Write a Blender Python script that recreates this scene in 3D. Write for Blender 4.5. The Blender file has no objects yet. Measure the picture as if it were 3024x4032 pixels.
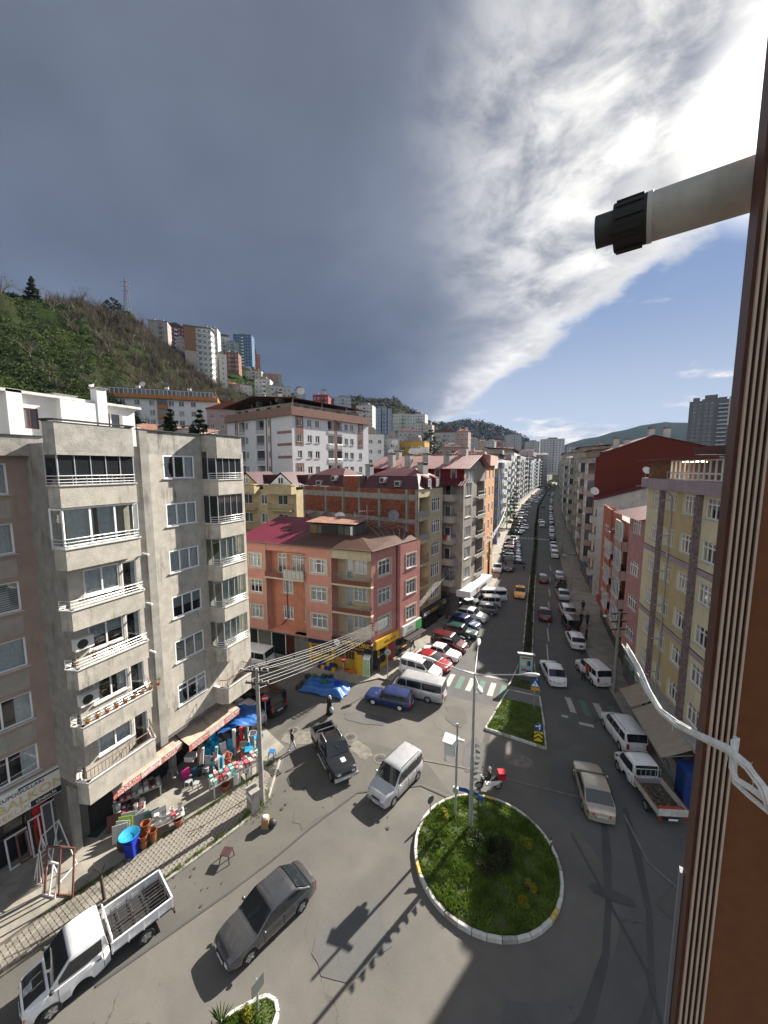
import bpy,math,random
import numpy as np
from mathutils import Vector,Matrix
rnd=random.Random(11)
SC=bpy.context.scene
COL=SC.collection
PI=math.pi
rad=math.radians
# ---------------------------------------------------------------- camera, sky, sun, exposure
cam_d=bpy.data.cameras.new('camera')
cam=bpy.data.objects.new('camera',cam_d)
COL.objects.link(cam)
cam_d.sensor_fit='HORIZONTAL'
cam_d.sensor_width=36.0
cam_d.lens=36.0*1515.0/3024.0
cam_d.clip_start=0.02
cam_d.clip_end=9000
cam.location=(0,0,21.0)
cam.rotation_euler=(rad(90-6.626),0,rad(23.652))
SC.camera=cam
SC.render.resolution_x=768
SC.render.resolution_y=1024
SUN_AZ,SUN_EL=rad(21.5),rad(31.5)
SUN=Vector((math.sin(SUN_AZ)*math.cos(SUN_EL),math.cos(SUN_AZ)*math.cos(SUN_EL),math.sin(SUN_EL)))
sun_d=bpy.data.lights.new('sun','SUN')
sun_d.energy=5.0
sun_d.angle=rad(0.55)
sun_d.color=(1.0,0.93,0.82)
sun=bpy.data.objects.new('sun',sun_d)
COL.objects.link(sun)
sun.rotation_euler=(-SUN).to_track_quat('-Z','Y').to_euler()
sun.location=SUN*300
SC.view_settings.view_transform='Standard'
SC.view_settings.look='None'
SC.view_settings.gamma=1
SC.view_settings.use_curve_mapping=False
SC.view_settings.exposure=1.4
try:
 SC.cycles.use_denoising=True
 SC.cycles.max_bounces=6
 SC.cycles.diffuse_bounces=3
 SC.cycles.glossy_bounces=3
 SC.cycles.transparent_max_bounces=10
 SC.cycles.volume_bounces=0
 SC.cycles.sample_clamp_indirect=6
except Exception:
 pass
class NT:
 """small helper for node trees"""
 def __init__(self,tree):
  self.t=tree
  self.n=tree.nodes
  self.n.clear()
 def add(self,kind,**kw):
  n=self.n.new(kind)
  for k,v in kw.items():
   setattr(n,k,v)
  return n
 def link(self,a,b):
  self.t.links.new(a,b)
 def val(self,sock,v):
  if hasattr(v,'bl_rna')and hasattr(v,'is_output'):
   self.link(v,sock)
  else:
   sock.default_value=v
 def math(self,op,a,b=0.0,c=None,clamp=False):
  n=self.add('ShaderNodeMath',operation=op,use_clamp=clamp)
  self.val(n.inputs[0],a)
  self.val(n.inputs[1],b)
  if c is not None:
   self.val(n.inputs[2],c)
  return n.outputs[0]
 def vmath(self,op,a,b=None,scale=None):
  n=self.add('ShaderNodeVectorMath',operation=op)
  self.val(n.inputs[0],a)
  if b is not None:
   self.val(n.inputs[1],b)
  if scale is not None:
   self.val(n.inputs['Scale'],scale)
  return n.outputs['Value']if op in('DOT_PRODUCT','LENGTH','DISTANCE')else n.outputs[0]
 def smooth(self,x,lo,hi,a=0.0,b=1.0,kind='SMOOTHSTEP'):
  n=self.add('ShaderNodeMapRange',interpolation_type=kind)
  self.val(n.inputs['Value'],x)
  n.inputs['From Min'].default_value=lo
  n.inputs['From Max'].default_value=hi
  n.inputs['To Min'].default_value=a
  n.inputs['To Max'].default_value=b
  return n.outputs['Result']
 def noise(self,vec,scale,detail=4.0,rough=0.55,dist=0.0,col=False):
  n=self.add('ShaderNodeTexNoise')
  if vec is not None:
   self.link(vec,n.inputs['Vector'])
  n.inputs['Scale'].default_value=scale
  n.inputs['Detail'].default_value=detail
  n.inputs['Roughness'].default_value=rough
  n.inputs['Distortion'].default_value=dist
  return n.outputs['Color' if col else 'Fac']
 def mix(self,f,a,b):
  n=self.add('ShaderNodeMix',data_type='RGBA')
  self.val(n.inputs['Factor'],f)
  self.val(n.inputs[6],a)
  self.val(n.inputs[7],b)
  return n.outputs[2]
 def mapping(self,vec,scale=(1,1,1),rot=(0,0,0),loc=(0,0,0)):
  n=self.add('ShaderNodeMapping')
  self.link(vec,n.inputs[0])
  n.inputs['Scale'].default_value=scale
  n.inputs['Rotation'].default_value=rot
  n.inputs['Location'].default_value=loc
  return n.outputs[0]
def c4(c):
 return(c[0],c[1],c[2],1.0)
def build_world():
 w=bpy.data.worlds.new('World')
 SC.world=w
 w.use_nodes=True
 t=NT(w.node_tree)
 out=t.add('ShaderNodeOutputWorld')
 bg=t.add('ShaderNodeBackground')
 bg.inputs['Strength'].default_value=0.1
 t.link(bg.outputs[0],out.inputs[0])
 sky=t.add('ShaderNodeTexSky',sky_type='NISHITA')
 sky.sun_disc=False
 sky.sun_elevation=SUN_EL
 sky.sun_rotation=SUN_AZ
 sky.altitude=50
 sky.air_density=1.0
 sky.dust_density=0.6
 sky.ozone_density=2.0
 tc=t.add('ShaderNodeTexCoord')
 d=t.vmath('NORMALIZE',tc.outputs['Generated'])
 sep=t.add('ShaderNodeSeparateXYZ')
 t.link(d,sep.inputs[0])
 x,y,z=sep.outputs
 zc=t.math('MAXIMUM',z,0.02)
 px=t.math('DIVIDE',x,zc)
 py=t.math('DIVIDE',y,zc)
 comb=t.add('ShaderNodeCombineXYZ')
 t.link(px,comb.inputs[0])
 t.link(py,comb.inputs[1])
 p=comb.outputs[0]
 zs=t.math('ADD',zc,0.22)
 comb2=t.add('ShaderNodeCombineXYZ')
 t.link(t.math('DIVIDE',x,zs),comb2.inputs[0])
 t.link(t.math('DIVIDE',y,zs),comb2.inputs[1])
 q=comb2.outputs[0]
 n1=t.noise(q,2.6,7,0.62,0.35)
 n2=t.noise(t.mapping(q,(1,1,1),(0,0,0.6),(3,1,0)),0.9,4,0.5,0.2)
 n3=t.noise(t.mapping(q,(1,1,1),(0,0,0),(7,2,0)),7.0,6,0.6,0.4)
 n1c=t.math('SUBTRACT',n1,0.5)
 n2c=t.math('SUBTRACT',n2,0.5)
 n3c=t.math('SUBTRACT',n3,0.5)
 edge=t.math('SUBTRACT',0.52,t.math('MULTIPLY',t.math('MAXIMUM',t.math('SUBTRACT',py,2.1),0.0),0.44))
 edge=t.math('ADD',edge,t.math('MULTIPLY',t.math('MAXIMUM',t.math('SUBTRACT',1.72,py),0.0),0.9))
 s=t.math('SUBTRACT',px,edge)
 fr=t.math('ADD',t.math('MULTIPLY',n1c,0.75),t.math('MULTIPLY',n3c,0.4))
 sw=t.math('ADD',s,fr)
 deck=t.smooth(sw,-0.13,0.12,1.0,0.0)
 sb=t.math('ADD',t.math('ADD',s,t.math('MULTIPLY',n2c,1.0)),t.math('MULTIPLY',n1c,0.75))
 dot=t.vmath('DOT_PRODUCT',d,tuple(SUN))
 near_sun=t.smooth(dot,0.55,1.0)
 lit=t.smooth(sb,-1.75,0.0)
 lit2=t.math('MAXIMUM',t.smooth(sb,-0.62,0.12),t.math('MULTIPLY',t.smooth(dot,0.80,0.99,0.0,0.9),t.smooth(t.math('ADD',n1,t.math('MULTIPLY',n3c,0.8)),0.22,0.66)))
 dark=t.mix(t.smooth(z,0.05,0.75),(0.48,0.62,0.93,1),(0.64,0.74,0.98,1))
 dark=t.vmath('SCALE',dark,scale=t.math('ADD',1.0,t.math('ADD',t.math('MULTIPLY',n2c,0.9),t.math('MULTIPLY',n1c,0.40))))
 mid=t.mix(lit,dark,(1.35,1.47,1.78,1))
 brt=t.mix(near_sun,(2.7,2.8,3.05,1),(4.4,4.3,4.1,1))
 brt=t.vmath('SCALE',brt,scale=t.math('ADD',0.92,t.math('ADD',t.math('MULTIPLY',n3c,1.0),t.math('MULTIPLY',n1c,0.9))))
 deckc=t.mix(lit2,mid,brt)
 blue=t.vmath('SCALE',t.mix(0.85,t.vmath('MINIMUM',sky.outputs[0],(4,4,4)),t.mix(t.smooth(z,0.0,0.40),(2.2,2.6,3.15,1),(0.52,1.02,2.1,1))),scale=0.95)
 az=t.math('ARCTAN2',x,y)
 cb3=t.add('ShaderNodeCombineXYZ')
 t.link(az,cb3.inputs[0])
 t.link(t.math('MULTIPLY',z,3.2),cb3.inputs[1])
 u=cb3.outputs[0]
 pn=t.noise(u,5.5,7,0.6,0.2)
 band=t.math('MULTIPLY',t.smooth(z,0.16,0.05),0.24)
 puff=t.smooth(t.math('ADD',pn,band),0.60,0.70)
 pn_in=t.noise(t.mapping(u,(1,1.4,1),(0,0,0),(0,0.04,0)),9.0,6,0.6)
 puffc=t.mix(t.smooth(pn_in,0.35,0.65),(2.0,2.2,2.6,1),(4.0,3.9,3.8,1))
 clear=t.mix(t.math('MULTIPLY',puff,t.smooth(z,0.42,0.14)),blue,puffc)
 wis=t.smooth(n1,0.50,0.85,0.0,0.55)
 clear=t.mix(t.math('MULTIPLY',wis,t.smooth(s,0.5,0.0)),clear,(2.9,3.0,3.2,1))
 glow=t.math('POWER',t.smooth(dot,0.984,1.0,0.0,1.0,'LINEAR'),1.6)
 final=t.mix(deck,clear,deckc)
 final=t.mix(t.math('MULTIPLY',glow,0.8),final,(12.0,11.5,10.5,1))
 bk=t.math('MULTIPLY',t.smooth(y,-0.02,-0.45),t.smooth(t.math('ADD',n1,t.math('MULTIPLY',n2c,0.6)),0.30,0.55,0.45,1.0))
 final=t.mix(bk,final,(2.7,2.85,3.1,1))
 final=t.mix(t.smooth(z,-0.03,0.0),(0.7,0.72,0.72,1),final)
 t.link(final,bg.inputs['Color'])
build_world()
# ---------------------------------------------------------------- mesh building
class MB:
 """collects faces; .mesh() makes one mesh datablock"""
 def __init__(self):
  self.v,self.f,self.m=[],[],[]
 def add(self,verts,faces,m=0):
  o=len(self.v)
  self.v+=[tuple(p)for p in verts]
  self.f+=[tuple(i+o for i in f)for f in faces]
  self.m+=[m]*len(faces)
  return self
 def box(self,x0,x1,y0,y1,z0,z1,m=0):
  v=[(x0,y0,z0),(x1,y0,z0),(x1,y1,z0),(x0,y1,z0),(x0,y0,z1),(x1,y0,z1),(x1,y1,z1),(x0,y1,z1)]
  return self.add(v,[(0,3,2,1),(4,5,6,7),(0,1,5,4),(1,2,6,5),(2,3,7,6),(3,0,4,7)],m)
 def obox(self,c,ux,uy,uz,m=0):
  c,ux,uy,uz=Vector(c),Vector(ux),Vector(uy),Vector(uz)
  v=[c+sx*ux+sy*uy+sz*uz for sz in(-1,1)for sx,sy in((-1,-1),(1,-1),(1,1),(-1,1))]
  return self.add(v,[(0,3,2,1),(4,5,6,7),(0,1,5,4),(1,2,6,5),(2,3,7,6),(3,0,4,7)],m)
 def poly(self,pts,m=0):
  return self.add(pts,[tuple(range(len(pts)))],m)
 def prism(self,pts,z0,z1,m=0,mtop=None):
  n=len(pts)
  v=[(p[0],p[1],z0)for p in pts]+[(p[0],p[1],z1)for p in pts]
  self.add(v,[(i,(i+1)%n,n+(i+1)%n,n+i)for i in range(n)]+[tuple(reversed(range(n)))],m)
  self.add([(p[0],p[1],z1)for p in pts],[tuple(range(n))],m if mtop is None else mtop)
  return self
 def xprism(self,pts,x0,x1,m=0):
  """polygon given in (y, z), extruded along x"""
  n=len(pts)
  v=[(x0,p[0],p[1])for p in pts]+[(x1,p[0],p[1])for p in pts]
  return self.add(v,[(i,(i+1)%n,n+(i+1)%n,n+i)for i in range(n)]+[tuple(reversed(range(n))),tuple(range(n,2*n))],m)
 def cyl(self,a,b,r0,r1=None,n=10,m=0,caps=True):
  a,b=Vector(a),Vector(b)
  r1=r0 if r1 is None else r1
  d=(b-a)
  if d.length<1e-6:
   return self
  d.normalize()
  u=d.cross(Vector((0,0,1)))
  if u.length<1e-3:
   u=Vector((1,0,0))
  u.normalize()
  w=d.cross(u)
  v=[]
  for c,r in((a,r0),(b,r1)):
   for i in range(n):
    t=2*PI*i/n
    v.append(c+r*(math.cos(t)*u+math.sin(t)*w))
  f=[(i,(i+1)%n,n+(i+1)%n,n+i)for i in range(n)]
  if caps:
   f+=[tuple(reversed(range(n))),tuple(range(n,2*n))]
  return self.add(v,f,m)
 def tube(self,pts,r,n=6,m=0):
  pts=[Vector(p)for p in pts]
  rr=r if isinstance(r,(list,tuple))else[r]*len(pts)
  o=None
  rings=[]
  for i,p in enumerate(pts):
   d=(pts[min(i+1,len(pts)-1)]-pts[max(i-1,0)])
   d=d.normalized()if d.length>1e-9 else Vector((0,0,1))
   if o is None:
    o=d.cross(Vector((0,0,1)))
    if o.length<1e-3:
     o=Vector((1,0,0))
   o=(o-d*o.dot(d))
   o.normalize()
   w=d.cross(o)
   rings.append([p+rr[i]*(math.cos(2*PI*k/n)*o+math.sin(2*PI*k/n)*w)for k in range(n)])
  v=[q for ring in rings for q in ring]
  f=[]
  for i in range(len(pts)-1):
   for k in range(n):
    f.append((i*n+k,i*n+(k+1)%n,(i+1)*n+(k+1)%n,(i+1)*n+k))
  f+=[tuple(reversed(range(n))),tuple(range((len(pts)-1)*n,len(pts)*n))]
  return self.add(v,f,m)
 def lathe(self,prof,c=(0,0,0),n=14,m=0):
  """prof = [(r, z)...] about the vertical through c"""
  v,f=[],[]
  for r,z in prof:
   for i in range(n):
    t=2*PI*i/n
    v.append((c[0]+r*math.cos(t),c[1]+r*math.sin(t),c[2]+z))
  for j in range(len(prof)-1):
   for i in range(n):
    f.append((j*n+i,j*n+(i+1)%n,(j+1)*n+(i+1)%n,(j+1)*n+i))
  if prof[0][0]>1e-4:
   f.append(tuple(reversed(range(n))))
  if prof[-1][0]>1e-4:
   f.append(tuple(range((len(prof)-1)*n,len(prof)*n)))
  return self.add(v,f,m)
 def sphere(self,c,r,n=10,k=6,m=0,sz=1.0):
  prof=[(max(r*math.sin(PI*i/k),1e-5),-r*sz*math.cos(PI*i/k))for i in range(k+1)]
  return self.lathe(prof,c,n,m)
 def grid(self,fn,nu,nv,m=0):
  v=[fn(i/nu,j/nv)for j in range(nv+1)for i in range(nu+1)]
  f=[(j*(nu+1)+i,j*(nu+1)+i+1,(j+1)*(nu+1)+i+1,(j+1)*(nu+1)+i)for j in range(nv)for i in range(nu)]
  return self.add(v,f,m)
 def mesh(self,name,mats,smooth=None):
  me=bpy.data.meshes.new(name)
  me.from_pydata(self.v,[],self.f)
  if not isinstance(mats,(list,tuple)):
   mats=[mats]
  for mt in mats:
   me.materials.append(mt)
  if len(mats)>1:
   me.polygons.foreach_set('material_index',self.m)
  if smooth is not None:
   me.polygons.foreach_set('use_smooth',[True]*len(self.f))
   if smooth<180:
    me.set_sharp_from_angle(angle=rad(smooth))
  me.update()
  return me
def link(name,me,parent=None,loc=(0,0,0),rot=(0,0,0),scale=None,label=None,cat=None,group=None,kind=None):
 o=bpy.data.objects.new(name,me)
 COL.objects.link(o)
 o.location=loc
 o.rotation_euler=rot
 if scale is not None:
  o.scale=scale
 if parent is not None:
  o.parent=parent
 tag(o,label,cat,group,kind)
 return o
def tag(o,label=None,cat=None,group=None,kind=None):
 if label:
  o['label']=label
 if cat:
  o['category']=cat
 if group:
  o['group']=group
 if kind:
  o['kind']=kind
 return o
def empty(name,loc,rz=0,label=None,cat=None,group=None):
 return link(name,None,None,loc,(0,0,rz),None,label,cat,group)
def dup(root,loc,rz=None,label=None,group=None):
 """a copy of a thing, of its parts and of their sub-parts"""
 r=root.copy()
 COL.objects.link(r)
 r.location=loc
 if rz is not None:
  r.rotation_euler=(0,0,rz)
 if label:
  r['label']=label
 if group:
  r['group']=group
 for ch in list(root.children):
  c=ch.copy()
  COL.objects.link(c)
  c.parent=r
  for g in list(ch.children):
   d=g.copy()
   COL.objects.link(d)
   d.parent=c
 return r
# ---------------------------------------------------------------- materials
MATS={}
def mat(name,col,rough=0.7,var=0.12,scale=3.0,bump=0.0,bscale=None,spec=0.4,metal=0.0,stain=0.0,coat=0.0,dirt=None,obj=True):
 if name in MATS:
  return MATS[name]
 m=bpy.data.materials.new(name)
 m.use_nodes=True
 t=NT(m.node_tree)
 out=t.add('ShaderNodeOutputMaterial')
 b=t.add('ShaderNodeBsdfPrincipled')
 t.link(b.outputs[0],out.inputs[0])
 b.inputs['Roughness'].default_value=rough
 b.inputs['Metallic'].default_value=metal
 b.inputs['Specular IOR Level'].default_value=spec
 if coat:
  b.inputs['Coat Weight'].default_value=coat
  b.inputs['Coat Roughness'].default_value=0.06
 tc=t.add('ShaderNodeTexCoord')
 vec=tc.outputs['Object']
 c=c4(col)
 if var>0 or stain>0:
  n=t.noise(vec,scale,5,0.6)
  lo=tuple(v*(1-var)for v in col)
  hi=tuple(min(v*(1+var),1)for v in col)
  c=t.mix(t.smooth(n,0.3,0.7),c4(lo),c4(hi))
  if stain>0:
   st=t.noise(t.mapping(vec,(1.6,1.6,0.22)),1.7,6,0.68)
   st2=t.noise(vec,0.45,4,0.6)
   f=t.math('MULTIPLY',t.smooth(t.math('ADD',st,t.math('MULTIPLY',t.math('SUBTRACT',st2,0.5),0.7)),0.52,0.78),stain)
   dc=dirt if dirt else tuple(v*0.35 for v in col)
   c=t.mix(f,c,c4(dc))
  t.link(c,b.inputs['Base Color'])
 else:
  b.inputs['Base Color'].default_value=c
 if bump>0:
  bn=t.add('ShaderNodeBump')
  bn.inputs['Strength'].default_value=bump
  bn.inputs['Distance'].default_value=0.05
  t.link(t.noise(vec,bscale or scale*4,5,0.65),bn.inputs['Height'])
  t.link(bn.outputs[0],b.inputs['Normal'])
 MATS[name]=m
 return m
def glass_dark(name,col=(0.03,0.035,0.04),rough=0.06,spec=0.6):
 if name in MATS:
  return MATS[name]
 m=mat(name,col,rough,0.0,spec=spec)
 return m
def glass_clear(name,tint=(0.9,0.95,0.95),base=0.10):
 """window pane: partly see-through, mirrors the sky at grazing angles"""
 if name in MATS:
  return MATS[name]
 m=bpy.data.materials.new(name)
 m.use_nodes=True
 t=NT(m.node_tree)
 out=t.add('ShaderNodeOutputMaterial')
 tr=t.add('ShaderNodeBsdfTransparent')
 tr.inputs[0].default_value=c4(tint)
 gl=t.add('ShaderNodeBsdfGlossy')
 gl.inputs['Roughness'].default_value=0.03
 lw=t.add('ShaderNodeLayerWeight')
 lw.inputs[0].default_value=0.35
 f=t.math('ADD',t.math('MULTIPLY',lw.outputs['Fresnel'],0.9),base,clamp=True)
 mx=t.add('ShaderNodeMixShader')
 t.link(f,mx.inputs[0])
 t.link(tr.outputs[0],mx.inputs[1])
 t.link(gl.outputs[0],mx.inputs[2])
 t.link(mx.outputs[0],out.inputs[0])
 MATS[name]=m
 return m
def paint(name,col,rough=0.28,metal=0.0):
 """car paint with clear coat and road dust"""
 if name in MATS:
  return MATS[name]
 return mat(name,col,rough,0.10,1.6,spec=0.5,metal=metal,coat=0.8)
white_pvc=mat('white_pvc',(0.80,0.81,0.82),0.4,0.03)
pane_clear=glass_clear('pane_clear')
pane_dark=glass_dark('pane_dark',(0.035,0.04,0.046),0.05,0.7)
curtain_m=mat('curtain_cloth',(0.80,0.81,0.81),0.9,0.10,6)
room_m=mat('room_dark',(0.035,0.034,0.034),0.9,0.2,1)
black_m=mat('black_rubber',(0.018,0.018,0.019),0.75,0.15,8)
dark_m=mat('dark_plastic',(0.03,0.03,0.032),0.55,0.1,4)
steel_m=mat('galvanised_steel',(0.42,0.43,0.44),0.45,0.12,5,metal=0.6)
rail_m=mat('rail_steel',(0.62,0.63,0.64),0.35,0.08,5,metal=0.5)
conc_m=mat('concrete',(0.30,0.29,0.27),0.9,0.18,1.5,0.25,14,stain=0.5)
# ---------------------------------------------------------------- the ground
def asphalt(name,base,warm,seed):
 m=bpy.data.materials.new(name)
 m.use_nodes=True
 t=NT(m.node_tree)
 out=t.add('ShaderNodeOutputMaterial')
 b=t.add('ShaderNodeBsdfPrincipled')
 t.link(b.outputs[0],out.inputs[0])
 b.inputs['Roughness'].default_value=0.82
 b.inputs['Specular IOR Level'].default_value=0.25
 v=t.mapping(t.add('ShaderNodeTexCoord').outputs['Object'],(1,1,1),(0,0,0.3),(seed,seed*2,0))
 big=t.noise(v,0.09,4,0.55,0.6)
 medn=t.noise(v,0.55,6,0.65,0.4)
 fine=t.noise(v,9.0,5,0.7)
 grit=t.noise(v,38.0,3,0.7)
 c=t.mix(t.smooth(big,0.35,0.65),c4(base),c4(warm))
 k=t.math('ADD',0.42,t.math('ADD',t.math('MULTIPLY',medn,0.56),t.math('ADD',t.math('MULTIPLY',fine,0.30),t.math('MULTIPLY',grit,0.30))))
 c=t.vmath('SCALE',c,scale=k)
 vo=t.add('ShaderNodeTexVoronoi',feature='DISTANCE_TO_EDGE')
 dv=t.add('ShaderNodeVectorMath',operation='ADD')
 t.link(v,dv.inputs[0])
 t.link(t.vmath('SCALE',t.noise(v,0.8,4,0.6,col=True),scale=1.6),dv.inputs[1])
 t.link(dv.outputs[0],vo.inputs['Vector'])
 vo.inputs['Scale'].default_value=0.16
 crack=t.math('MULTIPLY',t.smooth(vo.outputs['Distance'],0.006,0.002),t.smooth(t.noise(v,0.21,2),0.52,0.62))
 c=t.mix(t.math('MULTIPLY',crack,0.5),c,(0.022,0.022,0.023,1))
 oil=t.smooth(t.noise(v,1.7,3,0.5),0.70,0.80)
 oil=t.math('MULTIPLY',oil,t.smooth(t.noise(v,0.16,2),0.45,0.6))
 c=t.mix(t.math('MULTIPLY',oil,0.55),c,(0.03,0.03,0.031,1))
 t.link(c,b.inputs['Base Color'])
 bn=t.add('ShaderNodeBump')
 bn.inputs['Strength'].default_value=0.35
 bn.inputs['Distance'].default_value=0.02
 t.link(t.math('ADD',t.math('MULTIPLY',fine,0.6),grit),bn.inputs['Height'])
 t.link(bn.outputs[0],b.inputs['Normal'])
 MATS[name]=m
 return m
asph=asphalt('asphalt_worn',(0.112,0.106,0.098),(0.144,0.134,0.120),3)
asph2=asphalt('asphalt_patch',(0.098,0.095,0.087),(0.112,0.106,0.095),9)
asph3=asphalt('asphalt_street',(0.100,0.100,0.100),(0.118,0.115,0.110),17)
asph_dk=asphalt('asphalt_tyre_worn',(0.066,0.066,0.067),(0.084,0.083,0.082),29)
paver_m=mat('paver_concrete',(0.235,0.215,0.185),0.9,0.25,2.2,0.3,30)
slab_m=mat('pavement_concrete',(0.27,0.25,0.215),0.9,0.22,0.9,0.3,18,stain=0.35,dirt=(0.12,0.105,0.08))
kerb_m=mat('kerb_concrete',(0.33,0.31,0.28),0.9,0.25,3,0.3,20,stain=0.4)
kerbw_m=mat('kerb_white_paint',(0.52,0.51,0.48),0.75,0.15,4,0.25,20,stain=0.75,dirt=(0.25,0.24,0.21))
kerby_m=mat('kerb_yellow_paint',(0.52,0.36,0.10),0.75,0.25,5,0.25,20,stain=0.5,dirt=(0.25,0.22,0.16))
paintw_m=mat('road_paint_white',(0.40,0.39,0.37),0.7,0.2,5,0.1,20,stain=0.9,dirt=(0.16,0.155,0.15))
paintg_m=mat('road_paint_green',(0.085,0.17,0.125),0.7,0.25,5,0.1,20,stain=0.8,dirt=(0.10,0.115,0.10))
soil_m=mat('soil',(0.065,0.055,0.035),0.95,0.35,2.5,0.5,12)
turf_m=mat('turf',(0.062,0.080,0.024),0.95,0.45,0.9,0.6,9,stain=.7,dirt=(.075,.06,.038))
def grass_mat(name,lo,hi,sc=1.2):
 m=bpy.data.materials.new(name)
 m.use_nodes=True
 t=NT(m.node_tree)
 out=t.add('ShaderNodeOutputMaterial')
 b=t.add('ShaderNodeBsdfPrincipled')
 b.inputs['Roughness'].default_value=0.75
 b.inputs['Specular IOR Level'].default_value=0.2
 tl=t.add('ShaderNodeBsdfTranslucent')
 mx=t.add('ShaderNodeMixShader')
 mx.inputs[0].default_value=0.25
 v=t.add('ShaderNodeTexCoord').outputs['Object']
 c=t.mix(t.smooth(t.noise(v,sc,5,0.65),0.32,0.68),c4(lo),c4(hi))
 t.link(c,b.inputs['Base Color'])
 t.link(c,tl.inputs[0])
 t.link(b.outputs[0],mx.inputs[1])
 t.link(tl.outputs[0],mx.inputs[2])
 t.link(mx.outputs[0],out.inputs[0])
 MATS[name]=m
 return m
grass_m=grass_mat('grass_blades',(0.070,0.125,0.014),(0.175,0.260,0.038))
leaf_dk=grass_mat('leaf_dark',(0.018,0.030,0.010),(0.045,0.062,0.020),3)
leaf_br=grass_mat('leaf_bronze',(0.030,0.033,0.014),(0.066,0.066,0.028),3)
leaf_gr=grass_mat('leaf_green',(0.045,0.085,0.018),(0.10,0.15,0.03),3)
leaf_yl=grass_mat('leaf_yellow',(0.14,0.16,0.015),(0.30,0.28,0.03),3)
def interp(tab,x):
 if x<=tab[0][0]:
  return tab[0][1]
 for(a,va),(b,vb)in zip(tab,tab[1:]):
  if x<=b:
   return va+(vb-va)*(x-a)/(b-a)
 return tab[-1][1]
TER=[(-180,[(70,0),(600,0),(2600,60)]),(-100,[(60,0),(110,20),(190,70),(270,80),(600,90),(2600,160)]),(-75,[(48,0),(85,18),(110,31),(190,79),(260,84),(600,95),(2600,160)]),(-67,[(50,0),(88,18),(112,30),(190,80),(260,84),(600,95),(2600,160)]),(-60,[(55,0),(92,16),(120,30),(200,85.5),(280,90),(600,100),(2600,160)]),(-55,[(62,0),(95,12),(150,38),(208,84),(300,99),(600,110),(2600,160)]),(-51,[(66,0),(98,10),(170,40),(224,74),(300,100),(345,110),(600,120),(2600,160)]),(-48,[(66,0),(98,10),(190,46),(220,64),(300,92),(340,104),(600,125),(2600,160)]),(-45,[(66,0),(100,10),(215,51),(260,69),(330,101),(425,124),(520,128),(700,125),(2600,160)]),(-41,[(66,0),(105,10),(260,59),(425,121),(520,124),(700,120),(2600,160)]),(-38,[(66,0),(110,10),(270,52),(420,100),(520,103),(700,110),(2600,160)]),(-34,[(66,0),(120,10),(300,45),(420,82),(500,95),(620,100),(2600,160)]),(-31,[(66,0),(120,8),(300,40),(420,76),(505,104),(620,106),(2600,160)]),(-28,[(66,0),(120,7),(300,34),(420,66),(520,112),(620,114),(2600,160)]),(-22,[(66,0),(120,5),(300,28),(420,48),(560,116),(700,118),(2600,160)]),(-19,[(70,0),(120,4),(300,24),(450,40),(600,103),(720,108),(2600,160)]),(-15.6,[(80,0),(130,3),(300,18),(480,34),(650,84),(800,80),(1000,127),(2600,160)]),(-11.6,[(100,0),(160,3),(400,16),(650,40),(850,58),(1100,147),(1300,150),(2600,165)]),(-8.4,[(120,0),(300,2),(500,10),(700,28),(850,44),(1100,130),(1300,135),(2600,165)]),(-5.3,[(200,0),(500,2),(700,14),(850,26),(1100,110),(1300,110),(2600,160)]),(-3.4,[(300,0),(640,2),(850,18),(1100,87),(1300,90),(2600,150)]),(-2.2,[(400,0),(700,4),(1100,40),(1400,60),(2600,110)]),(-0.5,[(640,0),(900,12),(1400,30),(2500,120),(3200,130)]),(2,[(640,0),(900,10),(1400,30),(2500,165),(3200,170)]),(4.4,[(640,0),(900,10),(1400,30),(2500,188),(3200,190)]),(7.5,[(500,0),(900,10),(1400,40),(2500,220),(3200,220)]),(11.6,[(400,0),(900,10),(1400,50),(2500,258),(3200,240)]),(14.3,[(400,0),(900,14),(1400,60),(2500,239),(3200,240)]),(18.2,[(400,0),(900,14),(1400,60),(2500,248),(3200,250)]),(26,[(400,0),(900,14),(1400,60),(2500,230),(3200,240)]),(60,[(300,0),(900,14),(1400,60),(2500,180),(3200,180)]),(180,[(70,0),(600,0),(2600,60)]),]
def terr(x,y):
 D=math.hypot(x,y)
 az=math.degrees(math.atan2(x,y))
 for(a,ta),(b,tb)in zip(TER,TER[1:]):
  if a<=az<=b:
   k=(az-a)/(b-a)
   za=interp([(0,0)]+ta,D)
   zb=interp([(0,0)]+tb,D)
   return za+(zb-za)*k
 return 0.0
def terrain_mat():
 m=bpy.data.materials.new('hill_ground')
 m.use_nodes=True
 t=NT(m.node_tree)
 out=t.add('ShaderNodeOutputMaterial')
 b=t.add('ShaderNodeBsdfPrincipled')
 b.inputs['Roughness'].default_value=0.95
 b.inputs['Specular IOR Level'].default_value=0.0
 t.link(b.outputs[0],out.inputs[0])
 v=t.add('ShaderNodeTexCoord').outputs['Object']
 a=t.noise(v,0.018,5,0.6,0.4)
 f=t.noise(v,0.16,6,0.65)
 g=t.noise(v,0.8,4,0.7)
 c=t.mix(t.smooth(a,0.40,0.60),(0.028,0.045,0.012,1),(0.034,0.031,0.020,1))
 c=t.mix(t.smooth(f,0.40,0.68),c,(0.018,0.023,0.011,1))
 c=t.vmath('SCALE',c,scale=t.math('ADD',0.6,t.math('MULTIPLY',g,0.8)))
 t.link(c,b.inputs['Base Color'])
 MATS['hill_ground']=m
 return m
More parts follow.
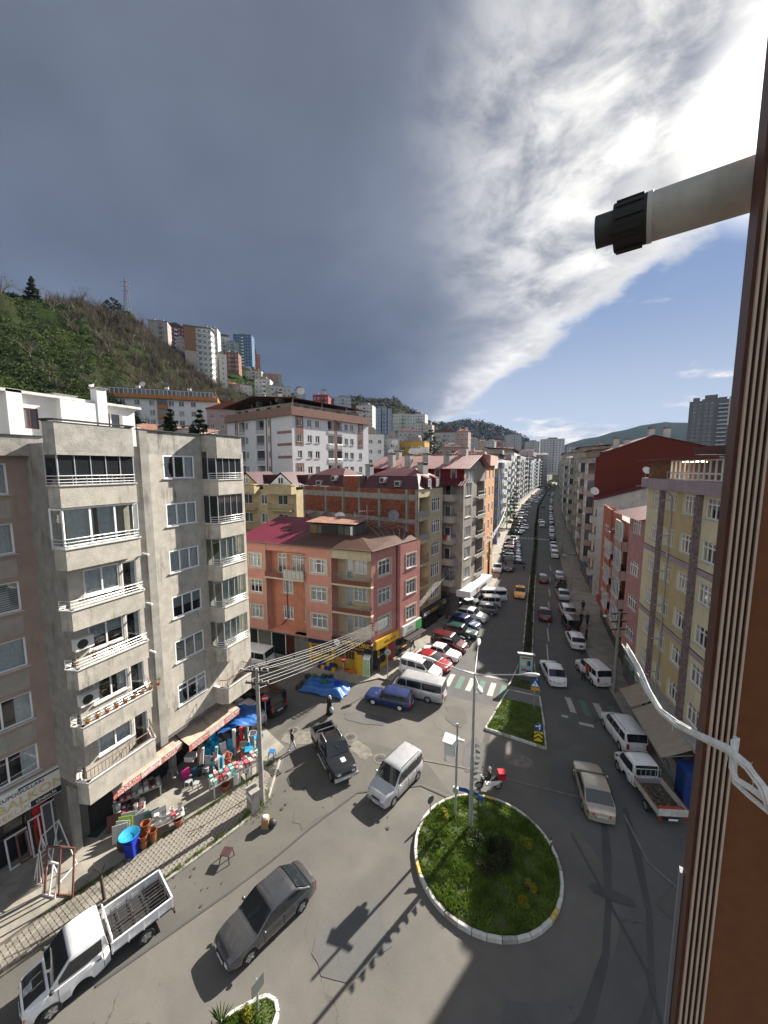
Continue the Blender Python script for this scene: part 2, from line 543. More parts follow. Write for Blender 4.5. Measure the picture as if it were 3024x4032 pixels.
def build_terrain():
 mb=MB()
 azs=sorted(set([-180+6*i for i in range(61)]+[-100+1.5*i for i in range(100)]))
 ds=[0.0,30,45,60,70,80,90,100,110,125,140,155,170,185,200,215,230,250,275,300,330,360,400,430,470,510,550,600,650,700,780,860,950,1050,1150,1300,1600,2000,2300,2500,2800,3300]
 r=random.Random(5)
 nA=len(azs)
 for i,D in enumerate(ds):
  for a in azs:
   x,y=D*math.sin(rad(a)),D*math.cos(rad(a))
   z=terr(x,y)
   if z>6:
    z+=r.uniform(-1,1)*min(2.2,D*0.006)+math.sin(x*0.05)*math.cos(y*0.043)*min(2.5,D*0.004)
   mb.v.append((x,y,z-0.06))
 for i in range(len(ds)-1):
  for k in range(nA-1):
   mb.f.append((i*nA+k,i*nA+k+1,(i+1)*nA+k+1,(i+1)*nA+k))
   mb.m.append(0)
 mb.f=[tuple(reversed(f))for f in mb.f]
 link('terrain',mb.mesh('terrain',terrain_mat(),180),kind='structure')
build_terrain()
LEFT_F=[(33,-16.0),(43,-14.6),(51,-12.9),(62,-11.2),(76,-10.9),(96,-13.0),(118,-14.6),(168,-16.0),(224,-17.2),(300,-16.2),(400,-13.2),(500,-9.4),(630,-2.4),(800,9)]
RIGHT_F=[(20,10.3),(30,8.95),(39,7.8),(46,7.5),(60,6.9),(78,6.5),(127,5.4),(200,3.9),(280,3.8),(414,5.0),(500,8.6),(630,15.5),(800,28)]
KERB_R=[(5,14.5),(16,12.0),(22,10.4),(26.5,9.1),(29.1,7.92),(32.2,7.25),(37,6.45),(41.4,5.76),(49.5,4.06),(64.5,3.3),(81,2.9),(95,2.4),(127,1.6),(200,0.9),(280,0.8),(414,2.6),(500,6.2),(630,13),(800,26)]
MED=[(45,-1.75),(52.5,-2.0),(64,-2.37),(78.5,-2.75),(106,-3.4),(144,-4.7),(224,-6.6),(270,-5.7),(363,-4.3),(500,-0.25),(630,6.9),(800,19)]
def kerb_l(y):
 return interp(LEFT_F,y)+2.2
road=MB()
road.poly([(-62,-45,0),(40,-45,0),(40,33,0),(-62,33,0)])
ys=[33,40,50,62,76,96,118,145,170,200,224,260,300,350,400,450,500,560,630,700]
for a,b in zip(ys,ys[1:]):
 m=1 if a>=40 else 0
 road.poly([(interp(LEFT_F,a)-0.5,a,0),(interp(RIGHT_F,a)+0.5,a,0),(interp(RIGHT_F,b)+0.5,b,0),(interp(LEFT_F,b)-0.5,b,0)],1)
link('road',road.mesh('road',[asph,asph3]),kind='structure')
pt=MB()
pt.poly([(-5.0,22.4,.004),(-7.1,22.5,.004),(-10.8,20.2,.004),(-12.1,17.0,.004),(-12.95,14.4,.004),(-13.85,12.3,.004),(-16.2,7.5,.004),(-19,2,.004),(-22,2,.004),(-19.3,8.2,.004),(-15.9,15.6,.004),(-15.6,17.8,.004),(-17.4,21.6,.004),(-12,24.6,.004),(-7.7,24.7,.004)])
link('road_patch',pt.mesh('road_patch',asph2),kind='structure')
pt=MB()
rr=[(-2.4+6.2*math.cos(a),19.2+5.6*math.sin(a))for a in[rad(t)for t in range(-75,62,8)]]
ro=[(9.2,27.0),(6.0,33.5),(0.4,33.5),(0.6,28.8)]
outer=[(-3,-9),(13.6,-9),(10.9,20)]+ro
pt.poly([(p[0],p[1],.004)for p in rr[:1]+outer[:3]+ro[:2]+[(0.8,33.5),(0.9,28.6)]+rr[::-1]])
link('road_patch',pt.mesh('road_patch',asph3),kind='structure')  # street asphalt; its dark near end also paints a shadow onto the road
pt=MB()
pa=[(3.6,24.5),(3.4,22),(3.3,19.5),(2.9,17),(1.9,14.5),(0.2,12.2),(-2.2,10.2)]
for off,w in((0,0.55),(1.7,0.5)):
 L,Rr=[],[]
 for i,(x,y)in enumerate(pa):
  nx=(x+2.4,y-19.2)
  l=math.hypot(*nx)
  ww=w*(0.7+0.3*math.sin(i*1.9))
  L.append((x+nx[0]/l*off,y+nx[1]/l*off,.008))
  Rr.append((x+nx[0]/l*(off+ww),y+nx[1]/l*(off+ww),.008))
 for i in range(len(pa)-1):
  pt.poly([L[i],L[i+1],Rr[i+1],Rr[i]])
link('tyre_track',pt.mesh('tyre_track',asph_dk),kind='structure')
pale_r=mat('road_repair_pale',(0.175,0.162,0.14),0.9,0.25,2.5,0.3,20,stain=.6,dirt=(.09,.085,.08))
def blob(cx,cy,w,h,rot,m,z,n=16,rough=.16):
 q=random.Random(int(cx*100+cy*7))
 pts=[]
 for i in range(n):
  a=2*PI*i/n
  r=(abs(math.cos(a))**4+abs(math.sin(a))**4)**-.25*q.uniform(1-rough,1+rough)
  x,y=w/2*r*math.cos(a),h/2*r*math.sin(a)
  pts.append((cx+x*math.cos(rot)-y*math.sin(rot),cy+x*math.sin(rot)+y*math.cos(rot),z))
 link('road_patch',MB().poly(pts).mesh('road_patch',m),kind='structure')
for i,a in enumerate(((-1.3,27.2,1.9,1.2,.1,pale_r),(-12.2,23.6,2.0,1.1,-.4,pale_r),(-9.6,24.0,2.4,1.2,.1,asph2),(-17.2,22.9,2.6,1.6,.2,pale_r),(-7.2,13.0,3.4,2.2,.9,asph3),(-12.6,18.2,1.8,3.2,-.4,asph2),(-4.4,26.4,1.4,3.6,.05,asph3),(-13.4,27.0,3.6,1.3,.2,asph3),(-6.6,30.4,1.6,2.6,.3,asph2),(3.6,19.8,1.9,.55,.0,asph_dk),(4.4,30.4,1.3,2.0,.2,asph2),(-5.2,44.0,1.4,.6,.1,asph2),(2.2,60,1.2,4,-.1,asph2),(6.8,21.0,3.0,1.0,.9,asph2))):
 blob(*a,.012+.0012*i)
for pts,m in(([(-7.6,24.5),(-4.7,25.0),(-2.2,25.1),(2.4,25.5),(4.4,25.6)],pale_r),([(-5.2,22.1),(-7.1,22.3),(-10.7,20.1),(-12.0,17.0),(-12.9,14.4),(-13.8,12.3),(-16.1,7.5)],asph_dk),([(1.9,22.6),(4.6,17.0),(5.0,12.0)],asph_dk),([(4.9,25.2),(5.6,22.4),(9.4,19.2)],pale_r)):
 for j,(a,b)in enumerate(zip(pts,pts[1:])):
  dx,dy=b[0]-a[0],b[1]-a[1]
  l=math.hypot(dx,dy)
  nx,ny=-dy/l*.055,dx/l*.055
  link('road_seam',MB().poly([(a[0]-nx,a[1]-ny,.032),(a[0]+nx,a[1]+ny,.032),(b[0]+nx,b[1]+ny,.032),(b[0]-nx,b[1]-ny,.032)]).mesh('road_seam',m),kind='structure')
q_=random.Random(8)
mb=MB()
for _ in range(46):
 cx,cy=q_.choice([(-15.9,12.4),(-14.6,17.8),(-12.4,19.2),(-10.4,30.5),(5.6,27.0),(-8.5,20.0)])
 cx,cy,r_0=cx+q_.gauss(0,.7),cy+q_.gauss(0,.8),abs(q_.gauss(.045,.04))+.015
 mb.poly([(cx+r_0*q_.uniform(.7,1.2)*math.cos(i*.785),cy+r_0*q_.uniform(.7,1.2)*math.sin(i*.785),.036)for i in range(8)])
link('oil_stain',mb.mesh('oil_stain',mat('oil_spot',(.045,.043,.042),.6,.2,6)),kind='stuff')
def crossing(name,x0,x1,y0,y1,n,green,skew=0.0,z=0.006,bw=0.5):
 root=link(name,None,None,(0,0,0),kind='structure')
 for i in range(n):
  x=x0+(x1-x0)*i/max(n-1,1)
  mb=MB()
  w=bw/2
  pts=[]
  for k in range(5):
   yy=y0+(y1-y0)*k/4
   pts.append((x-w+skew*k/4+rnd.uniform(-.015,.015),yy,z))
  for k in range(4,-1,-1):
   yy=y0+(y1-y0)*k/4
   pts.append((x+w+skew*k/4+rnd.uniform(-.015,.015),yy,z))
  mb.poly(pts)
  link('crossing_bar',mb.mesh('crossing_bar',paintg_m if(green and i%2)else paintw_m),root)
 return root
crossing('pedestrian_crossing',-8.5,-3.45,34.5,36.85,6,True,0.08)
crossing('pedestrian_crossing',2.55,5.95,34.9,37.15,4,True,-0.4)
crossing('pedestrian_crossing',-8.6,-4.9,119.4,121.4,5,False)
crossing('pedestrian_crossing',-2.9,-0.4,119.4,121.4,4,False)
ln=MB()
ln.box(-7.7,-3.2,37.75,38.1,.003,.006)
ln.box(2.9,4.0,33.4,33.75,.003,.009)
ln.box(1.6,2.1,33.9,34.2,.003,.009)
for y0 in(44,49,54,60,67,75,84):
 ln.poly([(0.35,y0,.006),(0.5,y0,.006),(0.3,y0+4,.006),(0.15,y0+4,.006)])
link('road_line',ln.mesh('road_line',paintw_m),kind='structure')
# ---- left forecourt, pavement, kerb
fc=MB()
fc.prism([(-26.5,-2),(-23.2,-2),(-21.1,7.95),(-20.55,9.6),(-20.1,11.4),(-18.6,15.6),(-17.6,18.8),(-17.55,21.4),(-21.3,22.9),(-26.5,22.9)],-0.05,0.17)
link('forecourt',fc.mesh('forecourt',slab_m),kind='structure')
PAV_IN=[(-22.9,0.0),(-21.05,7.95),(-20.5,9.6),(-20.05,11.4),(-18.55,15.6),(-17.55,18.8),(-17.5,20.3)]
PAV_OUT=[(-21.9,0.0),(-19.4,7.9),(-18.4,9.6),(-17.15,11.4),(-15.95,15.2),(-15.7,17.4),(-17.1,20.3)]
pv=MB()
pv.prism([p for p in PAV_OUT]+[p for p in reversed(PAV_IN)],-0.05,0.095)
pav=link('pavement',pv.mesh('pavement',mat('paver_joint',(0.135,0.12,0.10),0.95,0.3,3,0.3,20)),kind='structure')
def lerp2(A,B,k):
 return(A[0]+(B[0]-A[0])*k,A[1]+(B[1]-A[1])*k)
def along(poly,s):
 """point at height y on a polyline sorted by y"""
 for a,b in zip(poly,poly[1:]):
  if a[1]<=s<=b[1]:
   return lerp2(a,b,(s-a[1])/(b[1]-a[1]))
 return poly[-1]
pm=[]
for k in range(4):
 b=MB()
 w,h=0.115,0.085
 ol=[(-w,-h),(-w*0.5,-h*0.8),(0,-h*1.0),(w*0.5,-h*1.2),(w,-h),(w,h),(w*0.5,h*0.8),(0,h),(-w*0.5,h*1.2),(-w,h)]
 b.prism([(x*0.96,y*0.95)for x,y in ol],-0.03,0.012)
 pm.append(b.mesh('paver',paver_m))
cand=[]
yv=3.0
row=0
ang0=math.atan2(0.37,1)
while yv<20.2:
 a,b=along(PAV_IN,yv),along(PAV_OUT,yv)
 wid=b[0]-a[0]
 n=int((wid-0.25)/0.24)
 for i in range(n):
  x=a[0]+0.2+0.24*i+(0.12 if row%2 else 0)
  if x<b[0]-0.16:
   cand.append((x,yv+(x-a[0])*-0.12))
 yv+=0.182
 row+=1
cand=[c for c in cand if-21.5<c[0]]
vis=sorted(cand,key=lambda c:math.hypot(c[0]+17.5,(c[1]-13.2)))
for i,(x,y)in enumerate(vis[:300]):
 link('paver',pm[i%4],pav,(x,y,0.1+rnd.uniform(-.006,.006)),(rnd.uniform(-.03,.03),rnd.uniform(-.03,.03),-0.22+rnd.uniform(-.03,.03)))
rest=MB()
for x,y in vis[300:]:
 c,s=math.cos(-0.22),math.sin(-0.22)
 w,h=0.110,0.081
 rest.prism([(x+c*px-s*py,y+s*px+c*py)for px,py in((-w,-h),(w,-h),(w,h),(-w,h))],0.06,0.112+rnd.uniform(-.006,.006))
link('paver',rest.mesh('paver_rest',paver_m),pav,kind='stuff')
def kerb_row(root,pts,L,w,h,mats,z0=-0.05,name='kerb_stone'):
 """single kerb stones laid along a polyline (left side is the inside)"""
 seg=[]
 for a,b in zip(pts,pts[1:]):
  l=math.hypot(b[0]-a[0],b[1]-a[1])
  n=max(1,round(l/L))
  for i in range(n):
   seg.append((lerp2(a,b,i/n),lerp2(a,b,(i+1)/n)))
 cache={}
 for i,(a,b)in enumerate(seg):
  l=math.hypot(b[0]-a[0],b[1]-a[1])
  key=(round(l,2),i%len(mats))
  if key not in cache:
   mb=MB()
   g=0.012
   e=0.025
   pr=[(-w/2,z0),(w/2,z0),(w/2,h-e),(w/2-e,h),(-w/2+e,h),(-w/2,h-e)]
   n=len(pr)
   v=[(-l/2+g,p[0],p[1])for p in pr]+[(l/2-g,p[0],p[1])for p in pr]
   mb.add(v,[(k,(k+1)%n,n+(k+1)%n,n+k)for k in range(n)]+[tuple(reversed(range(n))),tuple(range(n,2*n))])
   cache[key]=mb.mesh('kerb_stone',mats[i%len(mats)])
  link(name,cache[key],root,((a[0]+b[0])/2,(a[1]+b[1])/2,rnd.uniform(-.008,.008)),(rnd.uniform(-.02,.02),0,math.atan2(b[1]-a[1],b[0]-a[0])+rnd.uniform(-.012,.012)))
kr=link('kerb',None,None,(0,0,0),kind='structure')
kerb_row(kr,PAV_OUT[1:],0.75,0.16,0.13,[kerb_m])
sp=MB()
sp.prism([(-40,29.6),(-16.6,31.3),(-15.0,33.0),(-40,33.0)],-0.05,0.12)
link('side_street_pavement',sp.mesh('side_street_pavement',slab_m),kind='structure')
for nm,F,side in(('left_pavement',LEFT_F,1),('right_pavement',RIGHT_F,-1)):
 mb=MB()
 yy=[33.0,38,43,51,62,76,96,118,145,168,200,224,260,300,350,400,450,500,560,630]if side==1 else[2,10,16,22,26.5,29.1,32.2,37,41.4,49.5,64.5,81,95,127,160,200,240,280,350,414,500,630]
 for a,b in zip(yy,yy[1:]):
  if side==1:
   A,B,Cc,D=interp(F,a)-0.5,kerb_l(a),kerb_l(b),interp(F,b)-0.5
  else:
   A,B,Cc,D=interp(KERB_R,a),interp(RIGHT_F,a)+1.5,interp(RIGHT_F,b)+1.5,interp(KERB_R,b)
  mb.add([(A,a,-.05),(B,a,-.05),(Cc,b,-.05),(D,b,-.05),(A,a,.13),(B,a,.13),(Cc,b,.13),(D,b,.13)],[(4,5,6,7),(0,4,7,3),(1,2,6,5)])
 link(nm,mb.mesh(nm,slab_m),kind='structure')
kr=link('kerb',None,None,(0,0,0),kind='structure')
kerb_row(kr,[(interp(KERB_R,y),y)for y in(16,22,26.5,29.1,32.2,37,41.4,49.5,64.5)],0.9,0.16,0.15,[kerb_m])
kr=link('kerb',None,None,(0,0,0),kind='structure')
kerb_row(kr,[(kerb_l(y),y)for y in(33,38,43,51,62,76)],0.9,0.16,0.15,[kerb_m])
# ---- grass helpers
def grass_patch(name,inside,bbox,zf,n,h=0.10,m=None,label=None):
 mb=MB()
 x0,x1,y0,y1=bbox
 k=0
 while k<n:
  x,y=rnd.uniform(x0,x1),rnd.uniform(y0,y1)
  if not inside(x,y):
   k+=0.2
   continue
  if math.sin(x*2.3+2*math.sin(y*1.7))*math.cos(y*2.6+x)>0.62 and rnd.random()<.8:
   k+=.5
   continue
  k+=1
  z=zf(x,y)
  cl=0.6+0.9*max(0,math.sin(x*1.7+1.3*math.sin(y*1.1))*math.cos(y*1.9+x*0.4))+rnd.uniform(-.2,.3)
  for _ in range(3):
   a=rnd.uniform(0,2*PI)
   hh=h*cl*rnd.uniform(0.6,1.3)
   dx,dy=math.cos(a)*0.03,math.sin(a)*0.03
   lx,ly=rnd.uniform(-.08,.08),rnd.uniform(-.08,.08)
   ox,oy=x+rnd.uniform(-.05,.05),y+rnd.uniform(-.05,.05)
   mb.add([(ox-dx,oy-dy,z-0.01),(ox+dx,oy+dy,z-0.01),(ox+lx,oy+ly,z+hh)],[(0,1,2)])
 o=link(name,mb.mesh(name,m or grass_m),kind='stuff')
 return o
def leaf_ball(mb,c,r,n,size,m=0,squash=0.8,r2=random.Random(3)):
 """leaf-sized faces spread through a volume"""
 for _ in range(n):
  d=Vector((r2.gauss(0,1),r2.gauss(0,1),r2.gauss(0,1)))
  d.normalize()
  q=Vector(c)+Vector((d.x*r,d.y*r,d.z*r*squash))*(r2.random()**0.45)
  a=Vector((r2.gauss(0,1),r2.gauss(0,1),r2.gauss(0,0.6))).normalized()*size*r2.uniform(.6,1.3)
  b=a.cross(Vector((r2.gauss(0,1),r2.gauss(0,1),r2.gauss(0,1)))).normalized()*size*r2.uniform(.4,.8)
  mb.add([q-a,q+b*0.8,q+a,q-b*0.8],[(0,1,2,3)],m)
# ---- roundabout
RC,RR=(-2.42,19.22),3.78
def dome(x,y):
 d=math.hypot(x-RC[0],y-RC[1])/RR
 return 0.17+0.42*max(0,1-d*d)
mb=MB()
mb.grid(lambda u,v:(RC[0]+RR*0.985*v*math.cos(2*PI*u),RC[1]+RR*0.985*v*math.sin(2*PI*u),dome(RC[0]+RR*v*math.cos(2*PI*u),RC[1]+RR*v*math.sin(2*PI*u))),40,10)
link('roundabout',mb.mesh('roundabout',turf_m,180),kind='structure')
kr=link('kerb',None,None,(0,0,0),kind='structure')
kerb_row(kr,[(RC[0]+RR*math.cos(2*PI*i/36),RC[1]+RR*math.sin(2*PI*i/36))for i in range(37)],0.65,0.17,0.24,[kerbw_m,kerb_m,kerbw_m,kerbw_m,kerbw_m,kerb_m,kerbw_m,kerbw_m,kerbw_m,kerby_m,kerbw_m,kerbw_m])
grass_patch('grass',lambda x,y:math.hypot(x-RC[0],y-RC[1])<RR*0.97 and math.hypot(x+2.6,y-19.2)>0.5,(RC[0]-RR,RC[0]+RR,RC[1]-RR,RC[1]+RR),dome,11000,0.13)
def shrub(x,y,r,m,label,n=240,z=None,cat='shrub',name='shrub',size=0.05,group=None,squash=0.8):
 zz=dome(x,y)if z is None else z
 root=empty(name,(x,y,zz),0,label,cat,group)
 mb=MB()
 for _ in range(max(3,int(r*9))):
  a,rr_=rnd.uniform(0,2*PI),rnd.uniform(0,r*0.7)
  leaf_ball(mb,(rr_*math.cos(a),rr_*math.sin(a),r*rnd.uniform(.35,.8)),r*0.5,int(n/max(3,int(r*9))),size,0,squash)
 link('foliage',mb.mesh('shrub_foliage',m),root)
 sb=MB()
 for k in range(5):
  a=2*PI*k/5
  sb.tube([(0,0,-.05),(math.cos(a)*r*.3,math.sin(a)*r*.3,r*.5),(math.cos(a)*r*.5,math.sin(a)*r*.5,r*.9)],[.02,.012,.005],4)
 link('stem',sb.mesh('shrub_stem',mat('bark',(0.075,0.06,0.045),0.9,0.3,6,0.4,30)),root)
 return root
bark_m=mat('bark',(0.075,0.06,0.045),0.9,0.3,6,0.4,30)
root=empty('yucca',(-2.1,19.05,dome(-2.1,19.05)),0,'spiky dark green plant with upright blades in the middle of the round grass island','plant')
mb=MB()
for k in range(70):
 a,l,t=rnd.uniform(0,2*PI),rnd.uniform(.6,1.05),rnd.uniform(.15,1.0)
 e=Vector((math.cos(a)*t*.6,math.sin(a)*t*.6,1.0)).normalized()
 p=Vector((math.cos(a)*.1,math.sin(a)*.1,0))
 w=Vector((-math.sin(a),math.cos(a),0))*.028
 q=p+e*l*0.6
 tip=p+e*l+Vector((0,0,-.15*t))
 mb.add([p-w,p+w,q+w*.8,tip,q-w*.8],[(0,1,2,3,4)])
link('blade',mb.mesh('yucca_blades',leaf_dk),root,kind='stuff')
for x,y,r,m,lb in((-2.75,18.9,.38,leaf_gr,'pale green rounded shrub at the foot of the lamp column'),(-2.9,19.45,.42,leaf_dk,'dark rounded shrub just behind the lamp column foot'),(-1.5,19.35,.45,leaf_br,'bronze leaved shrub on the street side of the spiky plant'),(-1.75,18.45,.5,leaf_br,'bronze brown shrub in front of the spiky plant'),(-2.35,17.95,.42,leaf_br,'low bronze shrub nearest the camera in the middle bed'),(-1.25,18.75,.36,leaf_dk,'small dark shrub on the right edge of the middle bed'),(-5.05,20.45,.34,leaf_yl,'yellow green shrub beside the camera pole'),(-3.6,21.95,.36,leaf_yl,'yellow shrub at the back rim of the island below the blue flags'),(-0.55,20.35,.40,leaf_yl,'yellow shrub alone on the far right grass of the island'),(-0.2,18.1,.30,leaf_yl,'upper one of the two small yellow shrubs at the right rim'),(-0.35,17.4,.32,leaf_yl,'lower one of the two small yellow shrubs at the right rim'),(-4.9,18.4,.22,leaf_gr,'low leafy tuft on the sunny side of the island')):
 shrub(x,y,r*(1.45 if r>.35 and m is not leaf_yl else 1.2),m,lb,620,size=.06)
# ---- front traffic island (grass, kerb, paved strip) and the long median
ISL=[(-4.05,29.65),(-0.8,29.35),(0.42,29.22),(0.2,32.5),(-0.2,36.0),(-2.95,36.0),(-3.2,34.76)]
mb=MB()
mb.prism(ISL,-0.05,0.15)
link('traffic_island',mb.mesh('traffic_island',turf_m),kind='structure')
def in_poly(P):
 def f(x,y):
  c=False
  for(x1,y1),(x2,y2)in zip(P,P[1:]+P[:1]):
   if(y1>y)!=(y2>y)and x<(x2-x1)*(y-y1)/(y2-y1)+x1:
    c=not c
  return c
 return f
grass_patch('grass',lambda x,y:in_poly(ISL)(x,y)and y<34.3,(-4.1,0.5,29.2,36.5),lambda x,y:0.15,3600,0.10)
pvb=MB()
pvb.prism([(-3.0,34.45),(-0.05,34.45),(-0.2,36.7),(-2.85,36.7)],0.05,0.168)
link('island_paving',pvb.mesh('island_paving',mat('island_paver',(0.16,0.155,0.15),0.9,0.25,6,0.4,25)),kind='structure')
kr=link('kerb',None,None,(0,0,0),kind='structure')
kerb_row(kr,ISL[:6]+[ISL[6],ISL[0]],0.6,0.15,0.19,[kerbw_m,kerbw_m,kerb_m,kerbw_m])
MEDL=[(-3.0,36.75),(-2.5,40.5)]+[(interp(MED,y)-0.5,y)for y in(45,52.5,64,78.5,106,144,224,270,363,500,630)]
MEDR=[(-0.2,36.75),(-0.75,40.5)]+[(interp(MED,y)+0.5,y)for y in(45,52.5,64,78.5,106,144,224,270,363,500,630)]
mb=MB()
for(a,b),(c,d)in zip(zip(MEDL,MEDR),zip(MEDL[1:],MEDR[1:])):
 mb.add([(a[0],a[1],0),(b[0],b[1],0),(d[0],d[1],0),(c[0],c[1],0),(a[0],a[1],.14),(b[0],b[1],.14),(d[0],d[1],.14),(c[0],c[1],.14)],[(4,5,6,7),(0,4,7,3),(1,2,6,5),(0,1,5,4)])
link('median',mb.mesh('median',soil_m),kind='structure')
kr=link('kerb',None,None,(0,0,0),kind='structure')
kerb_row(kr,MEDL[:6],0.8,0.14,0.19,[kerbw_m,kerb_m,kerb_m,kerbw_m,kerb_m])
kr=link('kerb',None,None,(0,0,0),kind='structure')
kerb_row(kr,MEDR[:6],0.8,0.14,0.19,[kerb_m,kerb_m,kerbw_m,kerb_m])
grass_patch('grass',lambda x,y:-2.5<x<-0.7,(-2.6,-0.6,36.9,41.5),lambda x,y:0.14,900,0.12)
r2=random.Random(21)
mb=MB()
y=41.5
while y<620:
 step=0.34 if y<110 else 1.1 if y<250 else 3
 if not(100<y<101 or 118.5<y<122.5):
  hh=0.32+0.16*math.sin(y*0.9)+(0.65 if 42<y<46 else 0)+(0.25 if 47<y<55 else 0)
  leaf_ball(mb,(interp(MED,y)+r2.uniform(-.2,.2),y,0.14+hh*0.55),0.32+hh*0.2,30 if y<110 else 18,0.085 if y<110 else 0.25,0,hh,r2)
 y+=step
hd=link('median_hedge',mb.mesh('median_hedge',leaf_dk),kind='thing')
tag(hd,'long low dark green hedge along the raised strip between the carriageways','hedge')
SI=[(-8.62,9.2),(-8.75,9.78),(-9.05,10.02),(-9.45,10.0),(-9.75,9.75),(-10.3,9.15),(-10.9,8.2),(-11.3,6.5),(-9.6,6.0)]
mb=MB()
mb.prism(SI,-0.05,0.17)
link('traffic_island',mb.mesh('traffic_island',turf_m),kind='structure')
kr=link('kerb',None,None,(0,0,0),kind='structure')
kerb_row(kr,SI+SI[:1],0.45,0.15,0.22,[kerbw_m])
grass_patch('grass',in_poly(SI),(-11.4,-8.6,6,10.1),lambda x,y:0.17,1300,0.12)
shrub(-9.65,9.2,.35,leaf_yl,'yellow green shrub on the small island at the bottom of the picture',350,0.17)
root=empty('palm_plant',(-10.5,8.7,0.17),0,'small spiky palm plant on the small bottom island','plant')
mb=MB()
for k in range(26):
 a,l=rnd.uniform(0,2*PI),rnd.uniform(.5,.8)
 e=Vector((math.cos(a),math.sin(a),rnd.uniform(.4,1.4))).normalized()
 w=Vector((-math.sin(a),math.cos(a),0))*.02
 mb.add([w*-1,w,e*l*.6+w,e*l+Vector((0,0,-.1)),e*l*.6-w],[(0,1,2,3,4)])
link('frond',mb.mesh('palm_frond',leaf_gr),root,kind='stuff')
mb=MB()
for _ in range(900):
 if rnd.random()<0.6:
  y=rnd.uniform(8,20)
  p=along(PAV_IN,y)
  x=p[0]+rnd.gauss(0.0,0.09)
  k=0.5+0.5*math.sin(y*2.1)
 else:
  y=rnd.uniform(9,17)
  p=along(PAV_OUT,y)
  x=p[0]-0.12+rnd.gauss(0,0.07)
  k=0.4+0.6*math.sin(y*1.3)**2
 if rnd.random()>0.35+0.6*k:
  continue
 for _ in range(4):
  a=rnd.uniform(0,2*PI)
  hh=rnd.uniform(.05,.16)
  mb.add([(x-.02,y,.10),(x+.02,y+.01,.10),(x+math.cos(a)*.1,y+math.sin(a)*.1,.12+hh)],[(0,1,2)])
for _ in range(240):
 a,r_=rnd.uniform(0,2*PI),abs(rnd.gauss(0,.32))
 x,y=-15.95+r_*math.cos(a)*1.1,16.7+r_*math.sin(a)*1.6
 for _ in range(3):
  b=rnd.uniform(0,2*PI)
  mb.add([(x-.02,y,.10),(x+.02,y+.01,.10),(x+math.cos(b)*.12,y+math.sin(b)*.12,.14+rnd.uniform(.06,.22))],[(0,1,2)])
link('weeds',mb.mesh('weeds',grass_m),kind='stuff')
cover_m=mat('cast_iron',(0.075,0.068,0.06),0.7,0.3,9,0.5,30)
for x,y,lb in((-13.57,24.5,'round iron manhole cover behind the dark pickup'),(-18.14,23.3,'round pale manhole cover in the side street mouth by the walking man'),(-10.54,23.4,'round manhole cover beside the silver van roof')):
 root=empty('manhole_cover',(x,y,0.0),0,lb,'manhole cover','manhole covers in the junction')
 mb=MB()
 mb.lathe([(.52,-.02),(.52,.018),(.40,.022)],(0,0,0),24)
 link('surround',mb.mesh('manhole_surround',mat('manhole_mortar',(.16,.15,.135),.9,.25,4)),root)
 mb=MB()
 mb.lathe([(.36,0),(.36,.028),(.30,.033),(.001,.033)],(0,0,0),24)
 for k in range(6):
  a=PI*k/6
  mb.obox((0,0,.035),(math.cos(a)*.27,math.sin(a)*.27,0),(-math.sin(a)*.02,math.cos(a)*.02,0),(0,0,.006))
 link('lid',mb.mesh('manhole_lid',cover_m),root)
root=empty('drain_grate',(-16.9,19.3,0.0),-0.35,'rectangular iron drain grate by the concrete pole','drain grate')
mb=MB()
mb.box(-.6,.6,-.32,.32,-.02,.115)
link('frame',mb.mesh('drain_frame',cover_m),root)
for k in range(9):
 mb=MB()
 mb.box(-.5+k*.118,-.44+k*.118,-.27,.27,.11,.135)
 link('bar',mb.mesh('drain_bar',dark_m),root)
root=empty('drain_channel',(-3.8,28.2,0.0),0,'long narrow iron drain channel across the road at the island corner','drain')
for k in range(12):
 mb=MB()
 mb.box(-.22,.22,-1.1+k*.185,-1.1+k*.185+.14,-.01,.014)
 link('grating',mb.mesh('drain_grating',cover_m),root)
# ---------------------------------------------------------------- vehicles
tyre_m=black_m
rim_m=mat('alloy_rim',(0.50,0.51,0.52),0.35,0.1,5,metal=0.7)
rimd_m=mat('steel_rim',(0.30,0.30,0.31),0.5,0.15,5,metal=0.4)
cglass_m=glass_dark('car_glass',(0.016,0.020,0.024),0.03,0.9)
lampw_m=mat('headlight_lens',(0.62,0.64,0.66),0.12,0.1,9,spec=0.7)
lampr_m=mat('tail_light_lens',(0.36,0.02,0.02),0.2,0.15,9,spec=0.6)
lampo_m=mat('indicator_lens',(0.65,0.16,0.02),0.2,0.1,9)
plate_m=mat('plate_white',(0.72,0.73,0.75),0.5,0.05,9)
plate_txt=mat('plate_letters',(0.03,0.03,0.03),0.6,0)
chrome_m=mat('chrome',(0.65,0.66,0.68),0.15,0.05,4,metal=0.9)
PAINT={'white':paint('paint_white',(0.74,0.75,0.76),0.35),'silver':paint('paint_silver',(0.50,0.51,0.53),0.3,0.35),'grey':paint('paint_grey',(0.16,0.165,0.175),0.3,0.35),'dark':paint('paint_dark_grey',(0.085,0.088,0.096),0.25,0.55),'black':paint('paint_black',(0.016,0.016,0.018),0.25),'navy':paint('paint_navy',(0.016,0.026,0.075),0.3),'blue':paint('paint_blue',(0.018,0.035,0.12),0.3),'red':paint('paint_red',(0.30,0.012,0.020),0.3),'maroon':paint('paint_maroon',(0.105,0.012,0.016),0.3),'green':paint('paint_green',(0.012,0.055,0.045),0.3),'yellow':paint('paint_taxi_yellow',(0.78,0.36,0.015),0.35),'tan':paint('paint_champagne',(0.46,0.41,0.33),0.3,0.35),'cream':paint('paint_cream',(0.55,0.53,0.46),0.4),}
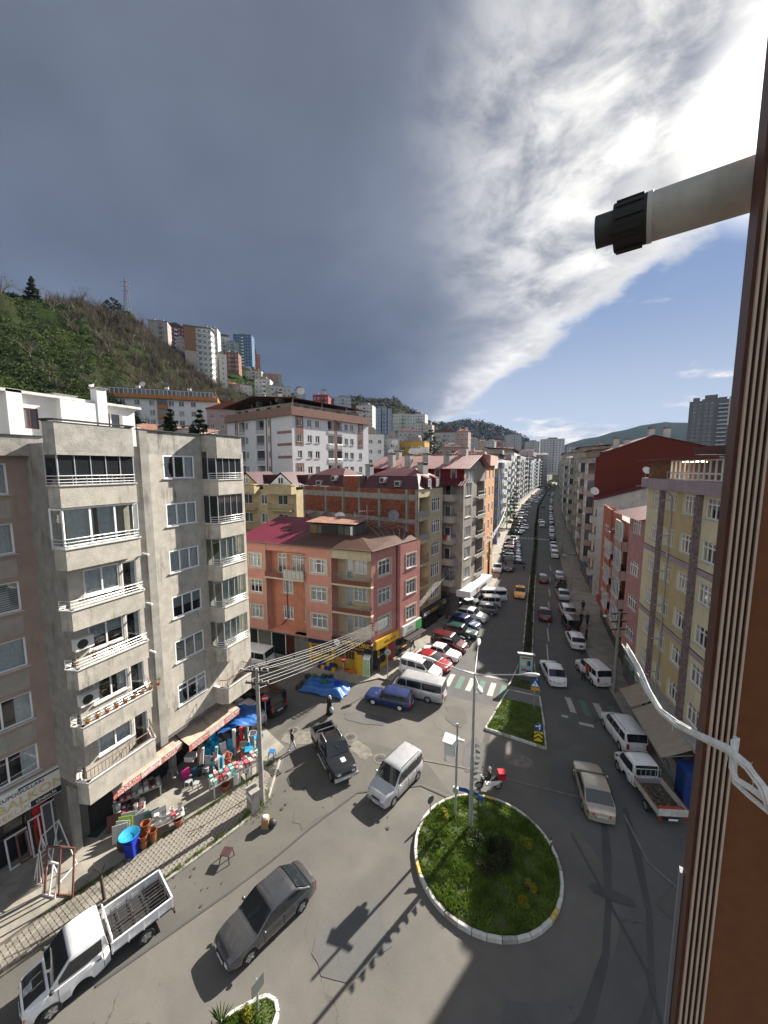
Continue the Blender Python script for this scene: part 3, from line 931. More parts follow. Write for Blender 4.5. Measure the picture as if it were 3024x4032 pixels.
SPEC={'sedan':dict(L=4.45,W=1.76,H=1.47,wb=2.62,belt=0.90,hood=(0.62,0.90),cowl=1.02,rf=0.12,rr=-1.02,tail=-1.80,deck=(0.98,0.84),doors=[(0.62,-0.30),(-0.36,-1.08)]),'oldsedan':dict(L=4.26,W=1.65,H=1.40,wb=2.49,belt=0.88,hood=(0.72,0.86),cowl=0.82,rf=0.36,rr=-0.86,tail=-1.24,deck=(0.88,0.78),doors=[(0.52,-0.22),(-0.28,-0.98)],boxy=1),'hatch':dict(L=4.05,W=1.72,H=1.47,wb=2.52,belt=0.92,hood=(0.68,0.91),cowl=0.92,rf=0.25,rr=-1.45,tail=-1.86,deck=(0.90,0.80),doors=[(0.58,-0.28),(-0.34,-1.12)]),'suv':dict(L=4.35,W=1.84,H=1.64,wb=2.65,belt=1.05,hood=(0.82,1.03),cowl=0.98,rf=0.36,rr=-1.52,tail=-1.98,deck=(1.0,0.85),doors=[(0.66,-0.28),(-0.34,-1.20)],gc=.24),'wagon':dict(L=4.32,W=1.66,H=1.44,wb=2.49,belt=0.89,hood=(0.73,0.87),cowl=0.82,rf=0.34,rr=-1.78,tail=-2.05,deck=(0.88,0.75),doors=[(0.52,-0.22),(-0.28,-0.98)],rearq=(-1.06,-1.80),boxy=1),'van':dict(L=4.22,W=1.74,H=1.84,wb=2.58,belt=1.08,hood=(0.80,1.06),cowl=1.22,rf=0.42,rr=-1.86,tail=-2.04,deck=(1.0,0.8),doors=[(0.86,-0.12),(-0.18,-1.08)],rearq=(-1.16,-1.80),gc=.2),'minibus':dict(L=4.95,W=1.74,H=1.98,wb=2.60,belt=1.10,hood=(0.92,1.08),cowl=2.22,rf=1.52,rr=-2.34,tail=-2.44,deck=(1.0,0.8),doors=[(1.86,1.02),(0.94,-0.42)],rearq=(-0.50,-2.26),gc=.22),'bigvan':dict(L=4.90,W=1.95,H=1.98,wb=3.0,belt=1.12,hood=(0.90,1.10),cowl=1.50,rf=0.72,rr=-2.26,tail=-2.40,deck=(1.0,0.8),doors=[(1.16,0.22),(0.14,-1.06)],rearq=(-1.14,-2.20),gc=.2),}
VMESH={}
def v_surface(sp):
 """height of belt/greenhouse roof, half widths as functions of y"""
 W,H,L=sp['W'],sp['H'],sp['L']
 hw=W/2
 boxy=sp.get('boxy',0)
 inset=0.13 if not boxy else 0.17
 if sp['H']>1.75:
  inset=0.10
 return hw,hw-inset-0.02
def v_body(sp,lod):
 """lower body and roof as one shell with wheel arches"""
 L,W,H,wb,belt=sp['L'],sp['W'],sp['H'],sp['wb'],sp['belt']
 hw,rw=v_surface(sp)
 gc=sp.get('gc',0.18)
 f,r=L/2,-L/2
 wr=0.36
 fy=f-(L-wb)*(0.48 if H<1.9 else 0.40)
 ry=fy-wb
 ys=[r,r+.03,r+.10,r+.25]
 n=34 if lod==0 else 18
 ys+=[r+.25+(L-.5)*i/n for i in range(1,n)]
 ys+=[f-.25,f-.10,f-.03,f]
 for c in(fy,ry):
  ys+=[c-wr,c-wr*.86,c-wr*.5,c,c+wr*.5,c+wr*.86,c+wr]
 ys=sorted(set(round(y,3)for y in ys if r-1e-6<=y<=f+1e-6))
 h0,h1=sp['hood']
 d0,d1=sp['deck']
 def top(y):
  if y>=sp['cowl']:
   k=(f-y)/max(f-sp['cowl'],.01)
   return h0+(h1-h0)*(k**0.6)
  if y<=sp['tail']:
   k=(y-r)/max(sp['tail']-r,.01)
   return d1+(d0-d1)*min(1,k)**.5
  return belt if y>sp['tail']else d0
 def half(y):
  e=min(f-y,y-r)
  k=1.0
  if e<0.80:
   k=1-0.20*(1-e/.80)**2.1
  return hw*k
 mb=MB()
 rings=[]
 for y in ys:
  hwy=half(y)
  zt=top(y)
  zb=gc
  e=min(f-y,y-r)
  if e<.12:
   zb=gc+.10*(1-e/.12)
   zt=zt-.10*(1-e/.12)
  for c in(fy,ry):
   if abs(y-c)<=wr+1e-4:
    zb=max(zb,0.30+math.sqrt(max(0,wr*wr-(y-c)**2)))
  zm=gc+(zt-gc)*.55
  ring=[(hwy*.90,zb),(hwy*.985,max(zb,gc+.10)),(hwy,max(zb+.01,zm)),(hwy*.985,zt-.07),(hwy*.93,zt-.012),(hwy*.55,zt+.015),(0,zt+.025)]
  pts=[(x,y,z)for x,z in ring]
  pts+=[(-x,y,z)for x,z in reversed(ring[:-1])]
  rings.append(pts)
 k=len(rings[0])
 for ring in rings:
  mb.v+=ring
 for i in range(len(rings)-1):
  for j in range(k-1):
   mb.f.append((i*k+j,(i+1)*k+j,(i+1)*k+j+1,i*k+j+1))
   mb.m.append(0)
  mb.f.append((i*k+k-1,(i+1)*k+k-1,(i+1)*k,i*k))
  mb.m.append(1)
 mb.f+=[tuple(range(k)),tuple(reversed(range((len(rings)-1)*k,len(rings)*k)))]
 mb.m+=[0,0]
 for ya,yb in sp['doors']:
  for yy in(ya+.03,yb-.03):
   for s in(-1,1):
    x=half(yy)
    mb.box(min(s*(x-.02),s*(x+.003)),max(s*(x-.02),s*(x+.003)),yy-.009,yy+.009,gc+.16,belt-.09,1)
 cw,rf,rr,tl=sp['cowl'],sp['rf'],sp['rr'],sp['tail']
 st=[(cw,0.0),(cw+(rf-cw)*.5,.50),(rf+(cw-rf)*.10,.895),(rf-.02,.985),(rf-.25,1.02),((rf+rr)/2,1.035),(rr+.2,1.02),(rr,.97),(rr+(tl-rr)*.5,.50),(tl,0.0)]
 if sp['H']>1.75 or 'rearq' in sp:
  pass
 bz=belt-.015
 rings=[]
 for y,t in st:
  z=bz+(H-.03-bz)*t
  b=half(y)-.035
  tw=b+(rw-b)*min(t,1)
  r1=[(b,bz),(b+(tw-b)*.45,bz+(z-bz)*.5),(tw+.015,z-.10*min(1,t*2)),(tw-.035,z-.03*min(1,t*2)),(tw*.6,z+.012*t),(0,z+.018*t)]
  pts=[(x,y,zz)for x,zz in r1]+[(-x,y,zz)for x,zz in reversed(r1[:-1])]
  rings.append(pts)
 o=len(mb.v)
 k=len(rings[0])
 for ring in rings:
  mb.v+=ring
 for i in range(len(rings)-1):
  for j in range(k-1):
   mb.f.append((o+i*k+j+1,o+(i+1)*k+j+1,o+(i+1)*k+j,o+i*k+j))
   mb.m.append(0)
 return mb,dict(f=f,r=r,fy=fy,ry=ry,half=half,rw=rw,bz=bz,hw=hw)
def v_parts(kind):
 """mesh builders of every part of one kind of vehicle"""
 if kind in VMESH:
  return VMESH[kind]
 sp=SPEC[kind]
 mb,g=v_body(sp,0)
 P={}
 P['_g']=g
 P['body']=mb
 cw,rf,rr,tl,H,bz=sp['cowl'],sp['rf'],sp['rr'],sp['tail'],sp['H'],g['bz']
 half,rw=g['half'],g['rw']
 def side(y,t,off=.008):
  b=half(y)-.035
  return b+(rw-b)*t+off-(.0 if t>.1 else 0)
 zr=H-.03
 def glass_front(y0,y1,t0,t1,off):
  m=MB()
  def fn(u,v):
   t=t0+(t1-t0)*v
   y=y0+(y1-y0)*t
   w=side(y,t,-.055)
   x=(u*2-1)*w
   z=bz+(zr-bz)*t
   return(x,y+off,z+abs(off)*.6+.012*(1-(u*2-1)**2))
  m.grid(fn,6,3)
  return m
 P['windshield']=glass_front(cw,rf,.10,.90,.022)
 if tl-r_(sp)>.04 or True:
  P['rear_window']=glass_front(tl,rr,.12 if not('rearq' in sp)else .16,.88,-.022)
 def side_glass(ya,yb,sgn):
  """ya front bottom, yb rear bottom; follows the pillars"""
  m=MB()
  t0,t1=.08,.80
  def edge(y,t):
   yf=cw+(rf-cw)*t-.07
   yr=tl+(rr-tl)*t+.09
   return max(min(y,yf),yr)
  def fn(u,v):
   t=t0+(t1-t0)*v
   a,b=edge(ya,t),edge(yb,t)
   y=a+(b-a)*u
   bb=half(y)-.035
   x=bb+(rw-bb)*t*.92+.012+(.018 if .3<t<.9 else .0)
   return(sgn*x,y,bz+(zr-bz)*t)
  m.grid(fn,3,3)
  return m
 P['side_window']=[]
 drs=list(sp['doors'])+([sp['rearq']]if 'rearq' in sp else[])
 if not sp.get('boxy')and sp['H']<1.75:
  drs[0]=(cw,drs[0][1])
  drs[-1]=(drs[-1][0],tl+.1)
 elif sp['H']<1.75:
  drs[0]=(cw-.08,drs[0][1])
 for ya,yb in drs:
  for s in(-1,1):
   P['side_window'].append(side_glass(ya,yb,s))
 P['door_handle']=[]
 for ya,yb in sp['doors']:
  for s in(-1,1):
   m=MB()
   m.box(min(s*(g['hw']-.012),s*(g['hw']+.016)),max(s*(g['hw']-.012),s*(g['hw']+.016)),yb+.05,yb+.22,bz-.16,bz-.12)
   P['door_handle'].append(m)
 f,r=g['f'],g['r']
 h0=sp['hood'][0]
 hf=half(f-.06)
 P['headlight']=[]
 P['tail_light']=[]
 for s in(-1,1):
  m=MB()
  def fl(u,v,s=s):
   x=hf*(.52+.46*u)
   y=f+.026-.13*max(0,u-.45)**1.5
   return(s*x,y-(1-0)*.0+.004-.03*v,h0-.20+.14*v*(1-.2*u))
  m.grid(fl,4,2)
  P['headlight'].append(m)
  m=MB()
  if sp['H']>1.75 or 'rearq' in sp:
   x0=half(r+.05)-.14
   m.add([(s*x0,r-.012,bz-.40),(s*(x0+.13),r+.0,bz-.40),(s*(x0+.13),r+.012,bz+.02),(s*x0,r-.0,bz+.02),(s*(x0+.155),r+.10,bz-.38),(s*(x0+.155),r+.10,bz+.02)],[(0,1,2,3),(1,4,5,2)])
  else:
   x0=half(r+.05)
   z=sp['deck'][1]
   m.add([(s*x0*.55,r-.012,z-.22),(s*(x0+.004),r+.02,z-.22),(s*(x0+.004),r+.03,z-.06),(s*x0*.55,r+.0,z-.06),(s*(x0+.055),r+.20,z-.20),(s*(x0+.045),r+.20,z-.08)],[(0,1,2,3),(1,4,5,2)])
  P['tail_light'].append(m)
 m=MB()
 m.box(-hf*.42,hf*.42,f-.02,f+.014,h0-.22,h0-.09)
 m.box(-hf*.5,hf*.5,f-.02,f+.042,sp.get('gc',.18)+.10,sp.get('gc',.18)+.17)
 for k in range(3):
  m.box(-hf*.42,hf*.42,f-.01,f+.022,h0-.205+k*.04,h0-.19+k*.04)
 P['grille']=m
 P['bumper']=[]
 for yy,s in((f,1),(r,-1)):
  m=MB()
  def fb(u,v,yy=yy,s=s):
   x=(u*2-1)
   w=half(yy-s*.10)+.012
   return(x*w,yy+s*(.035-.20*abs(x)**4),sp.get('gc',.18)+.09+.20*v)
  m.grid(fb,8,1)
  P['bumper'].append(m)
 P['license_plate']=[]
 for yy,s,z in((f,1,sp.get('gc',.18)+.20),(r,-1,sp.get('gc',.18)+.42)):
  m=MB()
  a,b=sorted((yy+s*.035,yy+s*.055))
  m.box(-.26,.26,a,b,z-.055,z+.055,0)
  yq=yy+s*.0555
  for k in range(8):
   x=-.2+k*.055
   m.box(x,x+.03,min(yq,yq+s*.002),max(yq,yq+s*.002),z-.03,z+.03,1)
  P['license_plate'].append(m)
 P['mirror']=[]
 for s in(-1,1):
  m=MB()
  m.sphere((s*(g['hw']+.10),cw-.32 if sp['H']<1.9 else cw-.1,bz+.10),.085,8,5,0,.8)
  m.box(min(s*(g['hw']-.06),s*(g['hw']+.08)),max(s*(g['hw']-.06),s*(g['hw']+.08)),cw-.36 if sp['H']<1.9 else cw-.14,cw-.29 if sp['H']<1.9 else cw-.07,bz+.05,bz+.09)
  P['mirror'].append(m)
 t=MB()
 R_=.315 if sp['H']<1.6 else .33
 w=.19
 prof=[(R_*.62,-w/2),(R_*.95,-w/2),(R_,-w/2+.03),(R_,w/2-.03),(R_*.95,w/2),(R_*.62,w/2)]
 n=20
 for rr_,x in prof:
  for i in range(n):
   a=2*PI*i/n
   t.v.append((x,rr_*math.cos(a),rr_*math.sin(a)))
 for j in range(len(prof)-1):
  for i in range(n):
   t.f.append((j*n+i,j*n+(i+1)%n,(j+1)*n+(i+1)%n,(j+1)*n+i))
   t.m.append(0)
 P['tyre']=t
 q=MB()
 q.cyl((-w*.38,0,0),(w*.38,0,0),R_*.64,R_*.64,18,0)
 for s in(-1,1):
  for k in range(5 if not sp.get('boxy')else 8):
   a=2*PI*k/(5 if not sp.get('boxy')else 8)
   d=Vector((0,math.cos(a),math.sin(a)))
   q.obox(Vector((s*w*.46,0,0))+d*R_*.33,(.014,0,0),d*R_*.29,Vector((0,-d.z,d.y))*.03,1)
  q.cyl((s*w*.38,0,0),(s*w*.5,0,0),.07,.06,10,1)
 P['rim']=q
 P['_R']=R_
 m=MB()
 m.tube([(0,rr+.25,H-.01),(0,rr+.02,H+.17)],.009,5)
 P['antenna']=m
 if sp['H']>1.75 or kind in('suv','wagon'):
  P['roof_rail']=[]
  for s in(-1,1):
   m=MB()
   x=s*(rw-.08)
   m.tube([(x,rf-.1,H-.02),(x,rf-.22,H+.045),(x,rr+.32,H+.045),(x,rr+.2,H-.02)],.018,6)
   P['roof_rail'].append(m)
 VMESH[kind]=P
 return P
def r_(sp):
 return-sp['L']/2
VCACHE={}
def v_mesh(key,mb,mats,smooth=40):
 if key not in VCACHE:
  VCACHE[key]=mb.mesh(key[1],mats,smooth)
 return VCACHE[key]
WHEEL_ALLOY=[rimd_m,rim_m]
def vehicle(kind,col,x,y,head,label,cat='car',group=None,lod=0,name=None,rails=False,rims=None,z=0.0):
 """head: degrees clockwise from the street direction that the front points to"""
 P=v_parts(kind)
 g=P['_g']
 pm_=PAINT[col]
 nm=name or{'van':'parked_van','minibus':'minibus','bigvan':'parked_van'}.get(kind,'parked_car')
 if lod==2:
  key=(kind+col,'far_'+nm)
  if key not in VCACHE:
   mb,g2=v_body(SPEC[kind],1)
   o=MB()
   o.v,o.f,o.m=list(mb.v),list(mb.f),list(mb.m)
   for src,mi in[(P['windshield'],2),(P['rear_window'],2)]+[(s,2)for s in P['side_window']]+[(s,3)for s in P['tail_light']]+[(s,4)for s in P['headlight']]:
    o.add(src.v,src.f,mi)
   for yy in(g['fy'],g['ry']):
    for s in(-1,1):
     o.cyl((s*(g['hw']-.2),yy,.32),(s*(g['hw']-.01),yy,.32),.32,.32,10,1)
   VCACHE[key]=o.mesh(nm,[pm_,black_m,cglass_m,lampr_m,lampw_m],40)
  return link(nm,VCACHE[key],None,(x,y,z),(0,0,-rad(head)),None,label,cat,group)
 root=empty(nm,(x,y,z),-rad(head),label,cat,group)
 link('body',v_mesh((kind+col,'car_body'),P['body'],[pm_,black_m],38),root)
 link('windshield',v_mesh((kind,'windshield'),P['windshield'],cglass_m,60),root)
 link('rear_window',v_mesh((kind,'rear_window'),P['rear_window'],cglass_m,60),root)
 for i,m in enumerate(P['side_window']):
  link('side_window',v_mesh((kind+str(i),'side_window'),m,cglass_m,60),root)
 for i,m in enumerate(P['headlight']):
  link('headlight',v_mesh((kind+str(i),'headlight'),m,lampw_m,60),root)
 for i,m in enumerate(P['tail_light']):
  link('tail_light',v_mesh((kind+str(i),'tail_light'),m,lampr_m,30),root)
 for i,m in enumerate(P['bumper']):
  link('bumper',v_mesh((kind+col+str(i),'bumper'),m,dark_m if(SPEC[kind].get('boxy')or kind in('minibus','bigvan'))else pm_,60),root)
 for i,m in enumerate(P['license_plate']):
  link('license_plate',v_mesh((kind+str(i),'license_plate'),m,[plate_m,plate_txt],30),root)
 link('grille',v_mesh((kind,'grille'),P['grille'],dark_m,30),root)
 for i,m in enumerate(P['mirror']):
  link('mirror',v_mesh((kind+col+str(i),'mirror'),m,dark_m if SPEC[kind].get('boxy')else pm_,50),root)
 for yy in(g['fy'],g['ry']):
  for s in(-1,1):
   wl=link('wheel',v_mesh((kind,'tyre'),P['tyre'],tyre_m,40),root,(s*(g['hw']-.10),yy,P['_R']))
   link('rim',v_mesh((kind+(rims or 'a'),'rim'),P['rim'],{'w':[rimd_m,PAINT['white']]}.get(rims,WHEEL_ALLOY),30),wl)
 if lod==0:
  for i,m in enumerate(P['door_handle']):
   link('door_handle',v_mesh((kind+col+str(i),'door_handle'),m,dark_m if SPEC[kind].get('boxy')else pm_,30),root)
  link('antenna',v_mesh((kind,'antenna'),P['antenna'],dark_m,60),root)
  if rails and 'roof_rail' in P:
   for i,m in enumerate(P['roof_rail']):
    link('roof_rail',v_mesh((kind+str(i),'roof_rail'),m,dark_m,60),root)
 return root
# ---- special bodies: flatbed trucks, pickup with a double cab, scooters with riders
SPEC['cab']=dict(L=2.72,W=1.82,H=1.96,wb=1.0,belt=1.14,hood=(0.86,1.10),cowl=0.62,rf=-0.16,rr=-1.22,tail=-1.34,deck=(1.12,1.0),doors=[(0.30,-1.10)],gc=.26)
SPEC['smallcab']=dict(L=2.60,W=1.74,H=1.90,wb=1.0,belt=1.08,hood=(0.84,1.05),cowl=0.62,rf=-0.02,rr=-1.14,tail=-1.27,deck=(1.06,0.95),doors=[(0.34,-1.02)],gc=.26)
SPEC['doublecab']=dict(L=3.55,W=1.80,H=1.74,wb=1.0,belt=1.12,hood=(0.98,1.11),cowl=0.42,rf=-0.22,rr=-1.50,tail=-1.76,deck=(1.1,1.0),doors=[(0.14,-0.66),(-0.72,-1.44)],gc=.34,boxy=1)
def wheels(root,key,hw,front,rear,R_,rim_mats):
 P=v_parts('sedan')
 for yy in(front,rear):
  for s in(-1,1):
   wl=link('wheel',v_mesh(('sedan','tyre'),P['tyre'],tyre_m,40),root,(s*(hw-.10),yy,R_),(0,0,0),(1.05,R_/.315,R_/.315))
   link('rim',v_mesh(('sedan'+key,'rim'),P['rim'],rim_mats,30),wl)
def cab_vehicle(kind,col,name,x,y,head,label,cat,hood_col=None):
 P=v_parts(kind)
 g=P['_g']
 pm_=PAINT[col]
 root=empty(name,(x,y,0),-rad(head),label,cat)
 link('cab',P['body'].mesh('cab_body',[pm_,black_m],38),root)
 link('windshield',P['windshield'].mesh('windshield',cglass_m,60),root)
 link('rear_window',P['rear_window'].mesh('rear_window',cglass_m,60),root)
 for nm,mt in(('side_window',cglass_m),('headlight',lampw_m),('door_handle',dark_m),('mirror',dark_m)):
  for m in P[nm]:
   link(nm,m.mesh(nm,mt,50),root)
 link('bumper',P['bumper'][0].mesh('bumper',dark_m,50),root)
 link('grille',P['grille'].mesh('grille',dark_m,30),root)
 link('license_plate',P['license_plate'][0].mesh('license_plate',[plate_m,plate_txt],30),root)
 return root,g
_vb=v_body
def v_body(sp,lod):
 if sp['wb']==1.0:
  q=dict(sp)
  q['wb']=sp['L']-1.62
  mb,g=_vb(q,lod)
  g['fy']=sp['L']/2-.78
  return mb,g
 return _vb(sp,lod)
def bed(root,y0,y1,w,z0,h,m_side,m_floor,slats=False,wall=.04):
 """open load bed: floor, two sides, tailgate, headboard as parts"""
 mb=MB()
 mb.box(-w,w,y0,y1,z0-.08,z0)
 link('bed_floor',mb.mesh('bed_floor',m_floor),root)
 for s in(-1,1):
  mb=MB()
  a,b=sorted((s*w,s*(w-wall)))
  mb.box(a,b,y0,y1,z0,z0+h)
  for k in range(5):
   yy=y0+(y1-y0)*(k+.02)/4.05
   mb.box(a-.012,b+.012,yy,yy+.05,z0-.06,z0+h+.01)
  mb.box(a-.015,b+.015,y0,y1,z0+h-.03,z0+h+.012)
  link('side_board',mb.mesh('side_board',m_side),root)
 mb=MB()
 mb.box(-w,w,y0,y0+wall,z0,z0+h)
 mb.box(-w,w,y0-.012,y0+wall+.012,z0+h-.03,z0+h+.012)
 link('tailgate',mb.mesh('tailgate',m_side),root)
root,g=cab_vehicle('cab','white','flatbed_truck',-16.87,8.25,-161,'white flatbed truck with black bonnet and a glass rack in its bed','truck')
for c in root.children:
 c.location.y+=1.22
mb=MB()
mb.grid(lambda u,v:((u*2-1)*.62,1.22+.66+.62*v,.905+.225*(1-v)**.6+.02-.03*abs(u*2-1)**3),6,5)
bo=link('bonnet',mb.mesh('bonnet_cover',PAINT['black'],60),root,(0,0,.01))
for x,w in((-.22,.02),(.20,.02)):
 mb=MB()
 mb.grid(lambda u,v:(x+w*(u-.5),1.22+.70+.5*v,.905+.225*(1-v)**.6+.035),1,5)
 link('bonnet_line',mb.mesh('bonnet_line',PAINT['white']),bo)
mb=MB()
mb.grid(lambda u,v:(-.02+.34*(u-.5),1.22+1.0+.26*v,.905+.225*(1-(.34+.26*v)/.62)**.6+.038),3,3)
link('bonnet_sticker',mb.mesh('bonnet_sticker',mat('sticker_grey',(.34,.36,.38),.6,.5,14)),bo)
bed(root,-2.55,-.20,.92,.84,.46,PAINT['white'],dark_m)
mb=MB()
mb.box(-.42,.42,-2.5,-.1,.45,.76)
mb.box(-.9,.9,-2.62,-2.56,.40,.52)
link('chassis',mb.mesh('chassis',black_m),root)
mb=MB()
for x in(-.72,-.05):
 for k in range(6):
  z=.92+.17*k
  mb.cyl((x+.05*k*.4,-2.35,z),(x+.05*k*.4,-.35,z),.016,n=5)
 for yy in(-2.3,-1.65,-1.0,-.4):
  mb.cyl((x,yy,.86),(x+.12,yy,1.86),.018,n=5)
for yy in(-2.2,-1.7,-1.2,-.7):
 mb.cyl((-.8,yy,.9),(.75,yy,.9),.02,n=5)
link('glass_rack',mb.mesh('glass_rack',mat('rack_steel',(0.09,0.085,0.08),0.6,0.2,8,metal=.4)),root)
mb=MB()
for s in(-.88,.88):
 mb.cyl((s,-.22,.84),(s,-.22,1.55),.03,n=6)
mb.cyl((-.88,-.22,1.55),(.88,-.22,1.55),.03,n=6)
mb.cyl((-.88,-.22,1.3),(.88,-.22,1.3),.02,n=6)
link('headboard',mb.mesh('headboard',PAINT['white'],50),root)
for s in(-1,1):
 mb=MB()
 mb.box(s*.80-.08,s*.80+.08,-2.60,-2.57,.62,.76)
 link('tail_light',mb.mesh('tail_light',lampr_m),root)
 mb=MB()
 a,b=sorted((s*.60,s*.84))
 mb.box(a,b,1.22+1.30,1.22+1.345,.60,.68)
 link('indicator',mb.mesh('indicator',lampo_m),root)
wheels(root,'w',.92,1.22+g['fy'],-1.42,.33,[rimd_m,chrome_m])
mb=MB()
mb.box(-.25,.02,1.62,1.63,1.23,1.40)
link('paper_note',mb.mesh('paper_note',mat('paper',(.6,.62,.64),.8,.1)),root,(0,.16,.10),(-.72,0,0))
root,g=cab_vehicle('smallcab','white','pickup_truck',6.42,27.75,-20,'white pickup truck at the right kerb with red rubble sacks in its open bed','truck')
for c in root.children:
 c.location.y+=1.18
rust_m=mat('rusty_rail',(.20,.10,.06),.8,.35,6)
bed(root,-2.62,-.20,.84,.78,.40,mat('board_worn_white',(.52,.50,.46),.6,.15,4,stain=.4),mat('bed_dirt',(.07,.055,.045),.95,.4,5,.5,20))
for s in(-1,1):
 mb=MB()
 mb.box(s*.84-.03,s*.84+.03,-2.62,-.2,1.19,1.24)
 link('side_rail',mb.mesh('side_rail',rust_m),root)
mb=MB()
for k in range(6):
 x=-.75+.3*k
 mb.cyl((x,-.19,.8),(x,-.19,1.72),.02,n=6)
for z in(1.02,1.14,1.72):
 mb.cyl((-.78,-.19,z),(.78,-.19,z),.025,n=6)
mb.box(-.78,.78,-.215,-.165,.78,1.12)
link('headboard',mb.mesh('headboard',steel_m,50),root)
mb=MB()
for k in range(60):
 c=(rnd.uniform(-.7,.7),rnd.uniform(-1.9,-.5),.80+rnd.uniform(0,.08))
 mb.sphere(c,rnd.uniform(.04,.13),6,4)
link('rubble',mb.mesh('rubble',mat('rubble_brown',(.10,.075,.055),.95,.4,7)),root,kind='stuff')
sack_m=mat('red_sack',(.42,.075,.045),.7,.3,8,.4,12)
for k in range(7):
 mb=MB()
 mb.sphere((0,0,0),.20,10,6,0,.45)
 for i,v in enumerate(mb.v):
  mb.v[i]=(v[0]*rnd.uniform(.85,1.3),v[1]*rnd.uniform(.8,1.15),v[2]*rnd.uniform(.8,1.3))
 link('sack',mb.mesh('sack',sack_m,70),root,(-.62+.21*k,-2.3+rnd.uniform(-.12,.16),.92+rnd.uniform(-.02,.08)),(0,0,rnd.uniform(0,3)))
mb=MB()
mb.box(-.4,.4,-2.55,0,.42,.72)
link('chassis',mb.mesh('chassis',black_m),root)
for s in(-1,1):
 mb=MB()
 mb.box(s*.74-.08,s*.74+.08,-2.67,-2.63,.56,.68)
 link('tail_light',mb.mesh('tail_light',lampr_m),root)
mb=MB()
mb.box(-.26,.26,-2.68,-2.66,.54,.65)
link('license_plate',mb.mesh('license_plate',plate_m),root)
wheels(root,'d',.86,1.18+g['fy'],-1.45,.32,[rimd_m,rimd_m])
root,g=cab_vehicle('doublecab','black','pickup_truck',-13.72,22.05,128,'black double cab pickup with an empty bed and paper on its bonnet','truck')
for c in root.children:
 c.location.y+=.82
bed(root,-2.50,-1.00,.86,.70,.46,PAINT['dark'],black_m,wall=.09)
mb=MB()
for s in(-1,1):
 mb.tube([(s*.80,-1.05,1.10),(s*.78,-1.12,1.62),(s*.70,-1.1,1.70)],.035,8)
mb.tube([(-.70,-1.1,1.70),(.70,-1.1,1.70)],.035,8)
link('roll_bar',mb.mesh('roll_bar',chrome_m,60),root)
for s in(-1,1):
 mb=MB()
 x=s*.60
 mb.tube([(x,.3,1.72),(x,.2,1.78),(x,-.55,1.80),(x,-.65,1.73)],.022,6)
 link('roof_rail',mb.mesh('roof_rail',rail_m,60),root)
 mb=MB()
 mb.box(min(s*.90,s*.99),max(s*.90,s*.99),-.55,1.15,.33,.39)
 link('side_step',mb.mesh('side_step',rail_m),root)
 mb=MB()
 mb.box(s*.80-.07,s*.80+.07,-2.53,-2.50,.76,1.0)
 link('tail_light',mb.mesh('tail_light',lampr_m),root)
mb=MB()
mb.box(-.84,.84,2.54,2.66,.42,.64)
link('bumper',mb.mesh('bumper',PAINT['silver']),root)
mb=MB()
mb.box(-.26,.26,2.665,2.675,.50,.61)
link('license_plate',mb.mesh('license_plate',plate_m),root)
mb=MB()
mb.obox((-.1,1.75,1.125),(.16,0,0),(0,.2,-.012),(0,0,.006))
link('paper',mb.mesh('bonnet_paper',MATS['paper']),root)
mb=MB()
mb.box(-.88,.88,-2.3,2.1,.36,.66)
link('chassis',mb.mesh('chassis',black_m),root)
wheels(root,'fr',.88,.82+g['fy'],-1.62,.37,[rimd_m,rim_m])
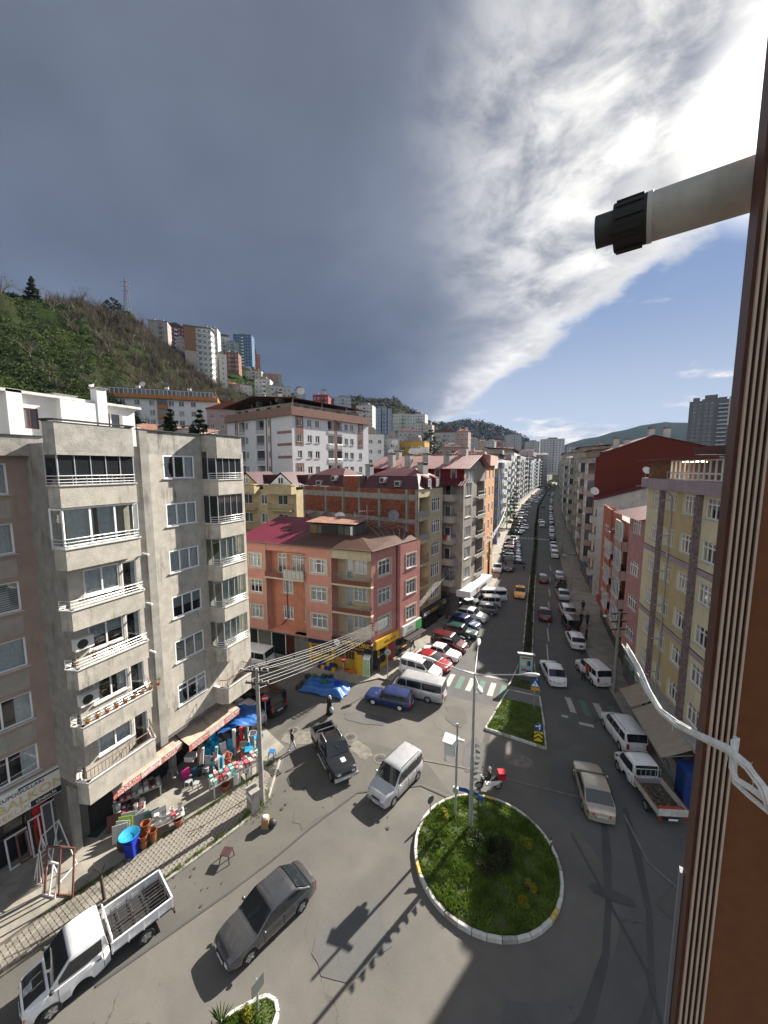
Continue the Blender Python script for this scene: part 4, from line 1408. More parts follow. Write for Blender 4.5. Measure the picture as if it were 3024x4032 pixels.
def scooter(x,y,head,col,label,box=None,group=None,z=0.0):
 """step-through motor scooter; box = colour of a delivery box"""
 root=empty('motor_scooter',(x,y,z),-rad(head),label,'scooter',group)
 m=PAINT[col]
 for yy in(.62,-.60):
  mb=MB()
  n=16
  prof=[(.17,-.05),(.24,-.055),(.265,0),(.24,.055),(.17,.05)]
  for r_2,xx in prof:
   for i in range(n):
    a=2*PI*i/n
    mb.v.append((xx,yy+r_2*math.cos(a),.265+r_2*math.sin(a)))
  for j in range(4):
   for i in range(n):
    mb.f.append((j*n+i,j*n+(i+1)%n,(j+1)*n+(i+1)%n,(j+1)*n+i))
    mb.m.append(0)
  w=link('wheel',mb.mesh('scooter_tyre',tyre_m,50),root)
  mb=MB()
  mb.cyl((-.04,yy,.265),(.04,yy,.265),.17,n=14)
  link('rim',mb.mesh('scooter_rim',rimd_m,40),w)
 mb=MB()
 mb.xprism([(-.62,.50),(-.30,.34),(.22,.30),(.30,.36),(.46,.86),(.52,.96),(.42,.98),(.20,.44),(-.05,.42),(-.12,.66),(-.62,.72),(-.80,.62)],-.14,.14)
 link('body',mb.mesh('scooter_body',m,30),root)
 mb=MB()
 mb.xprism([(-.66,.72),(-.10,.67),(-.06,.74),(-.30,.79),(-.66,.82)],-.13,.13)
 link('seat',mb.mesh('scooter_seat',dark_m,40),root)
 mb=MB()
 mb.tube([(0,.62,.27),(0,.48,.80),(0,.42,1.02)],.03,6)
 mb.tube([(-.34,.30,1.04),(-.12,.42,1.03),(.12,.42,1.03),(.34,.30,1.04)],.02,6)
 for s in(-.3,.3):
  mb.tube([(s,.32,1.05),(s*1.2,.36,1.24)],.008,5)
  mb.sphere((s*1.2,.36,1.27),.055,7,5)
 link('handlebar',mb.mesh('scooter_bar',dark_m,60),root)
 mb=MB()
 mb.sphere((0,.54,.92),.09,8,6)
 link('headlight',mb.mesh('scooter_light',lampw_m,60),root)
 mb=MB()
 mb.cyl((.17,-.2,.3),(.17,-.78,.36),.05,n=8)
 link('exhaust',mb.mesh('scooter_exhaust',dark_m,50),root)
 if box:
  mb=MB()
  mb.box(-.24,.24,-1.02,-.56,.84,1.28)
  b=link('delivery_box',mb.mesh('delivery_box',box),root)
  mb=MB()
  mb.box(-.255,.255,-1.035,-.545,1.19,1.225)
  link('lid_rim',mb.mesh('box_rim',dark_m),b)
 return root
scooter(-2.93,23.86,-112,'white','white delivery scooter with a red box beside the round grass island',mat('red_box',(.42,.012,.02),.4,.08))
scooter(-8.74,44.1,107,'green','pale green scooter parked between the green wagon and the dark red van')
scooter(3.75,47.6,-8,'white','white scooter behind the white hatchback at the right kerb')
scooter(-4.68,83.2,178,'black','black motorcycle coming down the far carriageway')
ORD5=['first','second','third','fourth','fifth']
mot='motorcycles parked between the silver cars at the right kerb'
for i in range(5):
 scooter(1.75+.16*i+.1*(i%2),70.2+1.05*i,-75+4*i,['black','dark','black','maroon','black'][i],'dark motorcycle in the tight row behind the silver saloon, %s from it'%ORD5[i],group=mot,z=0.0)
# ---- cars one can pick out
V=vehicle
V('sedan','dark',-11.2,12.15,-160,'dark grey saloon driving through the sunlit junction in the foreground',name='moving_car')
V('van','silver',-8.58,21.65,-164,'silver high roofed van with roof rails driving left of the round island','van',rails=True,name='moving_van')
V('wagon','blue',-12.5,29.75,-93,'dark blue boxy estate car beside the silver minibus',rims='w')
V('minibus','silver',-10.45,31.95,-90,'long silver minibus parked by the sunlit crossing','minibus')
V('van','white',-11.45,35.35,95,'white high roofed van parked next to the silver minibus','van')
V('sedan','red',-10.95,37.65,105,'bright red saloon parked behind the white van')
V('oldsedan','white',-10.5,39.95,99,'old white boxy saloon between the red and the dark red cars',rims='w')
V('van','maroon',-10.2,42.25,99,'dark red high roofed van in the diagonal row','van')
V('wagon','green',-9.75,46.3,95,'dark green estate car in the diagonal row')
V('hatch','blue',-9.8,49.2,108,'dark blue hatchback with bright bonnet in the diagonal row')
V('suv','white',-9.5,52.0,99,'white rounded crossover in the diagonal row')
V('suv','grey',-8.55,54.9,-100,'grey crossover parked nose to the pavement')
V('van','silver',-8.4,57.8,-110,'silver van between the grey crossover and the white minibus','van')
V('minibus','white',-8.25,61.0,-112,'white minibus at the far end of the near diagonal row','minibus')
tx=V('sedan','yellow',-4.12,65.3,177,'yellow taxi coming down the left carriageway','taxi',name='taxi')
mb=MB()
mb.box(-.32,.32,-.58,-.40,1.46,1.60)
link('taxi_sign',mb.mesh('taxi_sign',mat('taxi_sign',(.7,.5,.08),.4,0)),tx)
V('sedan','white',-9.5,79.6,178,'white saloon facing us beside the grey box van')
bx=V('bigvan','grey',-7.5,81.5,179,'grey box van facing us at the start of the far row','van')
mb=MB()
mb.box(-1.0,1.0,-2.6,.75,1.9,2.25)
link('canopy',mb.mesh('van_canopy',mat('canvas_grey',(.10,.10,.10),.9,.2,4)),bx)
V('sedan','tan',3.25,26.0,-8,'champagne saloon driving away in the shaded right lane',name='moving_car')
V('sedan','white',0.85,40.4,-15,'white saloon driving away beside the advertising board',name='moving_car')
V('sedan','maroon',-0.2,57.0,-3,'dark red saloon driving away in the right carriageway',name='moving_car')
V('hatch','maroon',-0.82,75.4,-3,'red hatchback with lit tail lights farther up the right carriageway',name='moving_car')
V('van','white',5.85,32.85,-18,'white high roofed van with two rear doors ahead of the pickup','van',rails=True)
dv=V('van','white',4.55,41.9,-25,'white delivery van with an orange and teal side panel','van',rails=True)
mb=MB()
mb.box(-.90,-.885,-.9,.0,.55,1.52,0)
mb.box(-.90,-.886,-.9,-.35,.50,.95,1)
link('side_print',mb.mesh('side_print',[mat('print_orange',(.60,.12,.03),.5,0),mat('print_teal',(.02,.28,.30),.5,0)]),dv)
V('hatch','white',3.3,49.5,-9,'white hatchback in front of the white scooter at the right kerb')
V('van','black',2.95,54.2,-9,'black van behind the silver crossover at the right kerb','van')
V('suv','silver',2.72,59.3,-8,'silver crossover ahead of the black van at the right kerb')
V('sedan','silver',2.3,67.2,-7,'silver saloon just before the row of motorcycles')
V('hatch','silver',1.95,78.9,-4,'silver hatchback just beyond the row of motorcycles')
V('bigvan','white',-28.9,30.35,-95,'white van in the side street in front of the salmon block','van')
V('bigvan','black',-22.7,25.0,-76,'black van with a bright roof behind the grey corner block','van')
V('sedan','silver',-23.0,22.95,-78,'silver saloon half hidden by the awning of the grey corner block')
V('hatch','white',-20.9,4.1,-161,'white car cut off by the left edge behind the flatbed truck')
V('hatch','red',4.15,8.2,10,'red car cut off behind the window frame at the bottom edge')
# ---- the far rows
left_far=[(88,'dark','wagon',98),(91.4,'white','hatch',100),(94.6,'black','sedan',99),(97.4,'silver','van',98),(100.3,'red','hatch',97),(103.2,'dark','suv',98),(106.4,'black','sedan',97),(110,'maroon','hatch',96),(114.6,'silver','sedan',172)]
for i,(yy,c,k,h)in enumerate(left_far):
 V(k,c,kerb_l(yy)+2.5,yy,h,'%s %s in the left row before the crossing, %s from the box van'%({'dark':'dark grey','maroon':'dark red'}.get(c,c),{'wagon':'estate car','van':'van','suv':'crossover','sedan':'saloon'}.get(k,'hatchback'),['first','second','third','fourth','fifth','sixth','seventh','eighth','ninth'][i]),'car','cars parked nose in along the left kerb',1)
V('sedan','silver',-8.5,132.0,176,'silver saloon double parked beyond the far crossing, the left of the two','car',None,1)
V('hatch','white',-7.75,139.0,176,'white hatchback double parked beyond the far crossing, the right of the two','car',None,1)
ORD=['first','second','third','fourth','fifth','sixth','seventh','eighth','ninth','tenth','eleventh','twelfth','thirteenth','fourteenth','fifteenth','sixteenth','seventeenth','eighteenth','nineteenth','twentieth']
CN={'dark':'dark grey','maroon':'dark red','navy':'navy blue'}
cols=['black','black','maroon','dark','white','black','white','silver','dark','white','black','dark','white','grey','white','red','white','silver','white','navy']
yy=126.0
for i in range(20):
 k=['sedan','suv','van','hatch','bigvan'][i%5]
 V(k,cols[i],kerb_l(yy)+2.6,yy,96+rnd.uniform(-5,5),'%s vehicle in the left kerb row, %s beyond the far crossing'%(CN.get(cols[i],cols[i]),ORD[i]),'car','vehicles in the left row beyond the far crossing',2)
 yy+=6.0+i*0.9
cols=['white','white','white','dark','silver','white','dark','black','white','silver','black','white','white','dark','silver','white','grey','black','white','white']
yy=97.5
for i in range(20):
 k=['van','van','sedan','hatch','sedan','suv','bigvan','sedan','hatch','van'][i%10]
 V(k,cols[i],interp(KERB_R,yy)-1.15,yy,-2,'%s vehicle at the right kerb, %s beyond the silver hatchback'%(CN.get(cols[i],cols[i]),ORD[i]),'car','vehicles in the right row beyond the motorcycles',1 if yy<125 else 2)
 yy+=6.0+i*0.7+(3 if i==2 else 0)
V('bigvan','white',-2.85,147.0,-2,'white van driving away in the right carriageway beyond the far crossing','van',None,1,name='moving_van')
for x,y,c,k,h,lb in((-3.5,156,'white','sedan',-2,'white saloon driving away just ahead of the distant white van'),(-4.2,216,'black','sedan',-2,'black saloon far up the right carriageway'),(-2.7,312,'black','bigvan',0,'black van far up the right carriageway'),(-8.6,247,'white','bigvan',178,'white van far up the left carriageway coming down'),(-8.0,281,'white','sedan',178,'white saloon behind the distant oncoming white van'),(-7.0,304,'silver','sedan',178,'silver saloon farthest of the three oncoming in the left lane'),(-3.5,420,'white','sedan',170,'white car at the far bend of the street'),(-0.5,455,'silver','van',170,'silver van at the far bend of the street'),(1.5,500,'white','bigvan',165,'white van beyond the far bend of the street')):
 V(k,c,x,y,h,lb,'van' if 'van' in k else 'car',None,2,name='moving_van' if 'van' in k else 'moving_car')
# ---------------------------------------------------------------- building kit
def plaster(name,col,stain=0.35,var=0.10,dirt=None,bump=0.15,scale=1.2):
 return mat(name,col,0.88,var,scale,bump,16,0.25,stain=stain,dirt=dirt)
def wall_face(mb,o,ud,nd,W,z0,z1,ops,m=0,depth=0.14):
 """a wall with openings: cells between the opening lines, plus the reveals"""
 us=sorted(set([0.0,W]+[min(max(u,0),W)for op in ops for u in op[:2]]))
 zs=sorted(set([z0,z1]+[min(max(z,z0),z1)for op in ops for z in op[2:4]]))
 def P(u,z,d=0.0):
  return(o[0]+ud[0]*u+nd[0]*d,o[1]+ud[1]*u+nd[1]*d,z)
 for a,b in zip(us,us[1:]):
  run=None
  for c,d in zip(zs,zs[1:]):
   um,zm=(a+b)/2,(c+d)/2
   hole=any(op[0]<um<op[1]and op[2]<zm<op[3]for op in ops)
   if hole:
    if run:
     mb.poly([P(a,run[0]),P(b,run[0]),P(b,run[1]),P(a,run[1])],m)
    run=None
   else:
    run=(run[0],d)if run else(c,d)
  if run:
   mb.poly([P(a,run[0]),P(b,run[0]),P(b,run[1]),P(a,run[1])],m)
 for op in ops:
  a,b,c,d=op[:4]
  dd=op[4]if len(op)>4 else depth
  mb.poly([P(a,c),P(b,c),P(b,c,dd),P(a,c,dd)],m)
  mb.poly([P(a,d,dd),P(b,d,dd),P(b,d),P(a,d)],m)
  mb.poly([P(a,c),P(a,c,dd),P(a,d,dd),P(a,d)],m)
  mb.poly([P(b,c,dd),P(b,c),P(b,d),P(b,d,dd)],m)
class Bld:
 def __init__(self,name,x,y,rot,W,D,label,cat='building',group=None,z=0.0):
  self.root=empty(name,(x,y,z),rad(rot),label,cat,group)
  self.W,self.D=W,D
  self.ops={'front':[],'left':[],'right':[],'back':[]}
 def face(self,f):
  W,D=self.W,self.D
  return{'front':((0,0),(1,0),(0,1),W,0.0),'right':((W,0),(0,1),(-1,0),D,PI/2),'left':((0,D),(0,-1),(1,0),D,-PI/2),'back':((W,D),(-1,0),(0,-1),W,PI)}[f]
 def at(self,f,u,z,d=0.0):
  o,ud,nd,w,r=self.face(f)
  return(o[0]+ud[0]*u+nd[0]*d,o[1]+ud[1]*u+nd[1]*d,z),r
 def walls(self,z0,z1,m,faces=('front','left','right','back'),name='wall',depth=.14,mats=None):
  for i,f in enumerate(faces):
   mb=MB()
   o,ud,nd,w,r=self.face(f)
   wall_face(mb,o,ud,nd,w,z0,z1,[p for p in self.ops[f]if p[3]>z0 and p[2]<z1],0,depth)
   link(name,mb.mesh('wall',(mats or{}).get(f,m)),self.root)
 def slab(self,z,m,th=.2,ov=0.0,name='roof'):
  mb=MB()
  mb.box(-ov,self.W+ov,-ov,self.D+ov,z-th,z)
  return link(name,mb.mesh(name,m),self.root)
 def win(self,f,uc,z,w,h,n=3,transom=0.0,lod=1,frame=None,curtain=0,sill=True,depth=.14,hole=True,dark=None):
  if hole:
   self.ops[f].append((uc-w/2,uc+w/2,z,z+h,depth))
  loc,r=self.at(f,uc,z,depth)
  window(self.root,loc,r,w,h,n,transom,lod,frame or white_pvc,curtain,sill,depth,dark)
 def part(self,name,mb,m,smooth=None,parent=None,**kw):
  return link(name,mb.mesh(name,m,smooth),parent or self.root,**kw)
WC={}
pane_tint=[glass_dark('pane_tint_%d'%i,c,.06,.7)for i,c in enumerate([(.035,.04,.045),(.06,.065,.07),(.13,.135,.135),(.25,.25,.245),(.02,.022,.026),(.09,.10,.11)])]
blind_m=mat('blind_grey',(.55,.56,.56),.8,.08,6)
curt2_m=mat('curtain_dark',(.20,.20,.20),.9,.15,6)
def window(parent,loc,r,w,h,n=3,transom=0.0,lod=1,fm=None,curtain=0,sill=True,depth=.14,dark=None):
 """frame with mullions (the window part), glass panes, curtain and sill as its own pieces"""
 fm=fm or white_pvc
 w,h=round(w,2),round(h,2)
 t=.075 if w>0.9 else .06
 key=(w,h,n,transom,fm.name,lod==2)
 if lod==2:
  dk=dark or pane_tint[rnd.choice([0,0,1,1,2,4,5])]
  key+=(dk.name,)
  if key not in WC:
   mb=MB()
   bars(mb,w,h,n,transom,t*1.15)
   mb.add([(-w/2,.0,0),(w/2,.0,0),(w/2,.0,h),(-w/2,.0,h)],[(0,1,2,3)],1)
   WC[key]=mb.mesh('window',[fm,dk])
  return link('window',WC[key],parent,loc,(0,0,r))
 if key not in WC:
  mb=MB()
  bars(mb,w,h,n,transom,t)
  WC[key]=mb.mesh('window',fm)
 o=link('window',WC[key],parent,loc,(0,0,r))
 pw=(w-t)/n-t
 rows=[(t,h-t)]if not transom else[(t,h*(1-transom)-t/2),(h*(1-transom)+t/2,h-t)]
 for za,zb in rows:
  k2=('pane',round(pw,2),round(zb-za,2))
  if k2 not in WC:
   mb=MB()
   mb.add([(-pw/2-.01,0,0),(pw/2+.01,0,0),(pw/2+.01,0,zb-za),(-pw/2-.01,0,zb-za)],[(0,1,2,3)])
   WC[k2]=[mb.mesh('pane',m)for m in[pane_clear]+pane_tint]
  for i in range(n):
   x=-w/2+t+pw/2+i*(pw+t)
   me=WC[k2][0]if lod==0 else WC[k2][1+rnd.choice([0,0,1,1,2,2,3,5])]
   link('pane',me,o,(x,-.03,za))
 if lod==0:
  style=curtain if curtain else rnd.choice([1,1,1,2,3,4])
  k3=('curt',w,h,style)
  if k3 not in WC:
   mb=MB()
   if style in(1,3):
    z0=0.02 if style==1 else h*.45
    mb.grid(lambda u,v:(-w/2+w*u,.07+.022*math.sin(u*w*42)+.01*math.sin(u*w*17),z0+(h-z0)*v),max(8,int(w*26)),1)
   elif style==2:
    for a,b in((0,.3),(.72,1)):
     mb.grid(lambda u,v,a=a,b=b:(-w/2+w*(a+(b-a)*u*(1-.3*math.sin(PI*v)*(1 if a==0 else 0))),.07+.025*math.sin(u*26),h*v),12,4)
   elif style==4:
    for k in range(int(h/.11)):
     mb.box(-w/2,w/2,.06,.065,h-.11*k-.085,h-.11*k-.005)
   WC[k3]=mb.mesh('curtain',{1:curtain_m,2:curtain_m,3:blind_m,4:blind_m}[style],180 if style!=4 else None)
  link('curtain',WC[k3],o)
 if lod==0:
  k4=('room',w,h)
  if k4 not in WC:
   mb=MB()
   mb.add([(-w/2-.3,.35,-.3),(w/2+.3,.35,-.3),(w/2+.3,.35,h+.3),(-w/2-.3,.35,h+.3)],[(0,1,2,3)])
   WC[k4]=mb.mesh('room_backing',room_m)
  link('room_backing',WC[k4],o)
 if sill:
  k5=('sill',w,depth)
  if k5 not in WC:
   mb=MB()
   mb.box(-w/2-.08,w/2+.08,-depth-.09,-.02,-.055,-.004)
   WC[k5]=mb.mesh('sill',sill_m)
  link('sill',WC[k5],o)
 return o
sill_m=mat('window_sill',(.52,.51,.49),.8,.12,4,.1,20,stain=.4)
def bars(mb,w,h,n,transom,t):
 d0,d1=-.07,-.005
 mb.box(-w/2,w/2,d0,d1,0,t)
 mb.box(-w/2,w/2,d0,d1,h-t,h)
 for i in range(n+1):
  x=-w/2+(w-t)*i/n
  mb.box(x,x+t,d0-.004,d1,t,h-t)
 if transom:
  zt=h*(1-transom)
  mb.box(-w/2+t,w/2-t,d0+.003,d1,zt-t/2,zt+t/2)
def rail(mb,pts,z,style='tubes',h=.42,r=.017,gap=.11):
 """railing along a plan polyline"""
 P=[Vector((p[0],p[1],0))for p in pts]
 if style=='tubes':
  for k in(.14,.28,h):
   mb.tube([p+Vector((0,0,z+k))for p in P],r if k<h else r*1.3,5)
  step=.55
 else:
  mb.tube([p+Vector((0,0,z+h))for p in P],r*1.2,5)
  mb.tube([p+Vector((0,0,z+.05))for p in P],r,4)
  step=gap
 for a,b in zip(P,P[1:]):
  l=(b-a).length
  n=max(1,int(l/step))
  for i in range(n+1):
   q=a+(b-a)*(i/n)
   mb.cyl(q+Vector((0,0,z)),q+Vector((0,0,z+h)),r*(.9 if style=='tubes' else .55),n=4,caps=False)
def band(mb,pts,z0,z1,th=.12,m=0):
 """parapet wall along a plan polyline (outline), thickness inwards ignored at the joints"""
 for a,b in zip(pts,pts[1:]):
  a,b=Vector((a[0],a[1],0)),Vector((b[0],b[1],0))
  d=(b-a).normalized()
  nn=Vector((-d.y,d.x,0))*th
  v=[a,b,b+nn,a+nn]
  mb.add([(p.x,p.y,z0)for p in v]+[(p.x,p.y,z1)for p in v],[(0,3,2,1),(4,5,6,7),(0,1,5,4),(1,2,6,5),(2,3,7,6),(3,0,4,7)],m)
def rib_sheet(mb,A,B,C,D,step=.35,h=.035,m=0):
 """corrugated sheet: ribs run from edge AB to edge DC"""
 A,B,C,D=map(Vector,(A,B,C,D))
 n=max(2,int((B-A).length/step))
 nrm=(B-A).cross(D-A).normalized()
 if nrm.z<0:
  nrm=-nrm
 top,bot=[],[]
 for i in range(n*4+1):
  u=i/(n*4)
  up=h if i%4 in(1,2)else 0
  top.append(D+(C-D)*u+nrm*up)
  bot.append(A+(B-A)*u+nrm*up)
 v=bot+top
 k=len(bot)
 mb.add(v,[(i,i+1,k+i+1,k+i)for i in range(k-1)],m)
roof_red=mat('roof_sheet_red',(.105,.020,.026),.45,.18,.5,stain=.35,dirt=(.07,.03,.03))
roof_crim=mat('roof_sheet_crimson',(.135,.016,.034),.42,.12,.5,stain=.25,dirt=(.08,.03,.035))
roof_brown=mat('roof_sheet_brown',(.085,.042,.030),.5,.2,.5,stain=.5,dirt=(.05,.035,.03))
roof_pink=mat('roof_sheet_faded',(.30,.16,.155),.45,.15,.6,stain=.5,dirt=(.16,.08,.075))
chim_m=plaster('chimney_plaster',(.36,.34,.32),.6)
brickr_m=mat('hollow_brick',(.225,.062,.030),.9,.3,5,.3,25,stain=.3)
mortar_m=mat('mortar',(.17,.12,.095),.95,.2,4,.2,20)
beam_m=mat('raw_concrete',(.25,.235,.215),.9,.2,1.4,.25,14,stain=.7,dirt=(.07,.065,.06))
iron_m=mat('painted_iron',(.11,.055,.035),.6,.2,8)
irong_m=mat('grey_iron',(.20,.20,.20),.5,.15,8,metal=.4)
dish_m=mat('dish_white',(.62,.61,.59),.5,.1,6,stain=.3)
dishd_m=mat('dish_dark',(.09,.08,.075),.5,.15,6)
def chimney(b,x,y,z,w,d,h,m=None,cap=True):
 mb=MB()
 mb.box(x-w/2,x+w/2,y-d/2,y+d/2,z-.6,z+h)
 c=b.part('chimney',mb,m or chim_m)
 if cap:
  mb=MB()
  for sx in(-1,1):
   mb.box(x+sx*(w/2-.06)-.05,x+sx*(w/2-.06)+.05,y-d/2,y+d/2,z+h,z+h+.25)
  mb.box(x-w/2-.09,x+w/2+.09,y-d/2-.09,y+d/2+.09,z+h+.25,z+h+.33)
  link('chimney_cap',mb.mesh('chimney_cap',beam_m),c)
 return c
def dish(x,y,z,r,face,label,m=None,group='satellite dishes on the roofs',tilt=.45):
 """satellite dish on a short pole; face = heading it looks to (degrees clockwise)"""
 root=empty('satellite_dish',(x,y,z),-rad(face),label,'satellite dish',group)
 mb=MB()
 mb.cyl((0,-.12,-.05),(0,-.12,r+.25),.03,n=6)
 link('pole',mb.mesh('dish_pole',steel_m),root)
 mb=MB()
 c=Vector((0,0,r+.30))
 ax=Vector((0,math.cos(tilt),math.sin(tilt)))
 up=Vector((0,-math.sin(tilt),math.cos(tilt)))
 n=18
 for j in range(5):
  q=j/4
  for i in range(n):
   a=2*PI*i/n
   mb.v.append(tuple(c+ax*(.16*r*q*q)*1.6+(Vector((1,0,0))*math.cos(a)+up*math.sin(a))*r*q))
 for j in range(4):
  for i in range(n):
   mb.f.append((j*n+i,j*n+(i+1)%n,(j+1)*n+(i+1)%n,(j+1)*n+i))
   mb.m.append(0)
 link('reflector',mb.mesh('dish_reflector',m or dish_m,180),root)
 mb=MB()
 mb.tube([c-up*r*.9+ax*.2*r,c+ax*r*.9-up*r*.2],.015,5)
 mb.sphere(tuple(c+ax*r*.9-up*r*.2),.06,6,4)
 link('arm',mb.mesh('dish_arm',dark_m),root)
 return root
def text(parent,s,loc,rot,size,m,ex=.01,name='lettering',align='LEFT',sx=1.0,bold=0.0):
 c=bpy.data.curves.new(name,'FONT')
 c.body=s
 c.size=size
 c.extrude=ex
 c.offset=bold
 c.align_x=align
 c.materials.append(m)
 tmp=bpy.data.objects.new('tmp',c)
 me=bpy.data.meshes.new_from_object(tmp)
 bpy.data.objects.remove(tmp)
 if not me.materials:
  me.materials.append(m)
 o=link(name,me,parent,loc,rot)
 o.scale=(sx,1,1)
 return o
black_txt=mat('letter_black',(.02,.02,.022),.6,0)
white_txt=mat('letter_white',(.75,.75,.75),.6,0)
gold_txt=mat('letter_gold',(.62,.36,.03),.5,.1,8)
sand_txt=mat('letter_sand',(.60,.47,.20),.5,.12,8)
navy_txt=mat('letter_navy',(.02,.02,.12),.5,0)
shop_dark=glass_dark('shop_glass',(.02,.022,.024),.08,.6)
def ac_unit(x,y,z,rot,label,group='air conditioner outdoor units'):
 root=empty('ac_unit',(x,y,z),rad(rot),label,'air conditioner',group)
 mb=MB()
 mb.box(-.42,.42,-.34,-.05,0,.6)
 link('casing',mb.mesh('ac_casing',mat('ac_white',(.66,.66,.63),.5,.06,4,stain=.25)),root)
 mb=MB()
 mb.cyl((-.10,-.345,.3),(-.10,-.36,.3),.24,n=16)
 link('fan',mb.mesh('ac_fan',dark_m),root)
 mb=MB()
 for s in(-.3,.3):
  mb.box(s-.02,s+.02,-.36,0,-.05,0)
 link('bracket',mb.mesh('ac_bracket',steel_m),root)
 return root
def awning(b,pts_back,pts_front,z_back,z_front,drop,m,ms,stripes=True,name='awning'):
 """fabric awning with a printed valance; plan points in the building frame"""
 A,B=pts_back
 D,C=pts_front
 mb=MB()
 n=14
 def fn(u,v):
  p0=lerp2(A,B,u)
  p1=lerp2(D,C,u)
  p=lerp2(p0,p1,v)
  sag=.05*math.sin(PI*v)*(.5+.5*math.cos(u*n*2*PI/2))
  return(p[0],p[1],z_back+(z_front-z_back)*v-sag)
 mb.grid(fn,n*2,4)
 o=b.part(name,mb,m,180)
 mb=MB()
 mb.add([(D[0],D[1],z_front-drop),(C[0],C[1],z_front-drop),(C[0],C[1],z_front),(D[0],D[1],z_front)],[(0,1,2,3)])
 v=link('valance',mb.mesh('valance',ms),o)
 mb=MB()
 mb.tube([(D[0],D[1],z_front),(C[0],C[1],z_front)],.03,6)
 for k in(0.02,.98):
  p0,p1=lerp2(A,B,k),lerp2(D,C,k)
  mb.tube([(p0[0],p0[1],z_back-.5),(p1[0],p1[1],z_front-.04)],.022,5)
 link('awning_frame',mb.mesh('awning_frame',steel_m,60),o)
 return o
# ---------------------------------------------------------------- the grey corner block on the left
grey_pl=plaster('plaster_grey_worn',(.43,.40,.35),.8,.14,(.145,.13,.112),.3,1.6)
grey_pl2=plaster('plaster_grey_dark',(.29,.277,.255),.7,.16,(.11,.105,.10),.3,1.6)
loggia_pl=plaster('plaster_loggia',(.46,.455,.44),.2,.08)
B=Bld('apartment_block',-21.3,10.45,90,11.9,7.6,'tall grey concrete apartment block with railed balconies above the goods stall','apartment block','apartment blocks along the left side')
gb=B
ST=2.91
for k in range(6):
 z=5.78+ST*k
 B.win('front',6.475,z,2.15,1.38,3,.28 if k==0 else 0,0,None,[2,4,3,1,1,2][k],True,.07)
 if k<4:
  B.win('front',1.55,z+.05,1.75,1.32,2,0,0,None,[1,2,3,1][k],True,.10)
  B.win('front',2.95,z-.85,.78,2.2,1,.0,0,None,2,False,.10)
 zz=z-.9
 if k>0:
  B.win('front',9.55,z-.8,1.7,2.1,2,0,1,None,0,False,.10)
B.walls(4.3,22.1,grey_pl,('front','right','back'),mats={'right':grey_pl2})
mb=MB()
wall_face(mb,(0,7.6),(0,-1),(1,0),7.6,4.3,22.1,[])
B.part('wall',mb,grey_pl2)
mb=MB()
mb.box(0.02,11.88,.02,2.0,4.05,4.298)
mb.box(0,11.9,2.0,7.6,.17,4.298)
B.part('ground_floor',mb,mat('shop_back_wall',(.14,.13,.12),.9,.2,1))
B.slab(22.15,beam_m,.3,-.02)
mb=MB()
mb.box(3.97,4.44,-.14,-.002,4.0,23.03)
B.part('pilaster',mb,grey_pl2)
LC=[(-.1,.4),(-.66,-.5),(-.5,-1.1),(2.98,-1.1),(3.45,-.003)]
RCc=[(8.2,-.003),(8.2,-.65),(8.45,-1.1),(10.65,-1.1),(10.9,-.65),(10.9,-.003)]
mb=MB()
for a,b in(((4.45,0),(8.19,0)),):
 band(mb,[(4.45,-.004),(8.19,-.004)],21.76,23.06,.16)
band(mb,LC,21.72,23.02,.15)
band(mb,RCc,21.78,23.08,.15)
mb.prism(LC+[(3.45,.4)],21.56,21.718)
mb.prism(RCc+[(10.9,.3),(8.2,.3)][:2],21.6,21.776)
B.part('parapet',mb,plaster('plaster_parapet',(.36,.345,.315),.95,.18,(.075,.07,.066),.35,2.2))
mb=MB()
for P_ in(LC,RCc,[(4.0,-.02),(8.19,-.02)]):
 zt={0:23.022}.get(0)
 for a,b in zip(P_,P_[1:]):
  d=Vector((b[0]-a[0],b[1]-a[1],0)).normalized()
  n_=Vector((-d.y,d.x,0))
  c=(Vector((a[0],a[1],0))+Vector((b[0],b[1],0)))/2+n_*.06
  l=math.hypot(b[0]-a[0],b[1]-a[1])/2
  mb.obox((c.x,c.y,23.115),d*(l+.05),n_*.14,(0,0,.03))
B.part('coping',mb,mat('coping_dark',(.055,.053,.05),.9,.25,3))
